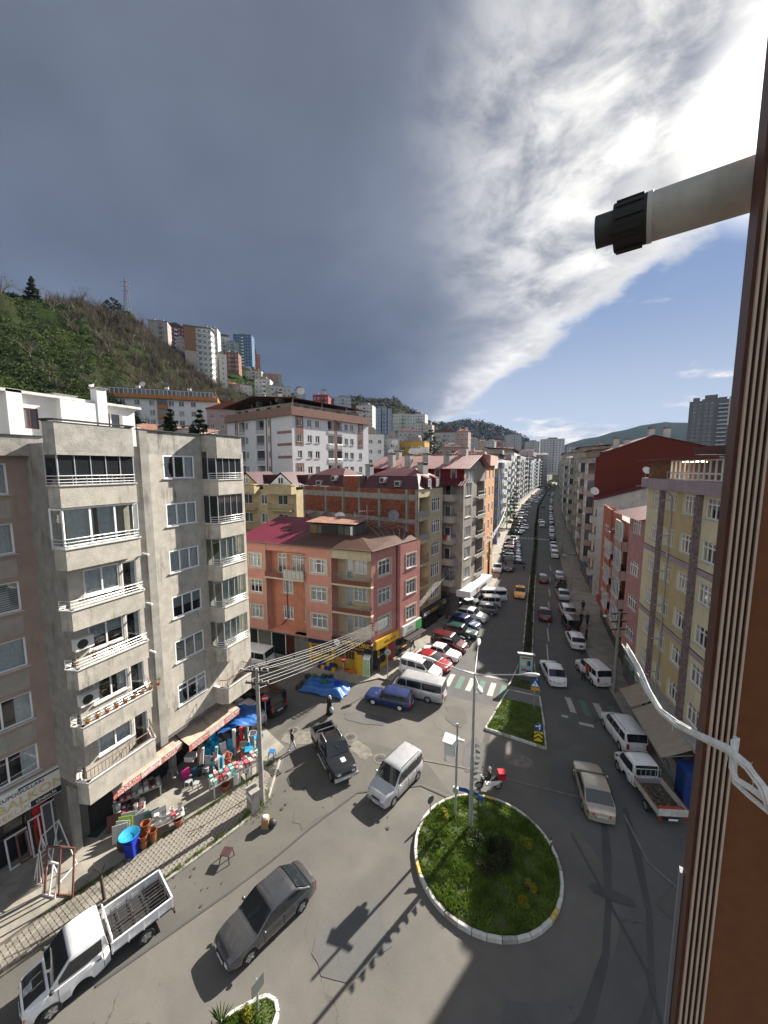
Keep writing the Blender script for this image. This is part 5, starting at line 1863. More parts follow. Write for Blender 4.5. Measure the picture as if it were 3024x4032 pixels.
for k in range(6):
 z0=4.62+ST*k
 for side,P_ in(('L',LC),('R',RCc)):
  mb=MB()
  zb=z0-(.22 if k==0 else 0)
  band(mb,P_,zb,z0+.98,.12)
  mb.prism([(p[0]*.999,p[1]*.98)for p in P_]+([(3.45,.1)]if side=='L' else[]),zb+.002,zb+.20)
  bal=B.part('balcony',mb,grey_pl)
  mb=MB()
  for a,b in zip(P_,P_[1:]):
   d=Vector((b[0]-a[0],b[1]-a[1],0)).normalized()
   n_=Vector((-d.y,d.x,0))
   c=(Vector((a[0],a[1],0))+Vector((b[0],b[1],0)))/2+n_*.05
   mb.obox((c.x,c.y,z0+1.0),d*(math.hypot(b[0]-a[0],b[1]-a[1])/2+.03),n_*.11,(0,0,.022))
  link('capping',mb.mesh('capping',sill_m),bal)
  mb=MB()
  pin=[(p[0],p[1]+.06)for p in P_]
  if k==0:
   rail(mb,pin[1:],z0+1.0,'bars',.55,.02,.17)
   link('railing',mb.mesh('railing',iron_m,60),bal)
  else:
   rail(mb,pin[1:],z0+1.0,'tubes',.44)
   link('railing',mb.mesh('railing',rail_m,60),bal)
 def glaze(P_,z0,z1,wid,fm,clear,t=.045):
  mb=MB()
  pan=[]
  for a,b in zip(P_,P_[1:]):
   l=math.hypot(b[0]-a[0],b[1]-a[1])
   n=max(1,round(l/wid))
   d=Vector((b[0]-a[0],b[1]-a[1],0)).normalized()
   n_=Vector((-d.y,d.x,0))
   for i in range(n+1):
    q=Vector((a[0],a[1],0))+d*(l*i/n)
    mb.obox((q.x,q.y,(z0+z1)/2),d*t/2,n_*.03,(0,0,(z1-z0)/2))
   for zz in(z0+t/2,z1-t/2):
    c=(Vector((a[0],a[1],0))+Vector((b[0],b[1],0)))/2
    mb.obox((c.x,c.y,zz),d*l/2,n_*.032,(0,0,t/2))
   for i in range(n):
    q=Vector((a[0],a[1],0))+d*(l*(i+.5)/n)
    pan.append((q,l/n,math.atan2(d.y,d.x)))
  fr=B.part('balcony_glazing',mb,fm)
  for q,w_,ang in pan:
   k2=('gpane',round(w_,2),round(z1-z0,2),clear)
   if k2 not in WC:
    pm_=MB()
    pm_.add([(-w_/2,0,z0),(w_/2,0,z0),(w_/2,0,z1),(-w_/2,0,z1)],[(0,1,2,3)])
    pm_.v=[(v[0],v[1],v[2]-z0)for v in pm_.v]
    WC[k2]=pm_.mesh('pane',pane_clear if clear else pane_tint[4])
   link('pane',WC[k2],fr,(q.x,q.y,z0),(0,0,ang))
  if clear:
   mb=MB()
   for a,b in zip(P_[1:],P_[2:]):
    l=math.hypot(b[0]-a[0],b[1]-a[1])
    if l<.9:
     continue
    d=Vector((b[0]-a[0],b[1]-a[1],0)).normalized()
    n_=Vector((-d.y,d.x,0))
    for f0,f1 in((.06,.40),(.46,.72)):
     mb.grid(lambda u,v:tuple(Vector((a[0],a[1],0))+d*l*(f0+(f1-f0)*u)+n_*(.18+.03*math.sin(u*l*20))+Vector((0,0,z0+.1+(z1-z0-.12)*v))),16,1)
   if mb.v:
    link('curtain',mb.mesh('curtain',curtain_m,180),fr)
 inn=lambda P_:[(p[0]+(0.06 if p[0]<3 and p[0]<0 else 0),p[1]+.14)for p in P_]
 if k==4:
  glaze(inn(LC)[1:],z0+1.02,z0+ST-.03,1.0,white_pvc,True,.09)
 if k==5:
  glaze(inn(LC)[1:],z0+1.02,z0+ST+.02,.66,rail_m,False,.035)
 if k>=4:
  glaze(inn(RCc),z0+1.02,z0+ST-.02,.50,rail_m,False,.03)
 elif k>=1:
  glaze(inn(RCc),z0+1.02,z0+ST-.02,.62,mat('frame_beige',(.42,.41,.33),.5,.1),True,.04)
for u0,u1 in((.9,3.2),(3.4,5.8),(6.0,8.4),(8.6,11.0)):
 mb=MB()
 mb.box(u0,u1,1.93,1.99,.2,3.4)
 B.part('shop_opening',mb,mat('shop_interior',(.02,.02,.02),.8,.2,2))
for u in(.1,3.3,5.9,8.5,11.6):
 mb=MB()
 mb.box(u-.17,u+.17,1.5,1.85,.17,4.05)
 B.part('column',mb,grey_pl2)
awn_m=mat('awning_cloth',(.42,.325,.25),.85,.15,2.0,.0,stain=.95,dirt=(.17,.145,.075))
val_m=mat('valance_cloth',(.50,.16,.12),.8,.12,3,stain=.3,dirt=(.55,.5,.46))
val_w=mat('valance_white',(.62,.58,.55),.8,.1,3)
for(u0,u1,zf,yf)in((1.1,5.35,3.35,-.1),(5.45,9.75,3.2,-.65)):
 awning(B,[(u0,1.4),(u1,1.4)],[(u0,yf),(u1,yf)],4.0,zf,.45,awn_m,val_m)
 aw=[c for c in B.root.children if c.name.startswith('awning')][-1]
 mb=MB()
 for k in range(3):
  a=u0+(u1-u0)*(.04+.33*k)
  if k==1:
   mb.box(a,a+(u1-u0)*.29,yf-.014,yf-.004,zf-.43,zf-.03)
 link('valance_panel',mb.mesh('valance_panel',val_w),aw)
 for k,s in enumerate(['KOLTUK HALI','ÇEYİZ EŞYA','PLASTİK SEPET']):
  a=u0+(u1-u0)*(.04+.33*k)
  text(aw,s,(a+.05,yf-.018,zf-.22),(PI/2,0,0),.20,white_txt if k!=1 else val_m,.004,'valance_lettering')
  text(aw,'HALI KİLİM' if k%2==0 else 'EV GEREÇLERİ',(a+.05,yf-.018,zf-.41),(PI/2,0,0),.16,white_txt if k!=1 else val_m,.004,'valance_lettering')
for k,(z_,r_2)in enumerate(((8.35,90),(11.27,90))):
 ac_unit(-21.28,10.75,z_+.75,90,'white air conditioner box on the %s balcony wall of the grey block'%('lower' if k==0 else 'upper'))
dish(-21.9,20.6,22.15,.62,40,'large rust streaked satellite dish on the roof edge of the grey block')
pot_m=mat('terracotta',(.30,.11,.055),.8,.2,5)
fl_red=mat('petal_red',(.42,.03,.04),.6,.2,20)
for k in range(13):
 low=k<9
 y=10.2+(k if low else k-9)*(.46 if low else .8)
 z=4.62+ST*(1 if low else 2)+1.02
 root=empty('flower_pot',(-20.26-(.0 if low else .45),y,z),0,'%s flower pot on the %s grey balcony, %s from the left'%(['leafy','red','trailing'][k%3],'second' if low else 'third',ORD[k if low else k-9]),'flower pot','flower pots on the balconies of the grey block')
 mb=MB()
 mb.lathe([(.07,0),(.11,.18),(.12,.19),(.10,.19),(.001,.17)],(0,0,0),9)
 link('pot',mb.mesh('flower_pot',pot_m,40),root)
 mb=MB()
 leaf_ball(mb,(0,0,.32),.17,40,.045)
 link('plant',mb.mesh('pot_plant',leaf_gr),root)
 if k%3==1:
  mb=MB()
  leaf_ball(mb,(0,0,.38),.15,14,.04)
  link('flower',mb.mesh('pot_flower',fl_red),root)
for k in range(3):
 mb=MB()
 mb.tube([(3.75,.0,10.3+ST*k),(3.75,-.55,10.28+ST*k)],.06,8)
 B.part('flue_pipe',mb,white_pvc,60)
# ---------------------------------------------------------------- brown block at the left edge, with the window maker's shop
brown_pl=plaster('plaster_rose_brown',(.355,.27,.225),.45,.10,(.20,.15,.125),.2,.7)
B=Bld('apartment_block',-25.75,-4.0,83,15.4,5.5,'rose brown rendered block at the left edge above the window shop','apartment block','apartment blocks along the left side')
for k in range(6):
 z=5.2+2.9*k
 B.win('front',12.68,z,2.35,1.5,2,0,0,None,[2,2,1,4,1,2][k])
 B.win('front',8.6,z,2.0,1.5,2,0,0,None,[1,4,2,1,2,4][k])
B.walls(4.5,22.0,brown_pl,('front','right','back'))
for k in range(6):
 for u0,u1,z0,z1 in((10.2,11.2,4.1,5.0),(11.5,13.85,4.05,4.92)):
  mb=MB()
  mb.box(u0,u1,-.012,-.003,z0+2.9*k,z1+2.9*k)
  B.part('spandrel',mb,plaster('plaster_grey_beige',(.36,.335,.29),.4,.1))
mb=MB()
mb.box(0,15.2,-.45,-.01,21.55,22.5)
mb.box(0,15.2,-.01,5.5,21.9,22.4)
B.part('parapet',mb,MATS['plaster_parapet'])
mb=MB()
mb.box(-.02,15.25,-.5,.05,22.502,22.56)
B.part('coping',mb,MATS['coping_dark'])
mb=MB()
mb.box(0,15.4,1.25,5.5,.17,4.3)
mb.box(0,15.38,.02,5.5,4.3,4.498)
B.part('ground_floor',mb,mat('shop_back_wall',(.14,.13,.12),.9,.2,1))
mb=MB()
mb.box(9.2,13.5,1.19,1.24,.25,3.3)
sw=B.part('shop_window',mb,shop_dark)
mb=MB()
for u in(9.2,10.6,12.0,13.4):
 mb.box(u,u+.07,1.14,1.189,.2,3.35)
for z in(.2,1.7,3.28):
 mb.box(9.2,13.47,1.145,1.185,z,z+.07)
link('shop_frame',mb.mesh('shop_frame',mat('bronze_frame',(.05,.045,.04),.5,.1),None),sw)
for u0,u1 in((8.9,9.15),(13.6,14.25)):
 mb=MB()
 mb.box(u0,u1,.9,1.15,.17,3.4)
 B.part('red_panel',mb,mat('panel_red',(.42,.015,.02),.5,.08))
mb=MB()
mb.box(14.3,15.3,1.2,1.24,.17,3.3)
B.part('entrance_door',mb,mat('door_dark',(.045,.032,.025),.5,.2))
mb=MB()
mb.box(8.0,14.75,-.16,.0,3.45,4.95)
sg=B.part('shop_sign',mb,mat('sign_white',(.66,.66,.64),.5,.06,2,stain=.15))
for a in((13.3,14.7,-.175,-.161,3.5,3.82),(12.9,14.7,-.175,-.161,4.78,4.86)):
 link('sign_stripe',MB().box(*a).mesh('sign_stripe',black_txt),sg)
text(sg,'YAKUPOĞULLARI',(11.75,-.17,4.55),(PI/2,0,0),.26,black_txt,.01,sx=1.05)
text(sg,'CAM BALKON',(10.35,-.17,3.98),(PI/2,0,0),.60,sand_txt,.01,sx=1.14,bold=.012)
text(sg,'SÜRME SİNEKLİK',(10.2,-.17,3.57),(PI/2,0,0),.38,sand_txt,.01,sx=1.05)
text(sg,'SİNEKLİK',(13.5,-.18,3.58),(PI/2,0,0),.2,white_txt,.004)
# ---------------------------------------------------------------- white rooftop house behind the grey block
wht_pl=plaster('plaster_white',(.72,.715,.70),.12,.05)
B=Bld('white_house',-30.0,11.8,90,8.4,7,'whitewashed flat roofed house showing above the grey parapet','house')
B.win('front',1.75,23.4,.9,1.25,2,0,1,mat('frame_brown',(.12,.03,.025),.5,.1),0,False,.06)
B.win('front',6.75,23.2,1.45,1.8,2,0,1,None,0,False,.3)
B.walls(0,25.45,wht_pl)
mb=MB()
mb.box(-.2,8.75,-.35,7.2,25.452,25.62)
B.part('roof',mb,mat('roof_slab_white',(.62,.62,.60),.85,.15,2,.2,12,stain=.5))
mb=MB()
mb.box(3.2,5.5,-.55,-.002,0,25.4)
B.part('bay',mb,wht_pl)
for x,y,w,h in((.95,-.35,.75,.0),(5.75,-.6,.65,.85),(4.6,1.5,1.3,.35)):
 mb=MB()
 mb.box(x-w/2,x+w/2,y,y+.7,20 if y<0 else 25.5,25.64+h)
 c=B.part('chimney',mb,wht_pl)
 if h:
  mb=MB()
  mb.box(x-w/2-.1,x+w/2+.1,y-.1,y+.8,25.645+h,25.70+h)
  link('chimney_cap',mb.mesh('chimney_cap',beam_m),c)
gull=empty('gull',(-30.4,17.5,26.56),0.6,'white gull perched on the whitewashed chimney','bird')
mb=MB()
for i,(p,r_2)in enumerate((((0,-.28,.16),.05),((0,-.1,.17),.10),((0,.08,.2),.11),((0,.2,.27),.07),((0,.25,.34),.06))):
 mb.sphere(p,r_2,8,6)
mb.cyl((0,.29,.34),(0,.38,.33),.018,.005,6)
for s in(-.03,.03):
 mb.cyl((s,.02,0),(s,.03,.12),.01,n=4)
link('body',mb.mesh('gull_body',mat('gull_white',(.7,.7,.7),.8,.1),180),gull)
# ---------------------------------------------------------------- salmon corner block: side street face and street face
sal_pl=plaster('plaster_salmon',(.53,.255,.20),.30,.10,(.25,.10,.08),.2,.8)
salp_pl=plaster('plaster_rose',(.50,.225,.205),.40,.10,(.28,.14,.13),.2,.8)
cream_pl=plaster('plaster_cream',(.50,.435,.29),.35,.10,(.26,.21,.14))
trim_m=plaster('trim_cream',(.55,.46,.33),.2,.06)
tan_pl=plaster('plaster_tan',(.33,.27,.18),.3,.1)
cor=(-15.94,33.17)
Ls=16.5
P=Bld('corner_block',cor[0]-Ls*.9988,cor[1]-Ls*.05,math.degrees(math.atan2(.05,.9988)),Ls,8.2,'salmon pink four storey corner block with a brown roof and shops below','apartment block','apartment blocks along the left side')
SZ=[4.2,7.15,10.1]
def trim(b,f,uc,z,w,h,m,t=.16):
 mb=MB()
 o,ud,nd,ww,r=b.face(f)
 def bx(u0,u1,z0,z1):
  a=b.at(f,u0,z0,-.035)[0]
  c=b.at(f,u1,z1,-.003)[0]
  mb.box(min(a[0],c[0]),max(a[0],c[0]),min(a[1],c[1]),max(a[1],c[1]),z0,z1)
 bx(uc-w/2-t,uc+w/2+t,z+h,z+h+t)
 bx(uc-w/2-t,uc+w/2+t,z-t-.06,z-.06)
 bx(uc-w/2-t,uc-w/2,z-.06,z+h)
 bx(uc+w/2,uc+w/2+t,z-.06,z+h)
 b.part('window_trim',mb,m)
for i,z in enumerate(SZ):
 for t0,t1 in((13.08,14.65),(4.95,6.8)):
  uc=Ls-(t0+t1)/2
  P.win('front',uc,z,t1-t0,1.45,3,.3,0,None,[1,3,1][i]if t0>10 else[1,1,2][i])
  trim(P,'front',uc,z,t1-t0,1.45,trim_m)
P.ops['front'].append((Ls-12.45,Ls-7.5,2.9,12.05,.9))
P.ops['front'].append((Ls-4.35,Ls-.02,2.9,11.9,1.35))
P.walls(2.9,12.9,sal_pl,('front','left'))
mb=MB()
wall_face(mb,(Ls-12.45,.9),(1,0),(0,1),4.95,2.9,12.05,[(1.48,2.8,SZ[0],SZ[0]+1.45),(1.48,2.8,SZ[1],SZ[1]+1.45),(4.25,4.9,SZ[0],SZ[0]+1.45),(4.25,4.9,SZ[1],SZ[1]+1.45),(.9,2.0,9.4,11.6),(2.7,4.4,9.4,11.5)])
P.part('wall',mb,plaster('plaster_orange_red',(.47,.20,.125),.35,.12,(.25,.09,.06)))
for i in(0,1):
 window(P.root,(Ls-12.45+2.14,1.02,SZ[i]),0,1.32,1.45,3,.3,0,None,1)
 window(P.root,(Ls-12.45+4.575,1.02,SZ[i]),0,.65,1.45,2,.3,0,None,1)
window(P.root,(Ls-12.45+1.45,1.02,9.4),0,1.1,2.2,2,.2,1,None,0,False)
window(P.root,(Ls-12.45+3.55,1.02,9.4),0,1.7,2.1,3,.2,1,None,0,False)
mb=MB()
mb.box(Ls-12.45,Ls-7.5,-.35,.9,9.05,9.22)
s_=P.part('balcony',mb,trim_m)
mb=MB()
mb.box(Ls-12.4,Ls-10.15,-.33,-.25,9.22,9.75)
link('balcony_panel',mb.mesh('balcony_panel',mat('panel_brown',(.17,.055,.04),.7,.15,4)),s_)
mb=MB()
rail(mb,[(Ls-12.4,-.29),(Ls-10.15,-.29)],9.75,'bars',.4,.015,.12)
link('railing',mb.mesh('railing',irong_m,60),s_)
for k in range(5):
 mb=MB()
 u=Ls-10.0+k*.5
 mb.box(u+.02,u+.46,-.31,-.29,9.3,10.1)
 link('balcony_pane',mb.mesh('balcony_pane',mat('frosted_panel',(.36,.40,.41),.3,.08)),s_)
mb=MB()
for k in range(6):
 u=Ls-10.02+k*.5
 mb.box(u-.02,u+.02,-.34,-.28,9.22,12.0)
for z in(9.24,10.14,11.96):
 mb.box(Ls-10.02,Ls-7.5,-.345,-.275,z,z+.05)
link('balcony_frame',mb.mesh('balcony_frame',trim_m),s_)
mb=MB()
mb.tube([(Ls-10.4,.82,9.0),(Ls-10.4,.82,4.2),(Ls-11.3,.82,3.4)],.05,6)
P.part('drain_pipe',mb,mat('pipe_brown',(.16,.05,.04),.6,.1),60)
mb=MB()
dops=[]
for z in SZ:
 dops+=[(1.0,1.75,z-.75,z+1.45),(1.85,3.35,z,z+1.45)]
wall_face(mb,(Ls-4.35,1.35),(1,0),(0,1),4.33,2.9,11.9,dops)
P.part('wall',mb,cream_pl)
for z in SZ:
 window(P.root,(Ls-4.35+1.375,1.47,z-.75),0,.75,2.2,1,.25,0,None,1,False)
 window(P.root,(Ls-4.35+2.6,1.47,z),0,1.5,1.45,3,.28,0,None,1)
 zz=z-1.0
 if zz>3.0:
  mb=MB()
  mb.box(Ls-4.35,Ls+.14,-.16,1.35,zz,zz+.18)
  mb.box(Ls,Ls+.14,1.35,1.36,zz,zz+.18)
  s_=P.part('balcony',mb,trim_m)
  for k in range(4):
   mb=MB()
   u=Ls-4.32+k*1.1
   mb.box(u,u+1.05,-.13,-.07,zz+.2,zz+.62)
   link('balcony_panel',mb.mesh('balcony_panel',MATS['panel_brown']),s_)
  mb=MB()
  rail(mb,[(Ls-4.33,-.1),(Ls+.08,-.1),(Ls+.08,1.2)],zz+.62,'bars',.48,.017,.12)
  link('railing',mb.mesh('railing',irong_m,60),s_)
mb=MB()
mb.box(Ls-4.36,Ls+.03,-.03,-.004,11.86,12.88)
mb.box(Ls-.35,Ls+.03,-.002,1.2,11.9,12.88)
mb.box(Ls-.03,Ls+.02,0.0,1.36,2.9,4.0)
P.part('cream_panel',mb,cream_pl)
mb=MB()
for u in(Ls-4.39,Ls-12.5):
 mb.tube([(u,-.05,12.8),(u,-.05,3.0)],.045,6)
P.part('drain_pipe',mb,trim_m,60)
mb=MB()
mb.box(0,7.3,.9,8.2,-.05,2.9)
mb.box(7.3,Ls-.1,.25,8.2,-.05,2.9)
mb.box(0,Ls,.02,8.2,2.75,2.898)
P.part('ground_floor',mb,plaster('plaster_grey_green',(.17,.165,.14),.4,.15))
for u0,u1,z1,m in((.5,1.9,2.5,shop_dark),(3.9,5.7,2.5,shop_dark),(5.9,7.1,2.4,mat('door_brown',(.09,.025,.018),.5,.15))):
 mb=MB()
 mb.box(u0,u1,.82,.89,0,z1)
 d_=P.part('door',mb,m)
 mb=MB()
 mb.box(u0-.1,u0,.78,.889,0,z1+.1)
 mb.box(u1,u1+.1,.78,.889,0,z1+.1)
 link('door_frame',mb.mesh('door_frame',white_pvc if u0<5 else MATS['door_brown']),d_)
yel_m=mat('shop_yellow',(.62,.36,.02),.5,.1,4)
och_m=mat('shop_ochre',(.40,.24,.035),.6,.15,2)
for u0,u1 in((9.6,10.7),(10.8,11.9),(12.3,13.4),(13.5,14.6)):
 mb=MB()
 mb.box(u0,u1,.17,.24,.05,2.3)
 s_=P.part('shop_panel',mb,och_m)
 mb=MB()
 for k in range(3):
  mb.box(u0+.1+k*.33,u0+.38+k*.33,.155,.169,1.3,2.1)
 link('shop_print',mb.mesh('shop_print',mat('print_dark',(.05,.04,.02),.6,.2,6)),s_)
for u in(9.4,12.1,14.75):
 mb=MB()
 mb.box(u-.12,u+.12,.1,.24,.05,2.45)
 P.part('shop_post',mb,yel_m)
mb=MB()
mb.box(9.2,12.1,.02,.12,2.42,2.85)
P.part('shop_sign',mb,mat('sign_navy',(.015,.02,.07),.5,.1))
mb=MB()
mb.box(12.12,Ls+.1,-.16,-.04,2.42,3.55)
mb.box(Ls+.0,Ls+.1,-.04,1.4,2.42,3.55)
sg=P.part('shop_sign',mb,mat('sign_black',(.012,.012,.013),.4,.1))
text(sg,'GÖKTÜRK',(13.35,-.175,2.92),(PI/2,0,0),.62,gold_txt,.012,sx=1.06,bold=.012)
text(sg,'OTOMOTİV',(14.2,-.175,2.58),(PI/2,0,0),.30,gold_txt,.012)
text(sg,'GÖKTÜRK',(Ls+.105,.06,2.75),(PI/2,0,PI/2),.26,gold_txt,.008)
text(sg,'OTOMOTİV',(Ls+.105,.2,2.52),(PI/2,0,PI/2),.18,gold_txt,.008)
for loc,r_2 in(((12.75,-.165,3.05),(PI/2,0,0)),((Ls+.103,.7,3.25),(PI/2,0,PI/2))):
 mb=MB()
 mb.cyl((0,0,0),(0,0,.02),.34 if loc[0]<13 else .24,n=20)
 bd=link('sign_badge',mb.mesh('sign_badge',white_txt),sg,loc,r_2)
 text(bd,'AG',(-.22,-.12,.022),(0,0,0),.32,navy_txt,.003)
def merge(dst,src):
 """move the parts of one building frame into another, keeping where they stand"""
 def mx(o):
  return Matrix.LocRotScale(o.location,o.rotation_euler,o.scale)
 k=mx(dst.root).inverted()@mx(src.root)
 for c in list(src.root.children):
  m_=k@mx(c)
  c.parent=dst.root
  c.matrix_basis=m_
 bpy.data.objects.remove(src.root)
S_=Bld('wing',cor[0]+.02,cor[1]+.02,75,8.0,7.0,None,None)
for z in SZ:
 S_.win('front',2.12,z,2.0,1.5,3,.3,0,None,0)
 trim(S_,'front',2.12,z,2.0,1.5,trim_m)
 window(S_.root,(6.28,-.31,z),0,1.85,1.5,3,.3,0,None,0)
 mb=MB()
 for a,b,c,d in((5.2,7.36,z+1.5,z+1.66),(5.2,7.36,z-.22,z-.06),(5.2,5.355,z-.06,z+1.5),(7.205,7.36,z-.06,z+1.5)):
  mb.box(a,b,-.485,-.452,c,d)
 S_.part('window_trim',mb,trim_m)
S_.walls(2.6,12.9,salp_pl,('front','right'))
mb=MB()
wall_face(mb,(4.25,-.45),(1,0),(0,1),3.75,2.6,12.9,[(6.28-.925-4.25,6.28+.925-4.25,z,z+1.5)for z in SZ])
wall_face(mb,(4.25,0),(0,-1),(1,0),.45,2.6,12.9,[])
wall_face(mb,(8.0,-.45),(0,1),(-1,0),.45,2.6,12.9,[])
mb.poly([(4.25,-.45,2.6),(8,-.45,2.6),(8,0,2.6),(4.25,0,2.6)])
S_.part('wall',mb,salp_pl)
mb=MB()
mb.tube([(4.12,-.07,12.8),(4.12,-.07,3.6)],.055,6)
S_.part('drain_pipe',mb,MATS['pipe_brown'],60)
mb=MB()
mb.box(.1,7.9,.4,6.8,-.05,2.6)
S_.part('ground_floor',mb,MATS['shop_back_wall'])
mb=MB()
mb.box(.45,4.4,-.30,-.05,2.62,3.55)
sg=S_.part('shop_sign',mb,yel_m)
text(sg,'ANIL BÜFE',(1.75,-.31,2.90),(PI/2,0,0),.40,mat('letter_brown',(.12,.06,.01),.6,0),.006)
mb=MB()
mb.box(4.5,8.0,-.75,-.48,2.75,3.85)
sg=S_.part('shop_sign',mb,mat('sign_pale',(.55,.58,.56),.5,.06))
mb=MB()
mb.box(6.9,7.99,-.77,-.751,2.76,3.84)
link('sign_panel',mb.mesh('sign_panel',mat('sign_green',(.06,.36,.10),.5,.08)),sg)
text(sg,'ATAR',(5.2,-.765,3.28),(PI/2,0,0),.42,mat('letter_green',(.16,.26,.16),.6,0),.006)
text(sg,'EMLAK MARKET',(4.85,-.765,2.92),(PI/2,0,0),.24,MATS['letter_green'],.006)
mb=MB()
mb.box(4.5,8.0,-1.5,-.5,2.48,2.56)
mb.box(4.5,8.0,-1.52,-1.49,2.25,2.56)
aw=S_.part('awning',mb,mat('awning_dark',(.03,.018,.016),.7,.15))
text(aw,'ÇAY  TOST  KAHVALTI',(4.7,-1.53,2.32),(PI/2,0,0),.2,white_txt,.004,'awning_lettering')
for u0,u1,m in((.6,1.3,dark_m),(1.4,2.7,shop_dark),(2.8,4.2,mat('kiosk_red',(.32,.02,.02),.5,.15)),(4.6,6.2,shop_dark),(6.3,7.8,shop_dark)):
 mb=MB()
 mb.box(u0,u1,.33,.39,.14,2.4)
 S_.part('shop_opening',mb,m)
mb=MB()
for u in(1.35,2.75):
 mb.box(u-.05,u+.05,.1,.329,.14,2.5)
mb.box(1.35,2.75,.1,.329,.14,.5)
mb.box(1.35,2.75,.1,.329,2.2,2.5)
S_.part('kiosk_frame',mb,yel_m)
merge(P,S_)
mb=MB()
rib_sheet(mb,(-.1,-.35,12.95),(7.6,-.35,12.95),(7.6,8.4,14.6),(-.1,8.4,14.6),.4,.03)
P.part('roof',mb,roof_crim)
mb=MB()
mb.poly([(7.6,-.3,12.94),(16.75,-.3,12.94),(14.2,2.8,13.75),(7.6,2.8,13.75)])
mb.poly([(16.75,-.3,12.94),(18.95,7.75,12.94),(17.0,9.0,13.6),(14.2,2.8,13.75)])
mb.poly([(7.6,2.8,13.75),(14.2,2.8,13.75),(17.0,9.0,13.6),(7.6,9.0,13.9)])
P.part('roof',mb,roof_brown)
mb=MB()
for a,b in(((7.6,-.33,12.9),(16.8,-.33,12.9)),((16.8,-.33,12.9),(17.85,3.6,12.9)),((17.85,3.6,12.9),(18.98,7.75,12.9)),((-.1,-.38,12.9),(7.6,-.38,12.9))):
 mb.tube([a,b],.075,6)
P.part('gutter',mb,mat('gutter_brown',(.15,.11,.08),.6,.2,4),60)
mb=MB()
mb.box(7.9,13.4,2.9,6.4,13.3,14.75)
sh=P.part('roof_shed',mb,plaster('shed_grey',(.10,.105,.095),.4,.25))
mb=MB()
rib_sheet(mb,(7.6,2.4,15.0),(13.8,2.4,15.0),(13.8,6.7,15.25),(7.6,6.7,15.25),.3,.03)
link('shed_roof',mb.mesh('shed_roof',mat('rusty_sheet',(.24,.115,.075),.6,.3,1.2,stain=.6,dirt=(.12,.06,.045))),sh)
for u0,u1,m in((8.3,8.9,mat('door_ochre',(.16,.085,.03),.7,.2)),(9.4,11.4,black_m),(11.6,12.2,mat('panel_green_dark',(.03,.05,.04),.6,.2)),(12.95,13.2,white_pvc)):
 mb=MB()
 mb.box(u0,u1,2.84,2.89,13.75,14.7)
 link('shed_opening',mb.mesh('shed_opening',m),sh)
mb=MB()
mb.box(3.9,4.7,3.4,4.1,13.72,13.80)
P.part('roof_hatch',mb,roof_brown)
for x,y,r_2,m,lb in((-25.9,38.6,.62,dishd_m,'dark rusty dish, leftmost on the salmon block roof'),(-24.6,39.2,.62,dishd_m,'dark dish with white arm, second from the left on the salmon roof'),(-22.9,39.3,.62,dish_m,'white dish right of the two dark ones on the salmon roof'),(-23.6,40.0,.5,dish_m,'white dish half hidden behind the rusty shed roof'),(-16.6,40.6,.62,mat('dish_grey',(.16,.17,.18),.5,.1),'grey dish standing alone before the brick wall')):
 dish(x,y,14.2 if x<-18 else 14.6,r_2,150,lb,m)
an=empty('roof_antenna',(-19.0,38.6,14.9),.4,'tangled television antenna on the rusty shed roof','antenna')
mb=MB()
mb.cyl((0,0,-.2),(0,0,1.9),.025,n=5)
mb.cyl((-.9,0,1.2),(.9,0,1.25),.015,n=4)
for k in range(7):
 mb.cyl((-.8+.25*k,-.35,1.22),(-.8+.25*k,.35,1.22),.01,n=4)
mb.cyl((-1.4,.3,-.2),(-1.4,.3,1.1),.025,n=5)
link('mast',mb.mesh('antenna_mast',steel_m,60),an)
mb=MB()
for k in range(6):
 a=(-1.4+.4*k,.2*k,1.0-.1*k)
 mb.tube([a,(a[0]+1.2,a[1]-.8,.1),(a[0]+2.2+.3*k,a[1]-2.0,-.6),(a[0]+3.4,a[1]-3.4,-1.6)],.014,4)
link('cable',mb.mesh('antenna_cable',mat('cable_grey',(.33,.31,.29),.6,.1),60),an)
ac_unit(-14.35,40.3,6.75,75,'air conditioner box on the rose coloured street wall by the drain pipe')
ac_unit(-14.1,41.25,3.55,75,'air conditioner box above the green edged shop sign')
# ---------------------------------------------------------------- cream block with the bare brick side wall
cc=(-14.57,43.26)
cang=math.degrees(math.atan2(.98,.2))
C_=Bld('cream_block',cc[0],cc[1],cang,6.5,19.4,'narrow cream block with an unplastered brick side wall and a dark red mansard roof','apartment block','apartment blocks along the left side')
creamd_pl=plaster('plaster_cream_dirty',(.52,.45,.29),.6,.12,(.20,.17,.11),.2,1.2)
for k in range(5):
 z=3.95+2.87*k
 C_.win('front',4.72,z,2.2,1.72,4,.28,1,None,0)
 C_.ops['front'].append((.28,2.85,z-.55,z+1.95,1.1))
C_.walls(2.9,18.5,creamd_pl,('front','right'))
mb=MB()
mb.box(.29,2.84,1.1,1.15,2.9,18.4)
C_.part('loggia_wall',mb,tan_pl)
mb=MB()
for k in range(5):
 z=3.4+2.87*k
 mb.box(.26,2.87,-.10,1.09,z-.15,z+.02)
s_=C_.part('balcony',mb,creamd_pl)
mb=MB()
for k in range(5):
 z=3.4+2.87*k
 if k<3:
  rail(mb,[(.3,-.04),(2.83,-.04)],z+.02,'bars',.9,.022,.22)
link('railing',mb.mesh('railing',iron_m,60),s_)
for k in(3,4):
 z=3.4+2.87*k
 mb=MB()
 mb.box(.3,2.83,-.06,-.02,z+.03,z+.85)
 link('balcony_panel',mb.mesh('balcony_panel',mat('panel_grey',(.30,.29,.27),.6,.15,3)),s_)
mb=MB()
mb.box(.05,6.45,.3,8,-.05,2.9)
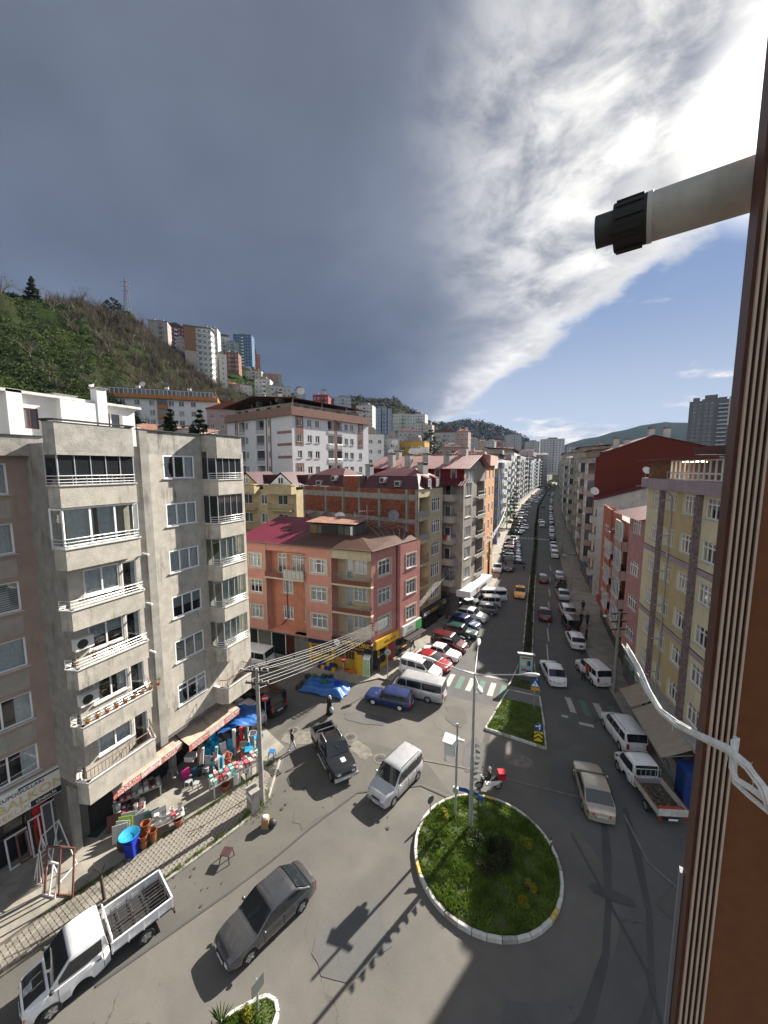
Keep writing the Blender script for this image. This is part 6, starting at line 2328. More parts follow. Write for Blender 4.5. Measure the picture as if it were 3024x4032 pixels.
C_.part('ground_floor',mb,mat('shop_black',(.02,.02,.022),.6,.2))
mb=MB()
mb.box(.1,7.6,-.7,-.35,2.5,3.5)
sg=C_.part('shop_sign',mb,MATS['sign_black'])
text(sg,'AUTO',(.5,-.715,2.72),(PI/2,0,0),.62,white_txt,.008,sx=.95,bold=.01)
text(sg,'ERKAN',(2.45,-.715,2.72),(PI/2,0,0),.62,gold_txt,.008,sx=.95,bold=.01)
text(sg,'Bosch',(5.6,-.715,2.78),(PI/2,0,0),.5,gold_txt,.008)
for u0,u1 in((.4,2.2),(2.4,4.2),(4.4,6.2)):
 mb=MB()
 mb.box(u0,u1,.22,.29,.13,2.4)
 C_.part('shop_opening',mb,shop_dark)
mb=MB()
mb.box(-.02,.12,.05,19.4,12.0,18.35)
C_.part('brick_backing',mb,mortar_m)
mb=MB()
cols=[0.02,1.38,5.5,8.77,11.6,14.8,19.15]
for t in cols:
 mb.box(-.10,-.021,t,t+.26,11.6,18.35)
for za,zb in((17.05,17.75),(14.25,14.75),(11.5,11.9)):
 mb.box(-.11,-.022,.02,19.4,za,zb)
C_.part('concrete_frame',mb,beam_m)
wallm=[]
for i in range(5):
 b=MB()
 b.box(-.035,.03,-.19,.19,-.088,.088)
 wallm.append(b.mesh('brick',mat('hollow_brick_%d'%i,[(.225,.062,.030),(.26,.078,.038),(.19,.052,.028),(.24,.085,.048),(.16,.05,.03)][i],.9,.3,7,.3,25,stain=.25,dirt=(.08,.03,.02))))
bl=[]
for r_2 in range(33):
 z=11.95+r_2*.197
 if any(za-.05<z<zb+.05 for za,zb in((17.05,17.75),(14.25,14.75))):
  continue
 t=.25+(.2 if r_2%2 else 0)
 while t<19.2:
  if not any(c-.16<t<c+.42 for c in cols):
   bl.append((t,z))
  t+=.40
bl.sort(key=lambda q:(abs(q[1]-15.9)+.12*q[0]))
for i,(t,z)in enumerate(bl[:300]):
 link('brick',wallm[i*7%5],C_.root,(-.045+rnd.uniform(-.008,.008),t,z),(0,0,rnd.uniform(-.02,.02)))
mb=MB()
for t,z in bl[300:]:
 dx=rnd.uniform(-.008,.008)
 mb.box(-.075+dx,-.018,t-.19,t+.19,z-.088,z+.088,rnd.randrange(5))
link('brick',mb.mesh('brick_rest',[MATS['hollow_brick_%d'%i]for i in range(5)]),C_.root,kind='stuff')
mb=MB()
mb.box(-.02,1.2,8.8,11.6,18.3,19.85)
C_.part('parapet_stack',mb,mortar_m)
mb=MB()
for r_2 in range(8):
 z=18.42+r_2*.19
 t=8.9+(.2 if r_2%2 else .02)
 while t<11.45:
  mb.box(-.05,-.021,t,t+.37,z-.085,z+.085,rnd.randrange(5))
  t+=.40
link('brick',mb.mesh('brick_stack',[MATS['hollow_brick_%d'%i]for i in range(5)]),C_.root,kind='stuff')
mb=MB()
def mans(y0,y1):
 mb.poly([(.1,y0,18.4),(.1,y1,18.4),(1.1,y1-.8,19.9),(1.1,y0+.8,19.9)])
 mb.poly([(6.5,y1,18.4),(6.5,y0,18.4),(5.6,y0+.8,19.9),(5.6,y1-.8,19.9)])
 mb.poly([(6.5,y0,18.4),(.1,y0,18.4),(1.1,y0+.8,19.9),(5.6,y0+.8,19.9)])
 mb.poly([(.1,y1,18.4),(6.5,y1,18.4),(5.6,y1-.8,19.9),(1.1,y1-.8,19.9)])
mans(-.1,8.7)
mans(11.7,19.4)
mb.box(1.2,5.6,8.5,11.9,18.4,19.8)
C_.part('mansard',mb,mat('roof_sheet_plum',(.060,.016,.022),.5,.15,.7,stain=.3))
mb=MB()
for y0,y1 in((.7,7.9),(12.5,18.6)):
 mb.poly([(1.05,y0,19.92),(1.05,y1,19.92),(3.3,y1-1.6,20.9),(3.3,y0+1.6,20.9)])
 mb.poly([(5.65,y1,19.92),(5.65,y0,19.92),(3.3,y0+1.6,20.9),(3.3,y1-1.6,20.9)])
 mb.poly([(5.65,y0,19.92),(1.05,y0,19.92),(3.3,y0+1.6,20.9)])
 mb.poly([(1.05,y1,19.92),(5.65,y1,19.92),(3.3,y1-1.6,20.9)])
C_.part('roof',mb,mat('roof_sheet_mauve',(.15,.062,.065),.45,.15,.6,stain=.4))
for y,z,w in((3.0,19.0,.8),(5.3,19.4,.7),(13.6,19.5,.7),(16.4,18.8,1.0)):
 mb=MB()
 mb.box(.05,.9,y-w/2,y+w/2,z-.35,z+.35)
 d_=C_.part('dormer',mb,chim_m)
 mb=MB()
 mb.box(.02,.049,y-w*.35,y+w*.35,z-.22,z+.22)
 link('dormer_window',mb.mesh('dormer_window',pane_tint[0]),d_)
for x in(2.5,4.6):
 mb=MB()
 mb.xprism([(-.15,18.5),(-.15,19.7),(1.4,20.2),(1.4,18.5)],x-.5,x+.5)
 d_=C_.part('dormer',mb,roof_red)
 window(C_.root,(x,-.16,18.6),0,.7,.95,2,0,2,None,0,False)
chimney(C_,1.6,8.4,19.9,.8,.8,1.2,mat('chimney_grey',(.27,.28,.29),.8,.2))
chimney(C_,3.6,1.4,20.4,1.3,.8,.9)
mb=MB()
mb.tube([(-.05,-.09,18.4),(-.05,-.09,3.2)],.05,6)
C_.part('drain_pipe',mb,chim_m,60)
# ---------------------------------------------------------------- grey block with a pink sheet roof, then the orange block
G2=Bld('grey_balcony_block',-10.85,51.3,math.degrees(math.atan2(.98,.15)),9.0,15,'stained grey block with side balconies and a faded pink ribbed roof','apartment block','apartment blocks along the left side')
g2_pl=plaster('plaster_grey_brown',(.33,.30,.265),.75,.14,(.10,.09,.08),.25,1.0)
for k in range(5):
 z=5.4+2.92*k
 G2.win('front',1.9,z,2.3,1.6,4,0,1,None,0)
 G2.ops['front'].append((5.2,8.6,z-.45,z+1.9,1.2))
G2.walls(3.6,20.6,g2_pl,('front','right'))
mb=MB()
wall_face(mb,(0,15),(0,-1),(1,0),15,3.6,19,[])
G2.part('wall',mb,g2_pl)
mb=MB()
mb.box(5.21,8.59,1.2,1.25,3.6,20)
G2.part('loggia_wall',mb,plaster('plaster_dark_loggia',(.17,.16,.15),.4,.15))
mb=MB()
for k in range(5):
 z=5.4+2.92*k-.5
 mb.box(5.1,8.7,-.35,1.19,z-.16,z)
 mb.box(5.1,8.7,-.35,-.28,z,z+.35)
s_=G2.part('balcony',mb,g2_pl)
mb=MB()
for k in range(5):
 z=5.4+2.92*k-.15
 rail(mb,[(5.15,.9),(5.15,-.31),(8.65,-.31),(8.65,.9)],z,'bars',.55,.02,.16)
link('railing',mb.mesh('railing',irong_m,60),s_)
mb=MB()
for k in range(5):
 z=4.95+2.92*k
 mb.box(-1.25,-.003,.9,6.2,z-.16,z)
 mb.box(-1.25,-1.14,.9,6.2,z,z+.75)
 mb.box(-1.139,-.003,.9,1.0,z,z+.75)
s_=G2.part('balcony',mb,plaster('plaster_balcony_beige',(.40,.37,.32),.55,.12))
mb=MB()
for k in range(5):
 rail(mb,[(-.02,.95),(-1.2,.95),(-1.2,6.2)],4.95+2.92*k+.75,'bars',.4,.018,.16)
link('railing',mb.mesh('railing',irong_m,60),s_)
for k in range(5):
 for y in(2.2,4.4):
  loc,r_2=G2.at('left',15-y,5.0+2.92*k,-.01)
  window(G2.root,loc,r_2,.9 if y<3 else 1.4,2.0,1 if y<3 else 2,0,2,None,0,False)
wash=[(.5,.5,.52),(.35,.03,.03),(.5,.5,.52),(.05,.06,.1),(.45,.42,.4),(.3,.02,.03),(.5,.5,.5)]
for k in range(7):
 mb=MB()
 mb.grid(lambda u,v:(-1.3+.03*math.sin(u*6),1.2+k*.62+.5*u,11.9-.75*v),4,2)
 o=link('laundry',mb.mesh('laundry',mat('cloth_%d'%k,wash[k],.9,.1),180),None,tuple(G2.root.location),tuple(G2.root.rotation_euler),None,['white towel, first from the street, drying on the grey block balcony','red shirt drying on the grey block balcony','white sheet drying in the middle of the grey block balcony line','dark trousers drying on the grey block balcony','beige cloth drying on the grey block balcony','dark red cloth drying on the grey block balcony','white cloth at the inner end of the balcony washing line'][k],'laundry','laundry on the grey block balcony')
mb=MB()
mb.box(-2.6,0,-.2,14,18.95,19.05)
wall_red=plaster('plaster_dark_red',(.20,.025,.03),.2,.1)
mb=MB()
wall_face(mb,(0.4,15),(0,-1),(1,0),15,19.0,20.9,[])
G2.part('attic_wall',mb,wall_red)
for y in(1.6,4.0,9.0):
 loc,r_2=G2.at('left',15-y,19.3,.36)
 window(G2.root,loc,r_2,.8,1.4,1,0,2,None,0,False)
for u in(1.5,2.3,3.1):
 window(G2.root,(u,-.01,18.9),0,.55,1.5,1,0,2,None,0,False)
mb=MB()
rib_sheet(mb,(-1.6,-.6,18.6),(-1.6,15,18.6),(.5,15,19.6),(.5,-.6,19.6),.33,.05)
G2.part('lower_roof',mb,roof_red)
mb=MB()
rib_sheet(mb,(-.6,-.9,20.8),(-.6,15.5,20.8),(4.6,15.5,22.7),(4.6,-.9,22.7),.36,.05)
rib_sheet(mb,(9.4,15.5,20.8),(9.4,-.9,20.8),(4.6,-.9,22.7),(4.6,15.5,22.7),.36,.05)
G2.part('roof',mb,roof_pink)
mb=MB()
mb.poly([(0,-.02,20.6),(9,-.02,20.6),(4.6,-.02,22.5)])
mb.poly([(.4,-.02,19),(0,-.02,19),(0,-.02,20.6),(.4,-.02,20.6)])
G2.part('gable',mb,g2_pl)
for x,y,h in((1.5,3.0,1.1),(2.2,6.6,1.0),(.4,8.6,1.6),(.6,11.6,1.7),(5.2,2.0,1.0),(4.0,12.5,.9)):
 chimney(G2,x,y,20.9+min(x,4.6)*.38,.9,.9,h)
for k,(x,y,z)in enumerate(((-17.5,55.2,22.6),(-18.1,55.6,22.6),(-19.2,55.9,22.5),(-20.0,56.4,22.5),(-23.6,56.8,22.5),(-23.5,58.0,24))):
 dish(x,y,z,.55,160,'white dish on the pink sheet roofs, %s from the street'%ORD[k],dish_m)
mb=MB()
mb.box(.3,8.7,.5,12,-.05,3.6)
G2.part('ground_floor',mb,mat('shop_back_wall',(.14,.13,.12),.9,.2,1))
mb=MB()
mb.box(-.6,9.2,-1.5,.5,3.45,4.35)
sg=G2.part('shop_sign',mb,mat('sign_white2',(.70,.71,.72),.5,.05))
text(sg,'çocukoyun',(3.2,-1.515,3.62),(PI/2,0,0),.72,navy_txt,.008)
for k,c in enumerate(((.6,.05,.05),(.6,.4,.02),(.05,.3,.1),(.1,.1,.5))):
 mb=MB()
 mb.cyl((2.1+.28*(k%2)*1.4,-1.51,3.75+.3*(k//2)),(2.1+.28*(k%2)*1.4,-1.525,3.75+.3*(k//2)),.17,n=10)
 link('sign_dot',mb.mesh('sign_dot',mat('dot_%d'%k,c,.6,0)),sg)
for u0,u1 in((.6,3.2),(3.4,6.0),(6.2,8.5)):
 mb=MB()
 mb.box(u0,u1,.42,.49,.13,3.2)
 G2.part('shop_opening',mb,shop_dark)
OR=Bld('orange_block',-10.2,62.6,90,13.0,12,'plain orange rendered block beyond the grey one on the left','apartment block','apartment blocks along the left side')
or_pl=plaster('plaster_orange',(.50,.275,.145),.3,.08,(.30,.17,.10))
ortrim=plaster('trim_pale_orange',(.58,.42,.28),.1,.05)
for k in range(6):
 z=4.3+2.92*k
 for uc in(2.3,6.8,10.9):
  OR.win('front',uc,z,1.45,1.6,2,0,2)
  mb=MB()
  mb.box(uc-.9,uc+.9,-.03,-.003,z+1.6,z+1.8)
  OR.part('lintel',mb,ortrim)
OR.walls(0,21.3,or_pl,('front','left','right'))
mb=MB()
mb.box(4.0,13.2,-.5,12,21.3,23.0)
OR.part('attic',mb,plaster('plaster_peach',(.55,.36,.30),.3,.1))
mb=MB()
rib_sheet(mb,(-.3,-.5,21.32),(4.0,-.5,21.32),(4.0,4,22.3),(-.3,4,22.3),.35,.05)
mb.box(-.2,13.4,-.3,12,23.0,23.12)
OR.part('roof',mb,roof_pink)
# ---------------------------------------------------------------- right side of the street
yel_pl=plaster('plaster_pale_yellow',(.66,.60,.41),.4,.07,(.40,.36,.26),.15,.8)
yeld_pl=plaster('plaster_ochre',(.50,.41,.23),.3,.08,(.34,.28,.17))
mauve_pl=plaster('plaster_mauve',(.36,.295,.325),.35,.1)
mauve_st=mat('stone_mauve',(.21,.16,.16),.9,.4,7,.6,14)
dy_=Vector((7.75-9.0,38.5-30.4,0)).normalized()
Yo=Vector((9.0,30.4,0))+dy_*9.35
Y_=Bld('yellow_block',Yo.x,Yo.y,math.degrees(math.atan2(-dy_.y,-dy_.x)),12.2,13,'pale yellow block with mauve stone strips on the right of the street','apartment block','apartment blocks along the right side')
yu=lambda t:9.35-t
for k in range(6):
 z=4.12+2.73*k
 for t0,t1,n in((6.75,8.35,3),(3.95,5.6,3),(1.42,3.1,3),(-2.05,.28,4)):
  Y_.win('front',yu((t0+t1)/2),z,(t1-t0)-(.25 if t0<6 else .35),1.32,n,.3,0,None,[1,1,2,1,4,3][k]if n==4 else 0,True,.16)
Y_.walls(3.6,19.3,yel_pl,('front','left','right'))
mb=MB()
for k in range(6):
 z=4.12+2.73*k
 for t0,t1 in((3.95,6.2),(1.25,3.1)):
  mb.box(yu(t1)+.02,yu(t0)-.02,-.02,-.003,z-1.35 if k else 3.6,z-.07)
for t0,t1 in((3.1,3.95),):
 mb.box(yu(t1),yu(t0),-.02,-.003,3.6,19.28)
for c in range(0):
 pass
Y_.part('infill',mb,yeld_pl,kind='stuff')
for t in(6.15,.72):
 mb=MB()
 mb.box(yu(t+.28),yu(t-.28),-.22,-.003,3.5,19.2)
 st_=Y_.part('stone_strip',mb,mauve_st)
 mb=MB()
 for k in range(80):
  z=3.6+k*.195
  mb.box(yu(t+.27),yu(t+rnd.uniform(-.1,.12))-.01,-.222-rnd.uniform(.005,.03),-.2205,z,z+.18)
  mb.box(yu(t+rnd.uniform(-.1,.0))+.11,yu(t-.27),-.222-rnd.uniform(.005,.03),-.2205,z,z+.18)
 link('stone',mb.mesh('strip_stone',mauve_st),st_,kind='stuff')
for z0,z1 in((14.0,14.42),(8.55,8.95)):
 for t0,t1 in((6.45,9.35),(1.02,5.85),(-2.7,.42)):
  mb=MB()
  mb.box(yu(t1),yu(t0),-.035,-.004,z0,z1)
  bt=Y_.part('belt',mb,mauve_pl)
  mb=MB()
  mb.box(yu(t1),yu(t0),-.04,-.004,z1,z1+.05)
  link('belt_line',mb.mesh('belt_line',black_txt),bt)
mb=MB()
mb.box(yu(-2.35),yu(-2.8),-.05,-.004,3.5,19.3)
for k in range(26):
 mb.box(yu(-2.35)+.03,yu(-2.75),-.07,-.051,3.6+k*.6,3.6+k*.6+.5)
Y_.part('corner_strip',mb,mauve_pl,kind='stuff')
mb=MB()
mb.box(-.3,12.3,-.45,13,19.3,20.1)
Y_.part('cornice',mb,mauve_pl)
mb=MB()
mb.box(.05,4.1,-.05,9,20.1,21.5)
Y_.part('brick_attic',mb,mat('old_brick',(.20,.10,.05),.9,.35,5,.4,20,stain=.4))
mb=MB()
n=12
u0,u1=4.2,12.1
for i in range(n+1):
 u=u0+(u1-u0)*i/n
 mb.box(u-.05,u+.05,-.10,-.02,20.12,21.5)
for z in(20.12,20.55,21.42):
 mb.box(u0,u1,-.105,-.015,z,z+.07)
for y in(2,4,6):
 mb.box(u1-.05,u1+.03,y-.04,y+.04,20.12,21.5)
tg=Y_.part('terrace_glazing',mb,white_pvc)
for i in range(n):
 a,b=u0+(u1-u0)*i/n+.05,u0+(u1-u0)*(i+1)/n-.05
 mb=MB()
 mb.add([(a,-.06,20.19),(b,-.06,20.19),(b,-.06,21.42),(a,-.06,21.42)],[(0,1,2,3)])
 link('pane',mb.mesh('terrace_pane',pane_clear),tg)
mb=MB()
rail(mb,[(u0,-.3),(u1,-.3)],20.1,'bars',.55,.018,.66)
link('railing',mb.mesh('railing',rail_m,60),tg)
mb=MB()
mb.box(4.1,12.1,3.2,3.3,20.1,21.45)
Y_.part('terrace_wall',mb,plaster('terrace_beige',(.42,.36,.28),.1,.1))
lamp_m=bpy.data.materials.new('lamp_lit')
lamp_m.use_nodes=True
_t=NT(lamp_m.node_tree)
_e=_t.add('ShaderNodeEmission')
_e.inputs[0].default_value=(1,.9,.7,1)
_e.inputs[1].default_value=6
_t.link(_e.outputs[0],_t.add('ShaderNodeOutputMaterial').inputs[0])
for u,y in((4.9,.6),(5.7,.8),(6.2,1.0),(6.7,.5)):
 mb=MB()
 mb.lathe([(.26,0),(.24,.05),(.02,.09)],(0,0,0),10)
 link('ceiling_lamp',mb.mesh('ceiling_lamp',lamp_m,60),Y_.root,(u,y,21.36))
mb=MB()
mb.add([(-.7,-.75,21.52),(12.9,-.75,21.62),(12.9,10,22.3),(-.7,10,22.2),(-.7,-.75,21.60),(12.9,-.75,21.70),(12.9,10,22.38),(-.7,10,22.28)],[(0,3,2,1),(4,5,6,7),(0,1,5,4),(1,2,6,5),(2,3,7,6),(3,0,4,7)])
mb.box(1.5,10.5,2.5,8,22.0,22.55)
Y_.part('roof',mb,mat('roof_sheet_dark_red',(.07,.016,.016),.45,.2,.8,stain=.3))
for k in range(6):
 mb=MB()
 z=4.9+2.73*k
 mb.tube([(4.62,-.12,z),(4.62,-.5,z)],.045,6)
 mb.cyl((4.62,-.5,z),(4.62,-.62,z),.065,n=8)
 Y_.part('flue_pipe',mb,mat('flue_grey',(.32,.31,.30),.5,.1),60)
mb=MB()
mb.tube([(4.05,-.5,20.0),(4.35,-.3,19.2),(4.85,-.12,18.8),(4.85,-.12,3.6)],.06,6)
Y_.part('drain_pipe',mb,mat('pipe_beige',(.42,.38,.33),.6,.1),60)
mb=MB()
mb.box(.02,12.1,.35,13,-.05,3.55)
mb.box(0,12.2,.005,.34,3.3,3.598)
Y_.part('ground_floor',mb,MATS['shop_back_wall'])
mb=MB()
mb.box(-.2,12.3,-.75,.0,3.6,3.72)
mb.box(-.2,12.3,-.75,-.65,3.72,3.85)
Y_.part('canopy_slab',mb,plaster('canopy_grey',(.34,.335,.33),.5,.12))
for u0,u1,s,c in((-.1,1.0,'eczane',(.01,.11,.085)),(1.3,3.4,'Eczane',(.015,.16,.06))):
 mb=MB()
 mb.box(u0,u1,-.4,-.2,2.55,3.45)
 sg=Y_.part('shop_sign',mb,mat('sign_c%d'%(u0*10),(.02,.18,.15)if u0<0 else(.50,.50,.47),.5,.08))
 text(sg,s,(u0+.12,-.41,2.85),(PI/2,0,0),.5 if u0>0 else .3,mat('letter_c%d'%(u0*10),(.6,.6,.6)if u0<0 else c,.5,0),.01)
for u0,u1 in((-.1,1.2),(1.4,3.6)):
 mb=MB()
 mb.box(u0,u1,.28,.345,.13,2.5)
 so=Y_.part('shop_opening',mb,shop_dark)
 mb=MB()
 for u in(u0,(u0+u1)/2,u1-.06):
  mb.box(u,u+.06,.22,.279,.13,2.55)
 link('shop_frame',mb.mesh('shop_frame',white_pvc),so)
awn_b=mat('awning_taupe',(.30,.255,.20),.85,.08,2.5,stain=.15)
for(ub0,ub1,uf0,uf1)in((4.0,6.6,3.9,6.4),(6.8,12.0,6.7,11.8)):
 awning(Y_,[(ub0,-.66),(ub1,-.66)],[(uf0,-2.3),(uf1,-2.3)],3.75,2.7,.12,awn_b,awn_b)
mb=MB()
mb.box(6.0,11.4,-.9,-.55,.14,1.1)
ct=Y_.part('counter',mb,mat('counter_white',(.45,.44,.42),.5,.1,3))
text(ct,'ÇİĞ KÖFTE',(6.6,-.905,.50),(PI/2,0,0),.62,black_txt,.004)
mb=MB()
mb.box(11.5,12.6,-1.3,-.3,.14,1.55)
mb.box(11.5,12.6,-1.3,-.3,1.6,2.6)
kb=Y_.part('kiosk',mb,mat('kiosk_blue',(.012,.04,.16),.5,.1))
an=empty('mobile_antenna',(12.6,35.2,22.25),-.4,'mobile phone mast with pale panels on the yellow block roof','antenna mast')
mb=MB()
for s in(-.5,.5):
 mb.cyl((s,0,-.1),(s*.4,0,3.0),.05,n=6)
mb.cyl((0,0,-.1),(0,0,4.3),.07,n=8)
for z in(2.0,3.4):
 mb.cyl((-1.3,0,z),(1.3,0,z),.03,n=5)
 mb.cyl((0,-.9,z),(0,.9,z),.03,n=5)
mb.box(-.25,.25,-.3,.1,.5,1.3)
link('mast',mb.mesh('antenna_mast',mat('mast_grey',(.16,.16,.165),.5,.15,4,metal=.3),50),an)
for x,y in((-1.25,-.1),(-.25,-.75),(.55,.5),(1.25,-.1)):
 mb=MB()
 mb.box(x-.17,x+.17,y-.1,y+.1,1.75,3.75)
 link('panel',mb.mesh('antenna_panel',mat('panel_beige',(.50,.48,.42),.5,.08,4)),an)
mb=MB()
for k in range(5):
 mb.tube([(-.2+.12*k,.1,1.8),(-.7+.3*k,.4,.9),(-.3+.15*k,.2,-.05)],.025,5)
link('cable',mb.mesh('antenna_cable',black_m,60),an)
PR=Bld('rose_house',Yo.x+dy_.x*3.75,Yo.y+dy_.y*3.75,math.degrees(math.atan2(-dy_.y,-dy_.x)),3.7,12,'narrow rose pink house squeezed beside the yellow block','apartment block','apartment blocks along the right side')
ros_pl=plaster('plaster_dusty_rose',(.44,.23,.225),.5,.1,(.28,.22,.21))
for k in range(4):
 z=6.0+2.95*k-(1.2 if k==0 else 0)
 z=[4.7,7.9,11.1,15.0][k]-.0
 PR.win('front',1.95,[4.75,7.75,11.0,14.9][k],2.2,1.25,4,.3,1,None,0)
PR.walls(3.4,16.3,ros_pl,('front','left'))
mb=MB()
mb.box(.05,3.65,.35,12,-.05,3.4)
PR.part('ground_floor',mb,MATS['shop_back_wall'])
mb=MB()
rib_sheet(mb,(-3.3,-.6,16.35),(3.75,-.6,16.35),(3.75,9,18.6),(-3.3,9,18.6),.45,.04)
PR.part('roof',mb,mat('roof_sheet_wine',(.13,.03,.035),.4,.15,.6,stain=.3))
chimney(PR,2.2,4.5,17.4,.8,.7,.7,chim_m)
RO=Bld('orange_bay_house',6.62,60.6,math.degrees(math.atan2(-.985,.05)),16.8,11,'orange red block with glazed bays and white frames on the right','apartment block','apartment blocks along the right side')
ror_pl=plaster('plaster_brick_orange',(.40,.15,.10),.35,.1,(.24,.08,.05))
for k in range(4):
 z=4.5+2.95*k
 for u,w in((3.0,2.6),(7.0,1.5),(12.2,1.4)):
  RO.win('front',u,z,w,1.5,3 if w>2 else 2,.0,1,None,0)
RO.walls(3.4,15.2,ror_pl,('front','left','right'))
for k in range(4):
 z=4.0+2.95*k
 for u0,u1 in((8.2,11.2),(13.2,16.6)):
  pts=[(u0,-.003),(u0,-.95),(u1,-.95),(u1,-.003)]
  mb=MB()
  mb.box(u0,u1,-.95,-.003,z-.2,z)
  band(mb,pts,z,z+.75,.1)
  bl_=RO.part('balcony',mb,ror_pl if u0<12 else plaster('plaster_beige_rose',(.42,.30,.26),.5,.12))
  if k<3 or u0>12:
   mb=MB()
   n=5
   for i in range(n+1):
    u=u0+.05+(u1-u0-.1)*i/n
    mb.box(u-.03,u+.03,-.93,-.87,z+.75,z+2.7)
   for zz in(z+.76,z+2.64):
    mb.box(u0+.03,u1-.03,-.935,-.865,zz,zz+.06)
   link('balcony_frame',mb.mesh('balcony_frame',white_pvc),bl_)
   for i in range(n):
    a=u0+.09+(u1-u0-.1)*i/n
    mb=MB()
    mb.add([(a,-.9,z+.8),(a+(u1-u0-.1)/n-.07,-.9,z+.8),(a+(u1-u0-.1)/n-.07,-.9,z+2.64),(a,-.9,z+2.64)],[(0,1,2,3)])
    link('pane',mb.mesh('bay_pane',rnd.choice(pane_tint[:4])),bl_)
  mb=MB()
  rail(mb,[(u0,-1.0),(u1,-1.0)],z+.5,'tubes',.42)
  link('railing',mb.mesh('railing',rail_m,60),bl_)
mb=MB()
band(mb,[(8.0,-.003),(8.0,-1.0),(11.4,-1.0),(11.4,-.003)],14.3,16.3,.12)
band(mb,[(0,-.003),(8.0,-.003)],15.2,15.9,.12)
RO.part('parapet',mb,ror_pl)
RO.slab(15.25,beam_m,.2,-.05)
mb=MB()
mb.box(.1,16.7,.4,11,-.05,3.4)
RO.part('ground_floor',mb,MATS['shop_back_wall'])
for u0,u1,c in((.5,3.6,(.30,.04,.03)),(4,7.6,(.08,.10,.16)),(8,11.5,(.25,.22,.18)),(12,16,(.10,.10,.10))):
 mb=MB()
 mb.box(u0,u1,-.3,.3,2.5,3.3)
 RO.part('shop_sign',mb,mat('sign_x%d'%(u0*10),c,.5,.15))
 mb=MB()
 mb.box(u0,u1,.3,.39,.13,2.4)
 RO.part('shop_opening',mb,shop_dark)
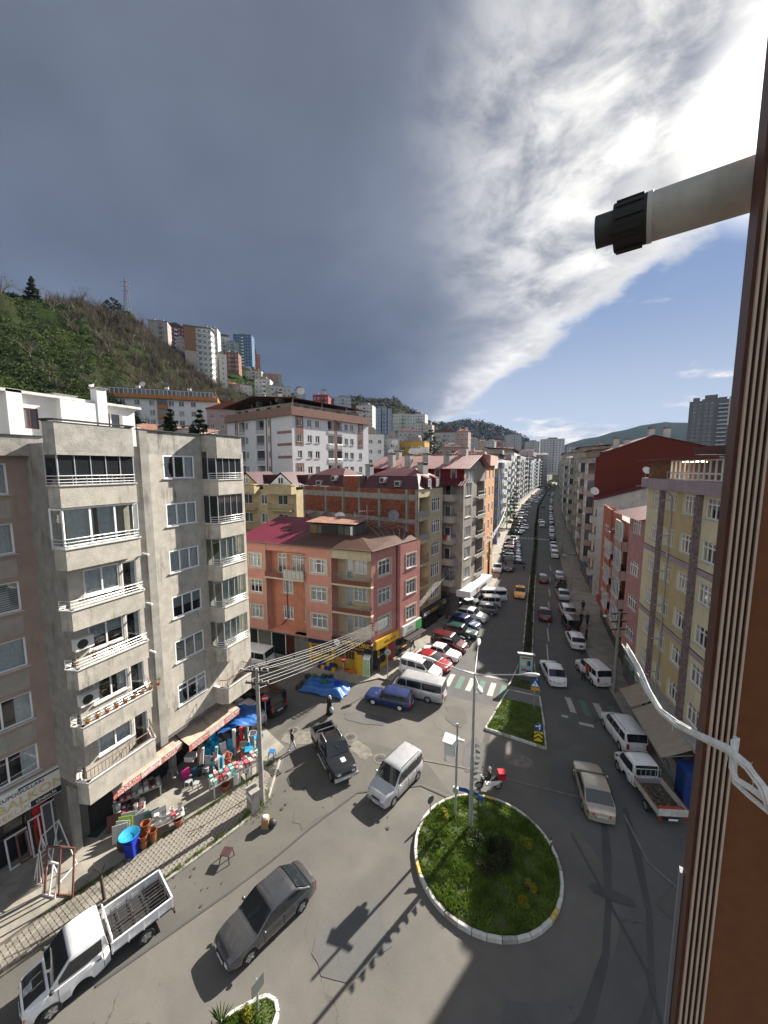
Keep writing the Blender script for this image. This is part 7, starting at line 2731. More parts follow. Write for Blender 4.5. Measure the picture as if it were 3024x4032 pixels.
# ---------------------------------------------------------------- kit for the more distant blocks
def block(name,x,y,rot,W,D,z0,z1,m,label,group,cols,storey=2.9,first=1.0,bal=None,roof='flat',rm=None,sides=('front','left','right'),side_cols=(),cat='building',ww=1.3,wh=1.35,nn=2,balm=None,strip=None,stripm=None,shop=False,skip=0,overhang=0.0):
 """a plainer block: windows at the given positions, balcony columns, roof and chimneys"""
 b=Bld(name,x,y,rot,W,D,label,cat,group)
 nf=max(1,int((z1-z0-first-.6)/storey+.35))
 base=z1-.75-nf*storey
 for k in range(skip,nf):
  z=base+storey*k+.85
  for u in cols:
   b.win('front',u,z,ww,wh,nn,0,2,None,0,False,.12)
  for f,cs in side_cols:
   for u in cs:
    b.win(f,u,z,ww*.9,wh,nn,0,2,None,0,False,.12)
 b.walls(z0,z1,m,sides,depth=.12)
 mb=MB()
 if bal:
  bm=MB()
  for u0,u1,pr,kind in bal:
   for k in range(skip,nf):
    z=base+storey*k
    b_=MB()
    b_.box(u0,u1,-pr,-.003,z-.14,z)
    if kind in('solid','glazed'):
     b_.box(u0,u1,-pr,-pr+.09,z,z+.9)
     b_.box(u0,u0+.09,-pr+.09,-.003,z,z+.9)
     b_.box(u1-.09,u1,-pr+.09,-.003,z,z+.9)
    o=b.part('balcony',b_,balm or m)
    if kind=='glazed':
     g_=MB()
     n=max(2,int((u1-u0)/.9))
     for i in range(n+1):
      u=u0+.05+(u1-u0-.1)*i/n
      g_.box(u-.035,u+.035,-pr+.0,-pr+.07,z+.9,z+storey-.14,0)
     g_.add([(u0,-pr+.04,z+.9),(u1,-pr+.04,z+.9),(u1,-pr+.04,z+storey-.14),(u0,-pr+.04,z+storey-.14)],[(0,1,2,3)],1)
     for uu in(u0+.03,u1-.03):
      g_.add([(uu,-pr+.04,z+.9),(uu,-.003,z+.9),(uu,-.003,z+storey-.14),(uu,-pr+.04,z+storey-.14)],[(0,1,2,3)],1)
     link('balcony_glazing',g_.mesh('balcony_glazing',[white_pvc,rnd.choice(pane_tint[:4])]),o)
    else:
     d_=MB()
     c_=(u0+u1)/2
     d_.add([(c_-.8,-.02,z+.02),(c_+.8,-.02,z+.02),(c_+.8,-.02,z+2.15),(c_-.8,-.02,z+2.15)],[(0,1,2,3)])
     link('balcony_door',d_.mesh('balcony_door',rnd.choice(pane_tint[:3])),o)
     if kind=='rail':
      r_2=MB()
      rail(r_2,[(u0+.04,-.02),(u0+.04,-pr+.04),(u1-.04,-pr+.04),(u1-.04,-.02)],z,'bars',.95,.02,.25)
      link('railing',r_2.mesh('railing',irong_m),o)
 if strip:
  for u0,u1 in strip:
   s_=MB()
   s_.box(u0,u1,-.035,-.004,z0,z1-.3)
   b.part('colour_strip',s_,stripm)
 rm_=rm or roof_red
 ov=.35
 if roof=='flat':
  mb.box(-ov*.3,W+ov*.3,-ov*.3,D,z1,z1+.18)
  mb.box(W*.3,W*.7,D*.3,D*.8,z1+.18,z1+2.2)
 elif roof=='gable':
  mb.add([(-ov,-ov,z1),(W+ov,-ov,z1),(W+ov,D/2,z1+D*.16),(-ov,D/2,z1+D*.16),(W+ov,D+ov,z1),(-ov,D+ov,z1)],[(0,1,2,3),(3,2,4,5),(0,3,5),(1,4,2)])
 elif roof=='cross':
  mb.add([(-ov,-ov,z1),(W/2,-ov,z1+W*.2),(W+ov,-ov,z1),(-ov,D,z1),(W/2,D,z1+W*.2),(W+ov,D,z1)],[(0,1,4,3),(1,2,5,4),(0,2,1)])
 elif roof=='hip':
  q=min(W,D)*.42
  mb.add([(-ov,-ov,z1),(W+ov,-ov,z1),(W+ov,D+ov,z1),(-ov,D+ov,z1),(q,D/2,z1+1.5),(W-q,D/2,z1+1.5)],[(0,1,5,4),(1,2,5),(2,3,4,5),(3,0,4)])
 elif roof=='shed':
  mb.add([(-ov,-ov,z1+1.5),(W+ov,-ov,z1+1.5),(W+ov,D+ov,z1+2.6),(-ov,D+ov,z1+2.6),(-ov,-ov,z1+1.6),(W+ov,-ov,z1+1.6),(W+ov,D+ov,z1+2.7),(-ov,D+ov,z1+2.7)],[(0,3,2,1),(4,5,6,7),(0,1,5,4),(1,2,6,5),(2,3,7,6),(3,0,4,7)])
  a_=MB()
  a_.box(.8,W-.4,.9,D,z1,z1+1.8)
  b.part('attic',a_,plaster('attic_beige',(.36,.30,.24),.5,.15))
 if mb.v:
  b.part('roof',mb,rm_ if roof!='flat' else beam_m)
 for k in range(2 if W>7 else 1):
  hz=z1+(.4 if roof=='flat' else 1.2 if roof!='shed' else 2.0)
  chimney(b,W*(.25+.45*k)+rnd.uniform(-.5,.5),D*.45,hz,.8,.8,rnd.uniform(.7,1.2),chim_m,D<40 and W<25)
 if shop:
  s_=MB()
  s_.box(.1,W-.1,-.25,-.004,z0+2.6,z0+3.5)
  b.part('shop_sign',s_,mat('sign_r%d'%rnd.randrange(7),rnd.choice([(.5,.5,.5),(.4,.05,.04),(.05,.07,.25),(.5,.32,.05),(.05,.25,.1),(.1,.1,.1),(.3,.3,.34)]),.5,.15))
  s_=MB()
  s_.box(.2,W-.2,-.03,-.004,z0+.15,z0+2.5)
  b.part('shop_opening',s_,shop_dark)
 return b
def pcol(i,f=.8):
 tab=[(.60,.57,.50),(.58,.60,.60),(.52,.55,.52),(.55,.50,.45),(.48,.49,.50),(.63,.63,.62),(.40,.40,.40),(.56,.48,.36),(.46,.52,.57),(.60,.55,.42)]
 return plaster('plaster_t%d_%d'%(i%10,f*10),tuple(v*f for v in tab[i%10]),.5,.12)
blue_p=mat('panel_blue',(.16,.22,.42),.5,.1)
Lg='apartment blocks along the left side'
rows=[(75.9,88.6,21.4,5,[1.5,4.5,8.0,11.0],None,'hip','cream white plain block just beyond the orange one'),(88.9,108.2,21.6,2,[6.5,9.0,16.5],[(1.2,4.2,1.2,'glazed'),(11.5,14.5,1.2,'glazed')],'shed','pale green block with lilac blue balconies'),(108.5,123.2,23.2,8,[1.5,6.5,13.0],[(2.8,5.2,1.2,'glazed'),(8.0,11.5,1.2,'glazed')],'flat','light blue white block after the green one'),(123.5,143.0,23.4,1,[2,6,14,18],[(8,12,1.3,'solid')],'shed','white block behind the pine tree on the left pavement'),(143.3,165.0,24.1,4,[2,6.5,15,19.5],[(8.5,13,1.3,'solid')],'hip','grey white block, second behind the street pine'),(165.3,181.0,26.0,6,[2,14],[(4,12,1.4,'solid')],'flat','tall dark grey block with white balcony bands'),(181.3,227.0,27.5,5,[4,14,28,40],[(7,12,1.4,'solid'),(18,25,1.4,'glazed'),(32,37,1.4,'solid')],'shed','long white block with three balcony columns'),(227.3,282.0,28.0,4,[5,20,35,50],[(9,16,1.4,'solid'),(24,31,1.4,'solid'),(39,46,1.4,'glazed')],'hip','long grey block before the bend of the street'),(282.5,340.0,27.0,1,[5,22,38,52],[(9,17,1.4,'glazed'),(26,34,1.4,'solid'),(42,49,1.4,'solid')],'hip','bluish white block where the street bends'),(340.5,400.0,28.5,8,[5,22,38,52],[(9,17,1.4,'solid'),(26,34,1.4,'glazed'),(42,49,1.4,'solid')],'hip','pale blue block at the start of the far bend'),(400.5,470.0,30.0,3,[6,24,42,60],[(10,20,1.4,'solid'),(28,38,1.4,'solid'),(46,56,1.4,'solid')],'gable','beige block with a tiled roof in the far bend'),(470.5,550.0,33.0,4,[6,26,46,66],[(10,22,1.4,'solid'),(30,42,1.4,'solid'),(50,62,1.4,'solid')],'gable','grey block closing the left of the far bend'),(550.5,640.0,37.0,5,[6,30,54,78],[(12,24,1.4,'solid'),(36,48,1.4,'solid'),(60,72,1.4,'solid')],'flat','pale block that closes the view down the street')]
for i,(a,b,zt,ci,cols,bal,rf,lb)in enumerate(rows):
 A,Bq=Vector((interp(LEFT_F,a),a,0)),Vector((interp(LEFT_F,b),b,0))
 d=Bq-A
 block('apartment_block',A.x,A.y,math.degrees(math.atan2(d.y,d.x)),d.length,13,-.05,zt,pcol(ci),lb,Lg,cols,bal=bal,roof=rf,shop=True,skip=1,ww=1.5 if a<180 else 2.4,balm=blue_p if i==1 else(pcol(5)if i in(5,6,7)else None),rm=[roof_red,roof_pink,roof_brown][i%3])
Rg='apartment blocks along the right side'
wf_pl=plaster('plaster_pale_flank',(.47,.46,.43),.75,.1,(.25,.24,.22))
b=block('pale_flank_block',6.62,75.1,-89,5.0,14,-.05,15.8,plaster('plaster_pale_grey',(.46,.45,.42),.5),'pale block with a blank stained flank and a sloping red roof',Rg,[2.4],bal=[(3.3,4.9,.8,'solid')],roof='none',sides=('front','left'),shop=True,skip=1)
mb=MB()
wall_face(mb,(5.0,0),(0,1),(-1,0),14,-.05,15.8,[])
mb.poly([(5.0,0,15.8),(5.0,14,15.8),(5.0,14,20.2)])
b.part('flank_wall',mb,wf_pl)
mb=MB()
rib_sheet(mb,(-.1,-.4,15.75),(5.3,-.4,15.75),(5.3,14,20.35),(-.1,14,20.35),.4,.05)
b.part('roof',mb,roof_red)
dish(6.4,73.0,16.0,.7,160,'satellite dish at the eaves of the pale flank block',dish_m)
dish(13.2,71.5,19.6,.6,160,'satellite dish high on the sloping roof next to the yellow block',dish_m)
dr_pl=plaster('plaster_oxblood',(.115,.024,.015),.15,.06)
b=block('dark_red_block',5.95,86.5,-87,11.2,17,-.05,22.6,plaster('plaster_pinkish_white',(.36,.31,.29),.4),'tall block with a huge windowless dark red gable wall',Rg,[5.8],bal=[(.8,4.2,1.1,'solid'),(7.4,10.8,1.1,'glazed')],roof='none',sides=('front','left'),shop=True,skip=1)
mb=MB()
wall_face(mb,(11.2,0),(0,1),(-1,0),17,-.05,22.6,[])
mb.poly([(11.2,0,22.6),(11.2,17,22.6),(11.2,17,23.9),(11.2,8.1,26.2),(11.2,2.3,23.9)])
b.part('gable_wall',mb,dr_pl)
mb=MB()
mb.add([(-.2,2.1,23.9),(11.4,2.1,23.9),(11.4,8.1,26.25),(-.2,8.1,26.25),(11.4,17.3,23.8),(-.2,17.3,23.8)],[(0,1,2,3),(3,2,4,5)])
mb.box(0,11.15,.1,2.1,22.6,22.75)
b.part('roof',mb,MATS['roof_sheet_dark_red'])
mb=MB()
mb.box(0,11.1,2.2,2.5,22.7,23.9)
b.part('attic_wall',mb,plaster('attic_dark',(.10,.05,.045),.3,.2))
for x,y in((10.2,8.0),(10.0,10.2),(8.8,3.3),(6.0,5.5),(3,6)):
 chimney(b,x,y,24.6+(1.4 if y>7 else 0),.9,.8,1.2,plaster('chimney_pale',(.50,.48,.46),.3))
rows=[(86.9,104.0,22.8,3,[2.2,8.6,15.2],[(4,7,1.1,'solid'),(10.2,13.2,1.1,'glazed')],'shed','cream beige block next to the dark red one'),(104.3,113.0,23.2,7,[1.8,7.0],[(3,5.6,1.1,'solid')],'flat','ochre beige narrow block on the right row'),(113.3,134.0,24.6,0,[3,10,18],[(5,8.6,1.1,'glazed'),(12,16,1.1,'solid')],'shed','cream block with balconies midway along the right row'),(134.3,152.0,23.2,3,[3,9,15],[(4.6,7.4,1.1,'solid'),(10.6,13.4,1.1,'solid')],'hip','beige block opposite the street pine'),(152.3,176.0,22.4,5,[3,12,21],[(5,10,1.1,'solid'),(14,19,1.1,'glazed')],'flat','white block with balcony bands on the right row'),(176.3,218.0,25.0,0,[4,16,28,38],[(7,13,1.2,'solid'),(19,25,1.2,'solid')],'hip','long cream block in the distance on the right'),(218.4,262.0,26.6,1,[4,16,28,38],[(7,13,1.2,'solid'),(19,25,1.2,'solid')],'shed','long pale block farther down the right row'),(262.4,330.0,25.0,3,[6,26,46,62],[(10,20,1.2,'solid'),(30,40,1.2,'solid')],'hip','beige block before the right hand bend'),(330.4,420.0,24.0,6,[8,34,60,82],[(14,26,1.2,'solid'),(40,54,1.2,'solid')],'hip','grey block at the right hand bend'),(420.4,520.0,22.0,5,[8,34,60,90],[(14,26,1.2,'solid'),(40,54,1.2,'solid')],'hip','white block hidden mostly behind the right bend')]
for i,(a,b_,zt,ci,cols,bal,rf,lb)in enumerate(rows):
 A,Bq=Vector((interp(RIGHT_F,b_),b_,0)),Vector((interp(RIGHT_F,a),a,0))
 d=Bq-A
 block('apartment_block',A.x,A.y,math.degrees(math.atan2(d.y,d.x)),d.length,13,-.05,zt,pcol(ci,.55),lb,Rg,cols,bal=bal,roof=rf,shop=True,skip=1,ww=1.4 if a<170 else 2.2,rm=[roof_red,roof_brown][i%2])  # same palette as the left row, darkened: facade shade put into the plaster colour
# ---------------------------------------------------------------- blocks behind the left row
bw_pl=plaster('plaster_cool_white',(.66,.66,.68),.25,.06,(.48,.47,.47))
bwb=plaster('plaster_cocoa',(.27,.165,.13),.2,.08)
Wr=Bld('brown_white_block',-43.15,57.5,math.degrees(math.atan2(16.7,4.1)),21.3,21.0,'large white block with cocoa brown bands and an open roof terrace','apartment block','blocks on the rising ground behind the left row')
for k in range(6):
 z=28.5-2.9*k
 for u,w in((1.75,1.1),(4.2,1.15),(6.15,1.1),(14.2,1.1),(15.95,1.1),(18.7,1.0)):
  Wr.win('front',u,z,w,1.35,2,0,1,None,0)
 for u0,u1 in((8.9,10.6),(11.4,13.0)):
  Wr.ops['front'].append((u0,u1,z-.9,z+1.6,1.0))
 for v in(14.3,7.0,3.4):
  Wr.win('left',v,z,.9,1.4,2,0,1,None,0)
 for v0,v1 in((10.2,12.8),(4.4,6.4)):
  Wr.ops['left'].append((v0,v1,z-.9,z+1.5,1.0))
Wr.walls(2,30.25,bw_pl,('front','left','right'))
for k in range(6):
 z=28.5-2.9*k
 for f,spans in(('front',((8.9,10.6),(11.4,13.0))),('left',((10.2,12.8),(4.4,6.4)))):
  for a,c in spans:
   loc,r_2=Wr.at(f,(a+c)/2,z-.9,.0)
   mb=MB()
   w_=(c-a)/2
   mb.box(-w_,w_,-.05,1.0,-.16,0)
   mb.box(-w_,w_,-.08,-.02,0,.55)
   o=link('balcony',mb.mesh('balcony',plaster('plaster_grey_blue',(.48,.49,.51),.2)),Wr.root,loc,(0,0,r_2))
   mb=MB()
   mb.add([(-w_,.2 if k%3 else .95,.0),(w_,.2 if k%3 else .95,0),(w_,.2 if k%3 else .95,2.4),(-w_,.2 if k%3 else .95,2.4)],[(0,1,2,3)])
   link('balcony_glass',mb.mesh('balcony_glass',rnd.choice(pane_tint[:4])),o)
   mb=MB()
   rail(mb,[(-w_,-.05),(w_,-.05)],.55,'tubes',.4)
   link('railing',mb.mesh('railing',rail_m),o)
mb=MB()
mb.box(-.4,21.6,-.5,21.3,30.25,31.75)
Wr.part('parapet',mb,bwb)
for u0,u1,za,zb in((.85,2.65,25.0,30.24),(17.85,19.55,25.0,30.24),(.85,2.65,18.6,21.8),(10.62,11.38,4,30.24)):
 mb=MB()
 if u1-u0<1:
  mb.box(u0,u1,-.06,-.004,za,zb)
 else:
  for a,c,d0,d1 in((u0,1.2 if u0<5 else 18.2,za,zb),(2.3 if u0<5 else 19.2,u1,za,zb)):
   mb.box(a,c,-.04,-.004,d0,d1)
  zs_=[za]+[v for k in range(6)for v in(28.5-2.9*(5-k)-.06,28.5-2.9*(5-k)+1.4)if za<v<zb]+[zb]
  for a,c in zip(zs_[0::2],zs_[1::2]):
   mb.box(1.2 if u0<5 else 18.2,2.3 if u0<5 else 19.2,-.038,-.004,a,c)
 Wr.part('brown_panel',mb,bwb,kind='stuff')
for z in(27.1,24.9,22.6):
 mb=MB()
 mb.box(-.04,-.004,.15,4.2,z,z+.5)
 Wr.part('brown_band',mb,bwb)
for v0,v1 in((6.0,7.6),(17.0,18.0)):
 mb=MB()
 mb.box(-.05,-.004,v0,v0+.35,4,30.24)
 mb.box(-.05,-.004,v1-.35,v1,4,30.24)
 Wr.part('brown_panel',mb,bwb,kind='stuff')
mb=MB()
mb.box(1.5,20,1.5,20,31.0,32.8)
pn=Wr.part('penthouse',mb,plaster('penthouse_beige',(.50,.44,.36),.3,.12))
for f,us in(('front',(2.6,4.8,7.5,9.0,13.5,16.5)),('left',(2.5,5.0,9,12.5,15.5))):
 for u in us:
  loc,r_2=Wr.at(f,u,31.6,1.46)
  mb=MB()
  mb.box(-.6,.6,-.02,.03,0,.9)
  o=link('penthouse_window',mb.mesh('penthouse_window',pane_tint[0]),Wr.root,loc,(0,0,r_2))
mb=MB()
rib_sheet(mb,(-.5,-.5,33.25),(22.0,-.5,33.15),(22.0,11,34.6),(-.5,11,34.6),.5,.06)
rib_sheet(mb,(-.5,22,33.25),(22.0,22,33.15),(22.0,11,34.6),(-.5,11,34.6),.5,.06)
Wr.part('roof',mb,mat('roof_tile_brown',(.13,.075,.055),.8,.2,1))
mb=MB()
for u in(-.2,6.8,13.6,21.2):
 mb.cyl((u,-.35,31.7),(u,-.75,33.0),.06,n=5)
for v in(5,11,17):
 mb.cyl((-.3,v,31.7),(-.7,v,33.0),.06,n=5)
Wr.part('roof_post',mb,beam_m,kind='stuff')
for x,y in((2,6),(4.2,8),(6.5,7),(8.5,8.5),(3.2,14),(11,9)):
 chimney(Wr,x,y,33.9,1.0,.9,1.0)
dish(-46.0,64.5,34.6,.8,150,'satellite dish between the chimneys of the brown and white block')
vill=Bld('yellow_villa',-46.2,46.8,4,11.0,8.0,'yellow house with dormers, arched balconies and plum red roofs','house','blocks on the rising ground behind the left row')
vpl=plaster('plaster_butter',(.42,.35,.21),.5,.12,(.32,.27,.17))
for z in(12.4,15.3):
 for u,w in((2.2,1.6),(5.2,1.2),(8.6,1.8)):
  vill.win('front',u,z,w,1.5,2,0,1,None,0)
vill.walls(1,17.6,vpl)
for z in(11.6,14.6):
 for u0,u1 in((.1,4.1),(6.4,10.6)):
  mb=MB()
  mb.box(u0,u1,-1.1,-.003,z-.16,z)
  o=vill.part('balcony',mb,vpl)
  mb=MB()
  rail(mb,[(u0+.1,-.02),(u0+.1,-1.05),(u1-.1,-1.05),(u1-.1,-.02)],z,'bars',.9,.025,.2)
  link('railing',mb.mesh('railing',mat('iron_ornate',(.30,.22,.13),.6,.2)),o)
mb=MB()
for u0,u1 in((-.2,4.4),(6.1,11.0)):
 mb.box(u0,u1,-1.3,-.004,17.0,18.3)
 mb.box(u0-.1,u1+.1,-1.4,-.1,18.3,18.45)
vill.part('balcony_front',mb,vpl,kind='stuff')
mb=MB()
for u in(2.2,8.6):
 mb.add([(u-2.4,-.4,18.3),(u,-.4,20.3),(u+2.4,-.4,18.3),(u-2.4,6,18.3),(u,6,20.3),(u+2.4,6,18.3)],[(0,1,4,3),(1,2,5,4)])
mb.box(-.3,11.3,3,8.2,18.4,19.8)
vill.part('roof',mb,MATS['roof_sheet_plum'])
for u in(2.2,8.6):
 mb=MB()
 mb.poly([(u-1.9,-.35,18.46),(u+1.9,-.35,18.46),(u,-.35,20.0)])
 g_=vill.part('gable',mb,wht_pl if u>5 else vpl)
 window(vill.root,(u,-.36,18.5),0,1.0,1.0,2,0,2,None,0,False)
wo=Bld('orange_white_block',-124.5,73.9,41.9,32.0,14,'long white block with orange bands and glazed roof terrace at the hill foot','apartment block','blocks on the rising ground behind the left row')
for k in range(5):
 z=40.0-2.95*k
 for u in(2.2,5.6,9.4,13.4,18.8,21.6,25.0):
  wo.win('front',u,z,1.5,1.6,2,0,1,None,0)
wo.walls(20,42.0,wht_pl,('front','left','right'))
wob=mat('panel_amber',(.44,.17,.035),.7,.12,3)
mb=MB()
mb.box(-.5,32.3,-.9,14,42.0,43.1)
wo.part('orange_band',mb,wob)
mb=MB()
for i in range(27):
 u=.3+i*1.18
 mb.box(u-.06,u+.06,-.5,-.42,43.1,44.7)
mb.box(.2,31.2,-.5,-.42,44.65,44.75)
tg=wo.part('terrace_frame',mb,white_pvc)
for i in range(26):
 mb=MB()
 u=.36+i*1.18
 mb.add([(u,-.46,43.1),(u+1.06,-.46,43.1),(u+1.06,-.46,44.65),(u,-.46,44.65)],[(0,1,2,3)])
 link('pane',mb.mesh('terrace_pane',pane_tint[[1,2,5,1][i%4]]),tg)
mb=MB()
mb.box(0,31.5,.2,14,44.75,45.1)
mb.box(.4,31.2,1.5,13.8,43.1,44.749)
wo.part('roof',mb,roof_brown)
for k in range(4):
 z=39.2-2.95*k
 mb=MB()
 mb.box(15.0,17.8,-1.0,-.003,z-.2,z+.9)
 o=wo.part('balcony',mb,wob)
 mb=MB()
 mb.box(15.0,17.8,-.96,-.92,z+.9,z+2.6)
 link('balcony_glazing',mb.mesh('balcony_glazing',pane_tint[4 if k==0 else 2]),o)
for x in(9,17,23.5):
 chimney(wo,x,4,45.1,1.1,1.0,1.2,wht_pl)
dish(-117.5,82.4,45.2,.9,150,'white dish on the roof of the orange banded block')
tw=Bld('hill_tower',-184.0,154.1,48.3,5.6,22,'tall tower block on the green slope with glass fronted balconies','tower block','blocks on the hill')
twp=plaster('plaster_sand_pink',(.47,.40,.35),.15,.05)
tw.walls(58,96.0,twp,('front','left'))
mb=MB()
mb.box(-.06,5.55,-.06,-.003,83.5,96.1)
tw.part('orange_panel',mb,mat('panel_rust_orange',(.25,.13,.06),.6,.08))
for k in range(12):
 z=60.5+2.95*k
 mb=MB()
 arc=[(5.6,-.2)]+[(5.6+7.2*i/6,-.2-1.5*math.sin(PI*i/6*.62))for i in range(1,7)]+[(13.4,.2),(14.6,4),(15.4,9)]
 mb.prism(arc+[(15,11),(5.7,11)],z-.18,z+.06)
 fl=tw.part('balcony',mb,wht_pl)
 mb=MB()
 band(mb,arc,z+.06,z+1.0,.05)
 link('glass_balustrade',mb.mesh('glass_balustrade',glass_dark('balustrade_glass',(.28,.36,.38),.1,.6)),fl)
 mb=MB()
 for u in(7.4,9.9,12.4):
  mb.box(u-.8,u+.8,.55,.62,z+.1,z+2.2)
 link('balcony_door',mb.mesh('balcony_door',pane_tint[0]),fl)
mb=MB()
mb.prism([(5.62,.6),(13.0,.6),(14.2,4.2),(15.0,9),(15.0,22),(5.62,22)],57,96.2)
tw.part('wall',mb,wht_pl)
mb=MB()
mb.prism([(-.3,-.4),(5.5,-.4),(13.2,-1.2),(15.4,4),(15.8,22),(-.3,22)],96.2,96.6)
mb.box(6,12,6,14,96.6,98.5)
tw.part('roof',mb,beam_m)
mb=MB()
mb.box(15.0,15.06,9.5,12.5,60,96)
tw.part('orange_strip',mb,mat('panel_rust_orange',(.25,.13,.06),.6,.08))
T=[(-230.5,167.7,52.9,10.6,98.2,111.8,(.34,.31,.28),'hip','grey beige house at the very edge of the green slope'),(-271.7,212.6,51.0,11.8,112.8,130.6,(.19,.035,.045),'cross','crimson block with white balconies left of the tower'),(-203.7,164.7,50.5,4.8,86.2,96.2,(.45,.44,.40),'flat','small pale block tucked against the left of the tower'),(-222.6,201.1,47.0,9.5,108,116.8,(.60,.60,.60),'hip','white house roof showing behind the tower'),(-241.5,232.1,45.4,8.6,114,123.9,(.66,.66,.64),'shed','white house with a black roof between the towers'),(-233.8,232.9,44.3,8.9,106,117.3,(.33,.37,.37),'flat','grey green block below the blue tower'),(-296.4,304.6,43.0,17.7,122,152.5,(.075,.16,.26),'flat','steel blue tower on the hill with white balconies'),(-293.8,327.5,41.6,4.4,126,144.7,(.58,.30,.15),'flat','slim orange block beside the blue tower'),(-296.2,336.1,41.1,3.9,128,141.2,(.25,.10,.07),'flat','small brick brown block at the end of the hill crest'),(-214.0,210.3,44.6,9.9,90,102.0,(.24,.12,.09),'hip','brick red house on the slope right of the tower'),(-186.2,184.4,44.5,7.4,62,73.8,(.36,.26,.23),'hip','brown house at the foot of the tower slope'),(-185.0,193.9,42.9,7.5,62,74.7,(.55,.53,.50),'hip','white house at the foot of the tower slope'),(-224.4,242.0,41.8,12.4,86,97.8,(.58,.54,.45),'hip','cream house row halfway up the slope'),(-215.2,250.2,39.8,10.5,84,96.5,(.42,.26,.20),'hip','salmon house right of the cream row on the slope'),(-231.4,278.4,38.9,10.7,92,104.2,(.42,.41,.38),'hip','lone grey house high on the right shoulder of the hill'),(-180.9,203.1,40.7,9.8,65,78.9,(.55,.55,.54),'flat','white block with deep balcony bands on the lower slope'),(-150.0,180.9,38.2,11.7,56,68.3,(.62,.60,.55),'flat','flat roofed white block low on the slope'),(-92.7,83.8,44.8,13.3,25,40.6,(.55,.38,.36),'cross','pink house with an orange red roof behind the brown and white block'),(-76.8,85.6,40.4,7.5,20,40.8,(.52,.47,.38),'hip','cream house with a red roof behind the brown and white block'),(-180.1,173.4,45.6,4.2,58,87.0,(.60,.57,.50),'flat','slim cream slab standing against the tower'),(-136.5,185.1,35.8,6.1,56,65.8,(.40,.42,.44),'flat','small grey block beside the flat roofed white one'),(-144.9,215.9,32.8,10.0,56,68.9,(.24,.04,.045),'hip','dark red block above the brown and white roof'),(-189.1,294.5,32.2,6.3,78,88.3,(.55,.60,.65),'flat','bluish white tower head on the saddle'),(-153.7,257.6,29.6,12.7,46,74.3,(.42,.48,.54),'flat','pale blue block before the wooded hill'),(-130.1,248.0,26.5,11.7,40,65.3,(.60,.60,.58),'flat','white and grey block right of the pale blue one'),(-125.6,272.4,23.6,11.9,40,66.5,(.36,.44,.52),'flat','blue grey block with dark vertical stripes'),(-122.0,295.8,21.1,14.2,40,65.1,(.50,.50,.43),'flat','cream grey block on the wooded hill foot'),(-122.5,338.5,18.8,14.2,46,69.8,(.60,.61,.62),'flat','white block with dark balcony stripes on the hill foot'),(-73.5,186.0,19.8,12.3,24,41.0,(.52,.52,.52),'hip','house with a big black roof terrace'),(-63.0,212.9,14.9,12.4,20,43.0,(.44,.43,.40),'cross','grey gabled house with a blank wall behind the pine'),(-55.1,233.6,12.4,7.6,24,44.0,(.50,.36,.33),'hip','rose house right of the grey gabled one'),(-52.5,100.6,24.9,8.0,8,31.5,(.62,.62,.62),'flat','white house adjoining the brown and white block'),(-47.0,108.2,22.4,4.3,8,30.5,(.38,.38,.40),'flat','grey balcony house left of the mustard one'),(-45.6,116.4,19.5,8.2,8,30.0,(.50,.30,.06),'flat','mustard yellow house with red walls behind its balconies'),(-76.6,685.7,5.3,26.3,30,76.0,(.50,.48,.47),'flat','distant white and brown tower block left of the street end'),(-17.1,539.7,.3,28.3,10,57.5,(.56,.56,.56),'flat','distant white block closing the street axis'),(-39.7,598.7,2.8,20.3,20,58.4,(.54,.54,.52),'flat','distant cream slab between the two far white blocks'),(-65.0,323.5,10.7,7.4,25,45.9,(.50,.49,.46),'hip','small grey house in the far rooftops'),(-66.5,374.1,9.5,7.6,28,47.0,(.50,.38,.30),'hip','tan house in the far rooftops'),(-65.2,414.9,8.4,8.3,28,49.6,(.56,.56,.55),'hip','white house in the far rooftops'),(-64.8,465.5,7.3,10.2,30,52.3,(.44,.20,.14),'hip','red brown house in the far rooftops'),(-63.8,516.1,6.4,11.2,30,53.7,(.50,.50,.50),'flat','pale house farthest in the rooftops'),(-58.1,253.4,12.2,6.5,20,40.7,(.45,.40,.34),'gable','beige roof among the near rooftops'),(-48.3,183.8,13.9,5.6,14,33.3,(.40,.34,.30),'gable','brown roof behind the left row'),(-38.7,297.5,6.4,11.0,14,36.0,(.24,.10,.09),'gable','dark red roof behind the left row'),(-91.1,285.8,17.2,5.5,30,53.7,(.56,.52,.46),'flat','cream house right of the striped white block'),(-108.2,311.7,18.3,9.9,40,58.6,(.52,.52,.50),'flat','grey white house below the striped block'),(-40.5,327.5,6.2,9.9,10,36.9,(.36,.36,.36),'cross','grey gabled warehouse roof by the street'),(-31.0,418.9,3.4,12.2,10,39.0,(.52,.50,.48),'gable','pale house above the far left row'),(-20.9,429.5,1.7,15.7,10,35.5,(.40,.36,.34),'gable','house with a red roof near the street axis'),(13.5,499.9,-1.9,10.5,6,45.0,(.52,.52,.50),'flat','white house right of the street axis'),(23,449.6,-3.3,11.8,4,42.0,(.44,.42,.40),'hip','grey house over the right roofs'),(-60,150,16,9,4,30,(.40,.30,.25),'gable','brown roofed house behind the orange block'),(-45,160,12,10,4,31,(.42,.33,.28),'hip','tan house with a brown hip roof behind the row'),(-34,142,5,9,0,27.5,(.38,.28,.24),'gable','low brown gabled house right behind the green block'),(-52,128,18,7,4,28.5,(.35,.34,.33),'gable','grey house left of the dark pine')]
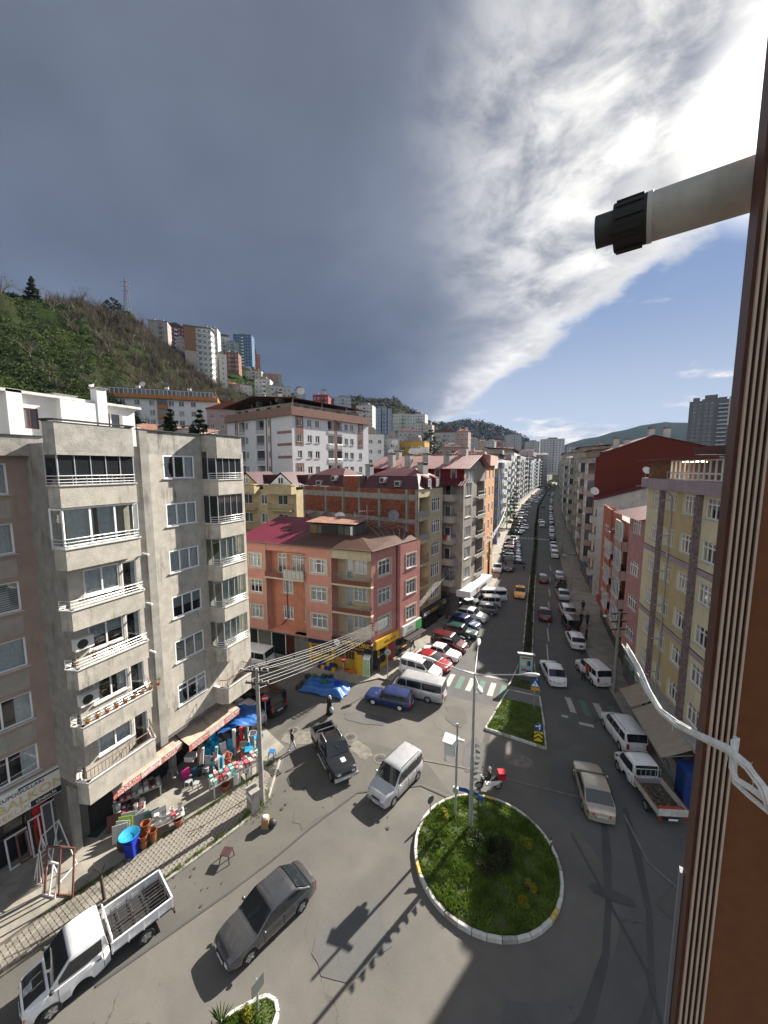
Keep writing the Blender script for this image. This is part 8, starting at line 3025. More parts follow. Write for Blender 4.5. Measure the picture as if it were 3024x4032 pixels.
for i,(x,y,rot,w,zb,zt,c,rf,lb)in enumerate(T):
 turn=-14 if i%3==0 else 12 if i%3==1 else 0
 zt_=zt-{'hip':1.5,'cross':w*.2,'gable':1.6,'shed':2.4,'flat':.9}[rf]
 far=y>400
 sp_=2.3 if not far else 3.2
 n=max(1,int(w/sp_))
 cols=[w*(k+.5)/n for k in range(n)]
 bl_=[]
 if w>8 and n>=3:
  k=n//2
  bl_=[(cols[k]-1.1,cols[k]+1.1,1.0,'solid')]
  cols=cols[:k]+cols[k+1:]
 zb=max(min(zb,terr(x,y)-2),zt_-45)
 D=min(12,max(7,w*.9))
 scs=[D*.3,D*.7]
 name='house' if zt-zb<14 else 'apartment_block'
 block(name,x,y,rot+turn,w,D,zb,zt_,plaster('plaster_h%d'%i,tuple(v*.85 for v in c),.35,.1),lb,'houses on the slopes and among the far roofs',cols,storey=2.9 if not far else 3.0,bal=bl_,roof=rf,rm=[roof_red,roof_brown,mat('roof_tile_orange',(.26,.075,.04),.8,.2,2),mat('roof_dark',(.05,.045,.045),.7,.2,2)][i%4 if i not in(17,)else 2],side_cols=(('left',scs),('right',scs)),ww=1.15 if not far else 1.8,cat='house' if name=='house' else 'apartment block',balm=wht_pl if i in(1,6,15)else None,strip=[(3.5,4.3),(8,8.8)]if i==25 else None,stripm=mat('stripe_navy',(.03,.045,.10),.6,.1))
tr=block('grey_tower',95.0,378.3,-15.9,24.7,20,0,71.5,plaster('plaster_slate',(.15,.145,.145),.15,.06),'lone grey high rise behind the roofs on the right',None,[3.5,6.5,10.5,13.5],storey=3.0,bal=[(17.5,23.2,1.4,'solid')],roof='flat',side_cols=(('left',[4,9,14]),),cat='tower block',ww=1.6,wh=1.3,balm=plaster('plaster_pale_band',(.42,.45,.46),.1))
mb=MB()
mb.box(2,6,2,10,71.6,74.5)
mb.box(9,16.5,3,12,71.6,76)
mb.box(17,22,2,12,71.6,73.6)
tr.part('roof_plant',mb,MATS['plaster_slate'],kind='stuff')
# ---------------------------------------------------------------- poles, wires, signs
pole_m=mat('pole_concrete',(.27,.255,.235),.9,.15,3,.2,20,stain=.4)
galv_m=mat('lamp_column_grey',(.40,.42,.43),.45,.1,4,metal=.5)
wire_m=mat('wire_grey',(.42,.42,.42),.6,.1)
wired_m=mat('wire_dark',(.05,.05,.05),.6,.1)
def upole(x,y,h,label,arms=1,rot=0.0,m=None,lamp=None,group=None,r=.17):
 root=empty('utility_pole',(x,y,0),rot,label,'utility pole',group)
 mb=MB()
 mb.cyl((0,0,-.1),(0,0,h),r,r*.62,10)
 link('post',mb.mesh('pole_post',m or pole_m,50),root)
 for k in range(arms):
  mb=MB()
  z=h-.25-.75*k
  mb.box(-.75,.75,-.05,.05,z,z+.09)
  a=link('cross_arm',mb.mesh('cross_arm',dark_m),root)
  for x_ in(-.68,-.3,.3,.68):
   mb=MB()
   mb.lathe([(.03,0),(.05,.05),(.035,.1),(.045,.14),(.001,.17)],(x_,0,z+.09),7)
   link('insulator',mb.mesh('insulator',mat('porcelain',(.45,.42,.38),.3,.1),50),a)
 if lamp:
  mb=MB()
  mb.tube([(0,0,h-1.0),(lamp*.6,0,h-.5),(lamp*1.2,0,h-.35)],.035,6)
  link('lamp_arm',mb.mesh('lamp_arm',steel_m,60),root)
  mb=MB()
  mb.sphere((lamp*1.35,0,h-.37),.2,8,5,0,.5)
  link('lamp_head',mb.mesh('lamp_head',mat('lamp_white',(.6,.6,.6),.4,.05),60),root)
 return root
upole(-15.85,17.05,8.95,'leaning grey concrete pole with wires beside the stall and the cabinet',2,.3)
upole(-12.65,50.6,7.7,'dark pole carrying the wires in front of the cream block shop',2,.2,mat('pole_dark',(.075,.07,.065),.9,.2,3))
upole(-10.05,70.9,8.4,'dark pole between the orange block and the facing white saloon',1,.1,MATS['pole_dark'])
upole(-13.7,135.5,8.5,'pole on the left pavement by the street pine',1,0)
upole(6.13,39.7,7.9,'concrete pole with stacked cross arms on the right pavement',3,.5,None,-1)
upole(3.67,70.9,6.6,'pole on the right kerb near the motorcycles with a street light',1,.1,None,-1)
upole(2.9,104,8,'pole farther up the right kerb',1,0,None,-1)
wg='overhead wires'
A_=(-15.85,17.05)
i=0
for z0,dx in((9.0,-.6),(9.0,-.25),(8.95,.25),(8.95,.6),(8.2,-.5),(8.15,0),(8.1,.4),(7.7,.1)):
 p0=Vector((A_[0]+dx*.9,A_[1]+dx*.3,z0))
 p1=Vector((-15.72+.02*i,33.2,5.5-.16*i))
 mb=MB()
 mb.tube([p0+(p1-p0)*t+Vector((0,0,-.9*(1+.12*(i%4))*t*(1-t)))for t in[k/14 for k in range(15)]],.011,4)
 o=link('power_line',mb.mesh('power_line',wire_m))
 tag(o,'overhead wire from the concrete pole to the salmon corner, %s of the bundle'%(['topmost left','second left','second right','topmost right','lower left','lower middle','lower right','lowest'][i]),'wire',wg)
 i+=1
for k in range(5):
 for nm,pts in(('near',[(-15.7,33.2,5.5-.2*k),(-13.4,41.5,5.6-.15*k),(-12.6+.2*k,50.6,7.6-.15*(k%2))]),('far',[(-12.6+.2*k,50.6,7.6),(-11.5,60.5,7.1-.1*k),(-10.05+.15*k,70.9,8.3)]),('farthest',[(-10.05+.15*k,70.9,8.3),(-11.8,100,6.9-.1*k),(-13.7,135.5,8.3)])):
  mb=MB()
  mb.tube(pts,.015 if nm=='near' else .02,4)
  o=link('power_line',mb.mesh('power_line',wire_m))
  tag(o,'%s span of the overhead wires above the parked row, %s from the street'%(nm,ORD[k]),'wire',wg)
br=empty('wire_bracket',(-15.72,33.1,4.2),0,'iron wire bracket with insulators on the salmon corner','bracket')
mb=MB()
mb.cyl((0,0,0),(0,0,1.5),.04,n=6)
link('post',mb.mesh('bracket_post',dark_m),br)
for k in range(4):
 mb=MB()
 mb.box(-.22,.22,-.04,.04,1.4-.25*k,1.46-.25*k)
 link('arm',mb.mesh('bracket_arm',dark_m),br)
lc=empty('street_lamp',(-3.42,20.14,.5),0,'tall grey lamp column with four arms standing on the round grass island','street lamp')
mb=MB()
mb.cyl((0,0,-.3),(0,0,4.5),.13,.10,12)
mb.cyl((0,0,4.5),(0,0,9.35),.085,.055,12)
link('column',mb.mesh('lamp_column',galv_m,50),lc)
for a,l,up in((96,2.3,.62),(4,2.55,.5),(184,2.2,.4),(-72,1.5,.2)):
 d=Vector((math.cos(rad(a)),math.sin(rad(a)),0))
 mb=MB()
 mb.tube([(0,0,9.25),d*l*.5+Vector((0,0,9.25+up*.5)),d*l+Vector((0,0,9.25+up))],.032,6)
 ar=link('arm',mb.mesh('lamp_arm',galv_m,60),lc)
 mb=MB()
 pr=[(0,.03),(.12,.09),(.35,.125),(.6,.12),(.78,.07),(.82,.005)]
 n=10
 for t,r_2 in pr:
  for i in range(n):
   b=2*PI*i/n
   c=d*(l-.08+t)+Vector((0,0,9.25+up+.02+t*.12))
   q=c+Vector((-d.y,d.x,0))*r_2*1.15*math.cos(b)+Vector((0,0,1))*r_2*.8*math.sin(b)
   mb.v.append(tuple(q))
 for j in range(len(pr)-1):
  for i in range(n):
   mb.f.append((j*n+i,j*n+(i+1)%n,(j+1)*n+(i+1)%n,(j+1)*n+i))
   mb.m.append(0)
 link('lamp_head',mb.mesh('lamp_head',mat('lamp_shell',(.50,.50,.48),.4,.1,5),180),ar)
for k in range(14):
 mb=MB()
 z=5.2-.34*k
 x=.12+.05*math.sin(k)
 mb.grid(lambda u,v:(x+.26*u,.05*math.sin(u*4+k),z-.24*v*(1-.6*u)),3,2)
 link('rag_flag',mb.mesh('rag_flag',mat('flag_cloth_%d'%(k%2),[(.45,.45,.42),(.16,.24,.14)][k%2],.9,.1),180),lc)
for s in(-1,1):
 mb=MB()
 mb.grid(lambda u,v:(s*(.08+.62*u),.07*math.sin(u*5),2.25-s*.12*u-.26*v),4,2)
 link('blue_banner',mb.mesh('blue_banner',mat('banner_blue',(.02,.07,.28),.8,.1),180),lc)
cp=empty('camera_pole',(-4.42,20.7,.35),0,'grey pole with a white equipment box and dome camera on the island','camera pole')
mb=MB()
mb.cyl((0,0,-.3),(0,0,5.9),.075,.065,10)
link('post',mb.mesh('camera_post',galv_m,50),cp)
bx_m=mat('box_white',(.60,.60,.58),.5,.06,4,stain=.25)
mb=MB()
mb.box(-.68,-.08,-.28,.22,3.95,4.75)
cb=link('equipment_box',mb.mesh('equipment_box',bx_m),cp)
mb=MB()
mb.obox((-.36,-.03,4.82),(.42,0,-.04),(0,.36,.05),(0,0,.025))
link('box_roof',mb.mesh('box_roof',bx_m),cb)
mb=MB()
mb.cyl((-.62,-.2,3.95),(-.62,-.2,3.7),.03,n=6)
mb.sphere((-.62,-.2,3.62),.12,8,6)
link('dome_camera',mb.mesh('dome_camera',bx_m,60),cp)
mb=MB()
mb.box(.05,.42,-.06,.06,4.85,4.98)
link('camera',mb.mesh('bullet_camera',bx_m),cp)
mb=MB()
mb.box(-.16,.16,-.1,.1,1.55,1.85)
link('junction_box',mb.mesh('junction_box',galv_m),cp)
def sign(x,y,z0,h,rot,label,shape,face,back=None,w=.6,glyph=None,post=.035,cat='road sign'):
 root=empty('road_sign',(x,y,z0),rad(rot),label,cat)
 mb=MB()
 mb.cyl((0,0.03,-.1),(0,.03,h),post,n=8)
 link('post',mb.mesh('sign_post',galv_m,50),root)
 mb=MB()
 if shape=='round':
  mb.cyl((0,.0,h-w/2),(0,-.02,h-w/2),w/2,n=24)
 else:
  mb.box(-w/2,w/2,-.02,0,h-w,h)
 pl_=link('plate',mb.mesh('sign_plate',face),root)
 if glyph:
  for pts,m in glyph:
   mb=MB()
   mb.add([(px,-.024,h-w/2+pz)for px,pz in pts],[tuple(range(len(pts)))])
   link('symbol',mb.mesh('sign_symbol',m),pl_)
 return root
red_s=mat('sign_red',(.50,.02,.025),.45,.05)
blue_s=mat('sign_blue',(.015,.075,.34),.45,.05)
ne=[([(-.2,-.055),(.2,-.055),(.2,.055),(-.2,.055)],white_txt)]
sign(-20.55,22.9,.17,2.55,40,'red no entry sign by the black van behind the concrete pole','round',red_s,None,.6,ne)
sign(-17.9,31.0,.12,2.6,25,'red no entry sign in front of the yellow shop shutters','round',red_s,None,.6,ne)
sign(-13.9,32.6,.0,3.5,20,'grey back of a round sign on a thin post by the blue estate car','round',galv_m,None,.62)
tri=[([(-.3,-.26),(.3,-.26),(0,.28)],white_txt),([(-.03,-.18),(.05,-.2),(.02,.0),(.07,-.08),(.03,.12),(-.04,.12),(-.08,-.02),(-.03,.02)],black_txt)]
ps=sign(-.6,33.8,.15,2.7,10,'blue pedestrian crossing sign with a white triangle on the grass island','square',blue_s,None,.66,tri)
mb=MB()
mb.box(-.33,.33,-.02,0,1.72,2.0)
link('sub_plate',mb.mesh('sign_sub_plate',mat('sign_amber',(.62,.33,.02),.5,.05)),ps)
arw=[([(-.17,.02),(.02,.02),(.02,-.2),(.10,-.2),(.10,.10),(-.17,.10),(-.17,.16),(-.27,.06),(-.17,-.04)],white_txt),([(.02,.1),(.1,.1),(.1,.14),(.16,.14),(.06,.25),(-.04,.14),(.02,.14)],white_txt)]
ar=sign(-.12,29.6,.15,1.55,8,'round blue arrow sign above a yellow and black chevron plate','round',blue_s,None,.62,arw)
mb=MB()
mb.box(-.3,.3,-.02,0,.08,.86)
cv=link('chevron_plate',mb.mesh('chevron_plate',mat('sign_yellow',(.68,.52,.02),.5,.05)),ar)
for k in range(2):
 mb=MB()
 z=.18+.34*k
 mb.add([(-.3,-.024,z),(0,-.024,z+.24),(.3,-.024,z),(.3,-.024,z+.14),(0,-.024,z+.38 if k==0 else .855),(-.3,-.024,z+.14)],[(0,1,4,5),(1,2,3,4)])
 link('chevron',mb.mesh('chevron',black_txt),cv)
sign(-5.85,20.35,.25,1.15,60,'small grey sign seen from behind at the left rim of the round island','round',mat('sign_back',(.13,.14,.13),.6,.1),None,.5)
sign(-9.42,9.5,.17,1.5,80,'narrow sign seen edge on, on the small bottom island','square',MATS['sign_back'],None,.55)
root=empty('marker_post',(.82,20.75,.1),0,'slim dark marker post on the right rim of the round island','marker post')
mb=MB()
mb.cyl((0,0,0),(0,0,.95),.04,.03,8)
link('post',mb.mesh('marker',dark_m,60),root)
mb=MB()
mb.cyl((0,0,.7),(0,0,.82),.042,n=8)
link('band',mb.mesh('marker_band',white_txt,60),root)
bb=empty('advertising_board',(-1.6,38.45,.14),rad(8),'lit paper advertising board on the median before the crossing','billboard')
mb=MB()
mb.box(-.72,.72,-.14,.14,.0,2.62)
link('casing',mb.mesh('board_casing',mat('casing_grey',(.09,.095,.10),.5,.1)),bb)
mb=MB()
mb.box(-.8,.8,-.17,.17,2.622,2.74)
link('top_cap',mb.mesh('board_cap',steel_m),bb)
mb=MB()
for i,(z0,z1,c)in enumerate(((1.42,2.5,0),(.5,1.40,1))):
 mb.box(-.6,.6,-.155,-.141,z0,z1,c)
for x,z,w,h,c in((-.45,2.2,.5,.16,2),(.05,2.25,.45,.12,2),(-.5,1.6,.4,.3,3),(.1,1.55,.3,.5,4),(-.45,1.0,.5,.22,2),(.05,.8,.45,.3,4),(-.5,.62,.45,.16,3),(.05,.58,.4,.1,2)):
 mb.box(x,x+w,-.162,-.1551,z,z+h,c)
link('poster',mb.mesh('poster',[mat('print_mint',(.30,.50,.46),.5,.05),mat('print_sky',(.22,.42,.55),.5,.05),mat('print_red',(.5,.04,.03),.5,0),mat('print_cream',(.6,.5,.36),.5,.1),mat('print_dark2',(.06,.04,.05),.5,.1)]),bb)
# ---------------------------------------------------------------- things about the pavement
cbx=empty('utility_cabinet',(-15.98,16.42,.1),-.35,'grey concrete utility cabinet with torn notices beside the pole','utility cabinet')
mb=MB()
mb.box(-.34,.34,-.26,.26,-.05,1.25)
link('casing',mb.mesh('cabinet_casing',conc_m),cbx)
mb=MB()
mb.box(-.38,.38,-.30,.30,1.25,1.36)
link('lid',mb.mesh('cabinet_lid',kerb_m),cbx)
for k in range(5):
 mb=MB()
 mb.box(-.3+.12*k,-.2+.12*k,-.268,-.261,.75+.1*(k%2),.95+.1*(k%2))
 link('notice',mb.mesh('notice',MATS['paper']),cbx)
def bare_tree(x,y,z,h,label,name='bare_tree',r0=.06,n=5,seed=1,spread=.5,fork=.45,group=None,twig=None,m=None,cat='tree'):
 q=random.Random(seed)
 root=empty(name,(x,y,z),0,label,cat,group)
 tk,cr=MB(),MB()
 top=Vector((q.uniform(-.1,.1)*h*.3,q.uniform(-.1,.1)*h*.3,h*fork))
 tk.tube([(0,0,-.2),top*.5+Vector((q.uniform(-.03,.03)*h,0,0)),top],[r0,r0*.85,r0*.65],6)
 def grow(p,d,l,r_2,k):
  e=p+d*l
  mid=p+d*l*.5+Vector((q.gauss(0,.06),q.gauss(0,.06),q.gauss(0,.04)))*l
  cr.tube([p,mid,e],[r_2,r_2*.75,r_2*.5],4 if k<2 else 3)
  if k<(twig if twig is not None else 2):
   for _ in range(3):
    nd=(d+Vector((q.gauss(0,spread),q.gauss(0,spread),q.gauss(.1,spread*.6)))).normalized()
    grow(p+d*l*q.uniform(.55,1),nd,l*q.uniform(.45,.7),r_2*.5,k+1)
 for i in range(n):
  a=2*PI*i/n+q.uniform(-.4,.4)
  grow(top*q.uniform(.85,1),Vector((math.cos(a)*spread,math.sin(a)*spread,1)).normalized(),h*(1-fork)*q.uniform(.45,.7),r0*.5,0)
 link('trunk',tk.mesh('trunk',m or bark_m,60),root)
 link('crown',cr.mesh('crown',m or bark_m),root)
 return root
bare_tree(-19.05,9.6,.1,2.5,'pollarded bare sapling behind the bed of the flatbed truck',r0=.085,n=4,seed=4,twig=0,spread=.55,fork=.6)
bare_tree(-16.85,16.9,.12,2.6,'thin bare sapling in front of the goods table',r0=.04,n=4,seed=7,twig=1,fork=.65)
cb2=empty('cardboard_box',(-14.55,15.85,0),.5,'brown cardboard box with white contents standing on the road edge','box')
mb=MB()
mb.box(-.2,.2,-.2,.2,0,.62)
card_m=mat('cardboard',(.34,.21,.115),.9,.15,4)
link('carton',mb.mesh('carton',card_m),cb2)
mb=MB()
mb.sphere((0,0,.64),.18,7,4,0,.5)
link('contents',mb.mesh('box_contents',white_txt),cb2)
bg=link('rubbish_bag',(lambda q:(q.sphere((0,0,.2),.26,9,6,0,.85),q)[1])(MB()).mesh('rubbish_bag',dark_m,180),None,(-14.2,16.05,0))
tag(bg,'dark rubbish bag leaning on the cardboard box by the road edge','bag')
def stool(x,y,z,rot,m,label,h=.42,w=.19,group=None):
 root=empty('stool',(x,y,z),rot,label,'stool',group)
 mb=MB()
 mb.box(-w,w,-w,w,h-.04,h)
 link('seat',mb.mesh('stool_seat',m),root)
 for a in(-1,1):
  for b in(-1,1):
   mb=MB()
   mb.tube([(a*w*.85,b*w*.85,h-.03),(a*w*1.1,b*w*1.1,0)],.028,5)
   link('leg',mb.mesh('stool_leg',m),root)
 return root
plum_m=mat('plastic_plum',(.065,.028,.032),.5,.1)
greyp_m=mat('plastic_grey',(.36,.38,.39),.5,.08)
stool(-15.15,13.5,0,.3,plum_m,'dark plum plastic stool standing alone on the road',.5,.25)
stool(-20.98,15.95,.17,.2,greyp_m,'grey plastic stool before the suitcases, the left one',.42,.17)
stool(-20.4,16.05,.17,.5,greyp_m,'grey plastic stool before the suitcases, the right one',.42,.17)
stool(-22.7,16.1,.17,.1,greyp_m,'grey plastic stool standing under the awning gap',.55,.2)
stool(-17.7,20.2,.17,.4,mat('plastic_blue2',(.03,.16,.42),.45,.08),'blue topped stool at the far corner of the goods tables',.5,.2)
def one(name,mb,m,loc,rot,label,cat,group=None,smooth=None):
 return link(name,mb.mesh(name,m,smooth),None,loc,(0,0,rot),None,label,cat,group)
def table(x,y,rot,w,d,h,label,cloth=None):
 root=empty('table',(x,y,.17),rot,label,'table','goods tables on the forecourt')
 mb=MB()
 mb.box(-w/2,w/2,-d/2,d/2,h-.04,h)
 link('tabletop',mb.mesh('tabletop',cloth or mat('table_white',(.52,.51,.49),.6,.1,3)),root)
 for a in(-1,1):
  for b in(-1,1):
   mb=MB()
   mb.box(a*(w/2-.08)-.04,a*(w/2-.08)+.04,b*(d/2-.08)-.04,b*(d/2-.08)+.04,0,h-.04)
   link('leg',mb.mesh('table_leg',MATS['table_white']if 'table_white' in MATS else white_txt),root)
 return root
mat('table_white',(.52,.51,.49),.6,.1,3)
boxc=[mat('goods_%d'%i,c,.6,.2,9)for i,c in enumerate([(.11,.03,.032),(.55,.53,.50),(.17,.06,.055),(.48,.10,.12),(.55,.52,.47),(.06,.055,.06),(.42,.30,.28),(.60,.58,.56)])]
pinkb=[mat('goods_p%d'%i,c,.6,.2,9)for i,c in enumerate([(.60,.16,.26),(.58,.40,.40),(.45,.09,.10),(.62,.55,.52),(.25,.50,.45),(.60,.30,.28)])]
GD=[0]
def goods(x,y,z,w,d,h,rot,mats,where,name='goods_box',cat='box'):
 i=GD[0]
 GD[0]+=1
 m=rnd.choice(mats)
 mb=MB()
 k=i%4
 if k==3:
  mb.lathe([(w*.3,0),(w*.48,h*.9),(w*.5,h),(w*.42,h),(w*.26,.03)],(0,0,0),10)
 else:
  mb.box(-w/2,w/2,-d/2,d/2,0,h)
  mb.box(-w/2-.008,w/2+.008,-d/2-.008,d/2+.008,h*.72,h*.8)
 o=link('goods_bowl' if k==3 else name,mb.mesh(name,m,40),None,(x,y,z),(0,0,rot),None,None,'bowl' if k==3 else cat,'household goods set out on the tables')
 o['label']=where
 if k!=3:
  mb=MB()
  mb.box(-w*.3,w*.3,-d/2-.014,-d/2-.009,h*.2,h*.65)
  link('price_card',mb.mesh('price_card',MATS['paper']),o)
 return o
dT=math.atan2(2.0,.7)
for(cx,cy,L_,D_,rot,h,rows_,cols_,pal,nm)in((-23.0,13.9,2.6,1.0,1.05,.75,3,8,boxc,'dark table under the first awning'),(-22.1,12.9,1.5,.8,.9,.7,2,5,boxc,'front table under the first awning'),(-18.45,17.6,3.4,.9,1.19,.85,3,11,pinkb,'long table beside the weeds'),(-19.75,13.35,2.0,.7,1.0,.55,2,5,[chrome_m,pinkb[2],pinkb[3]],'low table of steel basins')):
 table(cx,cy,rot,L_,D_,h,nm)
 c,s=math.cos(rot),math.sin(rot)
 for r_2 in range(rows_):
  for k in range(cols_):
   u=-L_/2+L_*(k+.5)/cols_+rnd.uniform(-.03,.03)
   v=-D_/2+D_*(r_2+.5)/rows_
   goods(cx+c*u-s*v,cy+s*u+c*v,.17+h,.24,.24,rnd.uniform(.12,.38),rot+rnd.uniform(-.15,.15),pal,'small packed ware on the %s, %s in its %s row'%(nm,ORD[k],['front','middle','back'][r_2 if rows_==3 else r_2*2]))
for k in range(3):
 mb=MB()
 mb.grid(lambda u,v:(.5*u,.03*math.sin(u*9),.9-.75*v),6,2)
 one('cloth',mb,MATS['table_white'],(-18.15+.28*k,17.0+.75*k,.17),1.19,'white cloth hanging over the long table front, %s from the pole end'%ORD[2-k],'cloth','cloths over the table',180)
bluep=mat('plastic_blue',(.012,.03,.36),.35,.08,4)
cyanp=mat('plastic_cyan',(.03,.30,.52),.4,.08,4)
bn=empty('blue_bin',(-19.95,11.55,.17),.4,'tall deep blue plastic bin with a light blue basin on top','bin')
mb=MB()
mb.xprism([(-.22,0),(.22,0),(.28,.95),(-.28,.95)],-.24,.24)
mb.box(-.29,.29,-.31,.31,.95,1.0)
link('barrel',mb.mesh('bin_body',bluep),bn)
mb=MB()
mb.box(-.15,.15,-.36,-.28,.78,.9)
link('handle',mb.mesh('bin_handle',bluep),bn)
mb=MB()
mb.lathe([(.25,0),(.46,.2),(.50,.22),(.44,.21),(.24,.03),(.001,.03)],(0,0,0),20)
one('basin',mb,cyanp,(-20.0,11.5,1.18),0,'light blue round basin resting on the deep blue bin','basin',None,50)
mb=MB()
mb.sphere((0,0,.5),.42,10,6,0,1.3)
one('rubbish_bag',mb,dark_m,(-20.55,11.6,.12),0,'big black bag behind the deep blue bin','bag',None,180)
for i,(x,y,z,r_2)in enumerate(((-19.75,12.05,.17,.2),(-19.75,12.05,.52,.22),(-19.6,12.5,.17,.18),(-19.6,12.5,.47,.2),(-19.95,12.35,.9,.24),(-19.2,13.75,.17,.24),(-18.55,16.7,.17,.26),(-20.6,13.2,.17,.25))):
 mb=MB()
 mb.lathe([(r_2*.72,0),(r_2,.34),(r_2*1.08,.35),(r_2*1.08,.41),(r_2*.95,.41),(r_2*.66,.03),(.001,.03)],(0,0,0),14)
 one('plant_pot',mb,mat('pot_plastic',(.26,.085,.035),.55,.12,4),(x,y,z),0,'brown plastic plant pot, %s'%['bottom of the stack by the blue bin','top of the stack by the blue bin','bottom of the smaller second stack','top of the smaller second stack','lying over the two stacks','alone at the street end of the basin table','under the long goods table','behind the low basin table'][i],'plant pot','brown plant pots',40)
bd=[(.45,.50,.44),(.28,.40,.10),(.42,.40,.42),(.50,.50,.48),(.10,.035,.03),(.30,.33,.34),(.03,.10,.085),(.22,.23,.25)]
for i in range(8):
 mb=MB()
 w=.75
 mb.obox((0,0,.5),(w/2,0,0),(0,.10,.46),(0,.012,0))
 x,y=[(-21.35,11.95),(-21.5,12.2),(-21.6,12.45),(-21.25,11.75),(-22.2,12.05),(-20.85,12.75),(-20.45,13.1),(-20.2,13.35)][i]
 one('ironing_board' if i<4 else 'tray',mb,mat('board_%d'%i,bd[i],.6,.1),(x,y,.17),.5+.1*i,['pale green board leaning at the left end of the stall','lime green board leaning at the left end of the stall','lilac grey board in the leaning row at the left end','white board at the front of the leaning row','dark brown panel at the left end of the stall','grey plastic crate panel behind the brown pots','dark green trough behind the basin table','grey trough beside the dark green one'][i],'board','boards leaning at the stall')
for i,(x,y,c)in enumerate(((-21.75,16.35,(.55,.03,.22)),(-21.3,16.75,(.015,.07,.13)),(-21.0,16.95,(.02,.025,.03)))):
 root=empty('suitcase',(x,y,.17),.9,['magenta suitcase standing in front of the goods heap','petrol blue suitcase beside the magenta one','black suitcase at the end of the suitcase row'][i],'suitcase')
 mb=MB()
 mb.xprism([(-.13,.06),(.13,.06),(.15,.12),(.15,.62),(.11,.68),(-.11,.68),(-.15,.62),(-.15,.12)],-.23,.23)
 link('shell',mb.mesh('suitcase_shell',mat('case_%d'%i,c,.4,.08),30),root)
 mb=MB()
 mb.tube([(-.12,0,.66),(-.12,0,.8),(.12,0,.8),(.12,0,.66)],.016,5)
 link('handle',mb.mesh('suitcase_handle',dark_m),root)
heap=[(.56,.56,.55),(.03,.28,.48),(.05,.05,.055),(.50,.48,.44),(.30,.20,.12),(.20,.36,.38),(.45,.08,.07),(.35,.36,.38)]
for i in range(44):
 x=-22.2+3.3*rnd.random()
 y=17.0+4.0*rnd.random()
 if x>-19.4 and y<18.6:
  continue
 m=mat('heap_%d'%(i%8),heap[i%8],.55,.15,6)
 k=i%5
 mb=MB()
 hz=rnd.uniform(.5,1.3)
 if k==0:
  for q in range(3):
   mb.box(-.22,.22,-.22,.22,.38+.12*q,.41+.12*q)
   mb.obox((0,.22,.7+.12*q),(.22,0,0),(0,.06,.26),(0,.012,0))
  for a in(-.18,.18):
   for b in(-.18,.18):
    mb.cyl((a,b,.4),(a*1.2,b*1.2,0),.02,n=5)
  nm,ct='stacked_chairs','chairs'
 elif k==1:
  mb.lathe([(.22,0),(.32,.35),(.35,.36),(.30,.35),(.2,.04),(.001,.04)],(0,0,hz*.6),12)
  mb.cyl((0,0,0),(0,0,hz*.6),.2,n=10)
  nm,ct='tub_stack','tubs'
 elif k==2:
  mb.box(-.25,.25,-.2,.2,0,hz*.5)
  mb.box(-.22,.22,-.18,.18,hz*.5+.004,hz*.95)
  nm,ct='carton_stack','cartons'
 elif k==3:
  mb.tube([(0,0,0),(.15,.1,hz+.5)],.11,9)
  nm,ct='carpet_roll','roll'
 else:
  mb.xprism([(-.2,0),(.2,0),(.28,hz*.7),(-.28,hz*.7)],-.26,.26)
  nm,ct='laundry_basket','basket'
 one(nm,mb,m,(x,y,.17),rnd.uniform(0,3),'%s %s in the crowded heap before the shop'%(['white','sky blue','black','cream','brown','pale teal','red','grey'][i%8],ct),ct,'household goods heaped before the shop',40)['label']+=', '+ORD[i//4]
for i,(x,y,z,m)in enumerate(((-21.7,18.3,1.1,cyanp),(-21.5,18.6,1.35,cyanp),(-20.6,17.7,.75,mat('plastic_aqua',(.12,.42,.42),.45,.08)))):
 mb=MB()
 mb.box(-.24,.24,-.24,.24,0,.04)
 for s in(-1,1):
  mb.box(s*.24-.02,s*.24+.02,-.24,.24,0,.26)
 mb.box(-.24,.24,.22,.26,0,.42)
 mb.box(-.2,.2,-.2,.2,-.9 if i<2 else-.5,-.02)
 one('plastic_chair',mb,m,(x,y,z),.4+i,['sky blue plastic seat on top of the heap, the lower one','sky blue plastic seat on top of the heap, the upper one','pale aqua tub seat in the middle of the heap'][i],'chair')
for i,(x,y,c)in enumerate(((-20.0,19.7,(.42,.02,.03)),(-19.8,19.95,(.08,.08,.085)),(-20.3,19.3,(.55,.54,.52)))):
 mb=MB()
 mb.tube([(0,0,0),(-.12,.1,1.9)],.13,10)
 one('carpet_roll',mb,mat('roll_%d'%i,c,.8,.1),(x,y,.17),0,['red upright carpet roll under the tarpaulin edge','dark grey upright roll behind the red one','white upright roll left of the red one'][i],'roll',None,60)
mb=MB()
mb.box(-.3,.3,-.28,.28,0,.34)
mb.box(-.31,.31,-.29,.29,.30,.36)
one('white_crate',mb,bx_m,(-22.0,17.0,1.0),.4,'white box standing out on the left of the heap','box')
tarp_m=mat('tarpaulin_blue',(.025,.115,.36),.45,.12,3)
def tarp(x,y,z,rot,w,d,label,seed,f):
 q=[random.Random(seed).uniform(0,6)for _ in range(6)]
 mb=MB()
 def fn(u,v):
  a,b=(u-.5)*w,(v-.5)*d
  ed=max(abs(u-.5),abs(v-.5))*2
  return(a*(1+.05*math.sin(v*9+q[0])),b*(1+.05*math.sin(u*11+q[1])),f(u,v)+.06*math.sin(u*13+q[2]+v*4)+.05*math.sin(v*17+q[3]-u*5)+.04*math.sin(u*31+v*23))
 mb.grid(fn,26,20)
 return one('tarpaulin',mb,tarp_m,(x,y,z),rot,label,'tarpaulin',None,180)
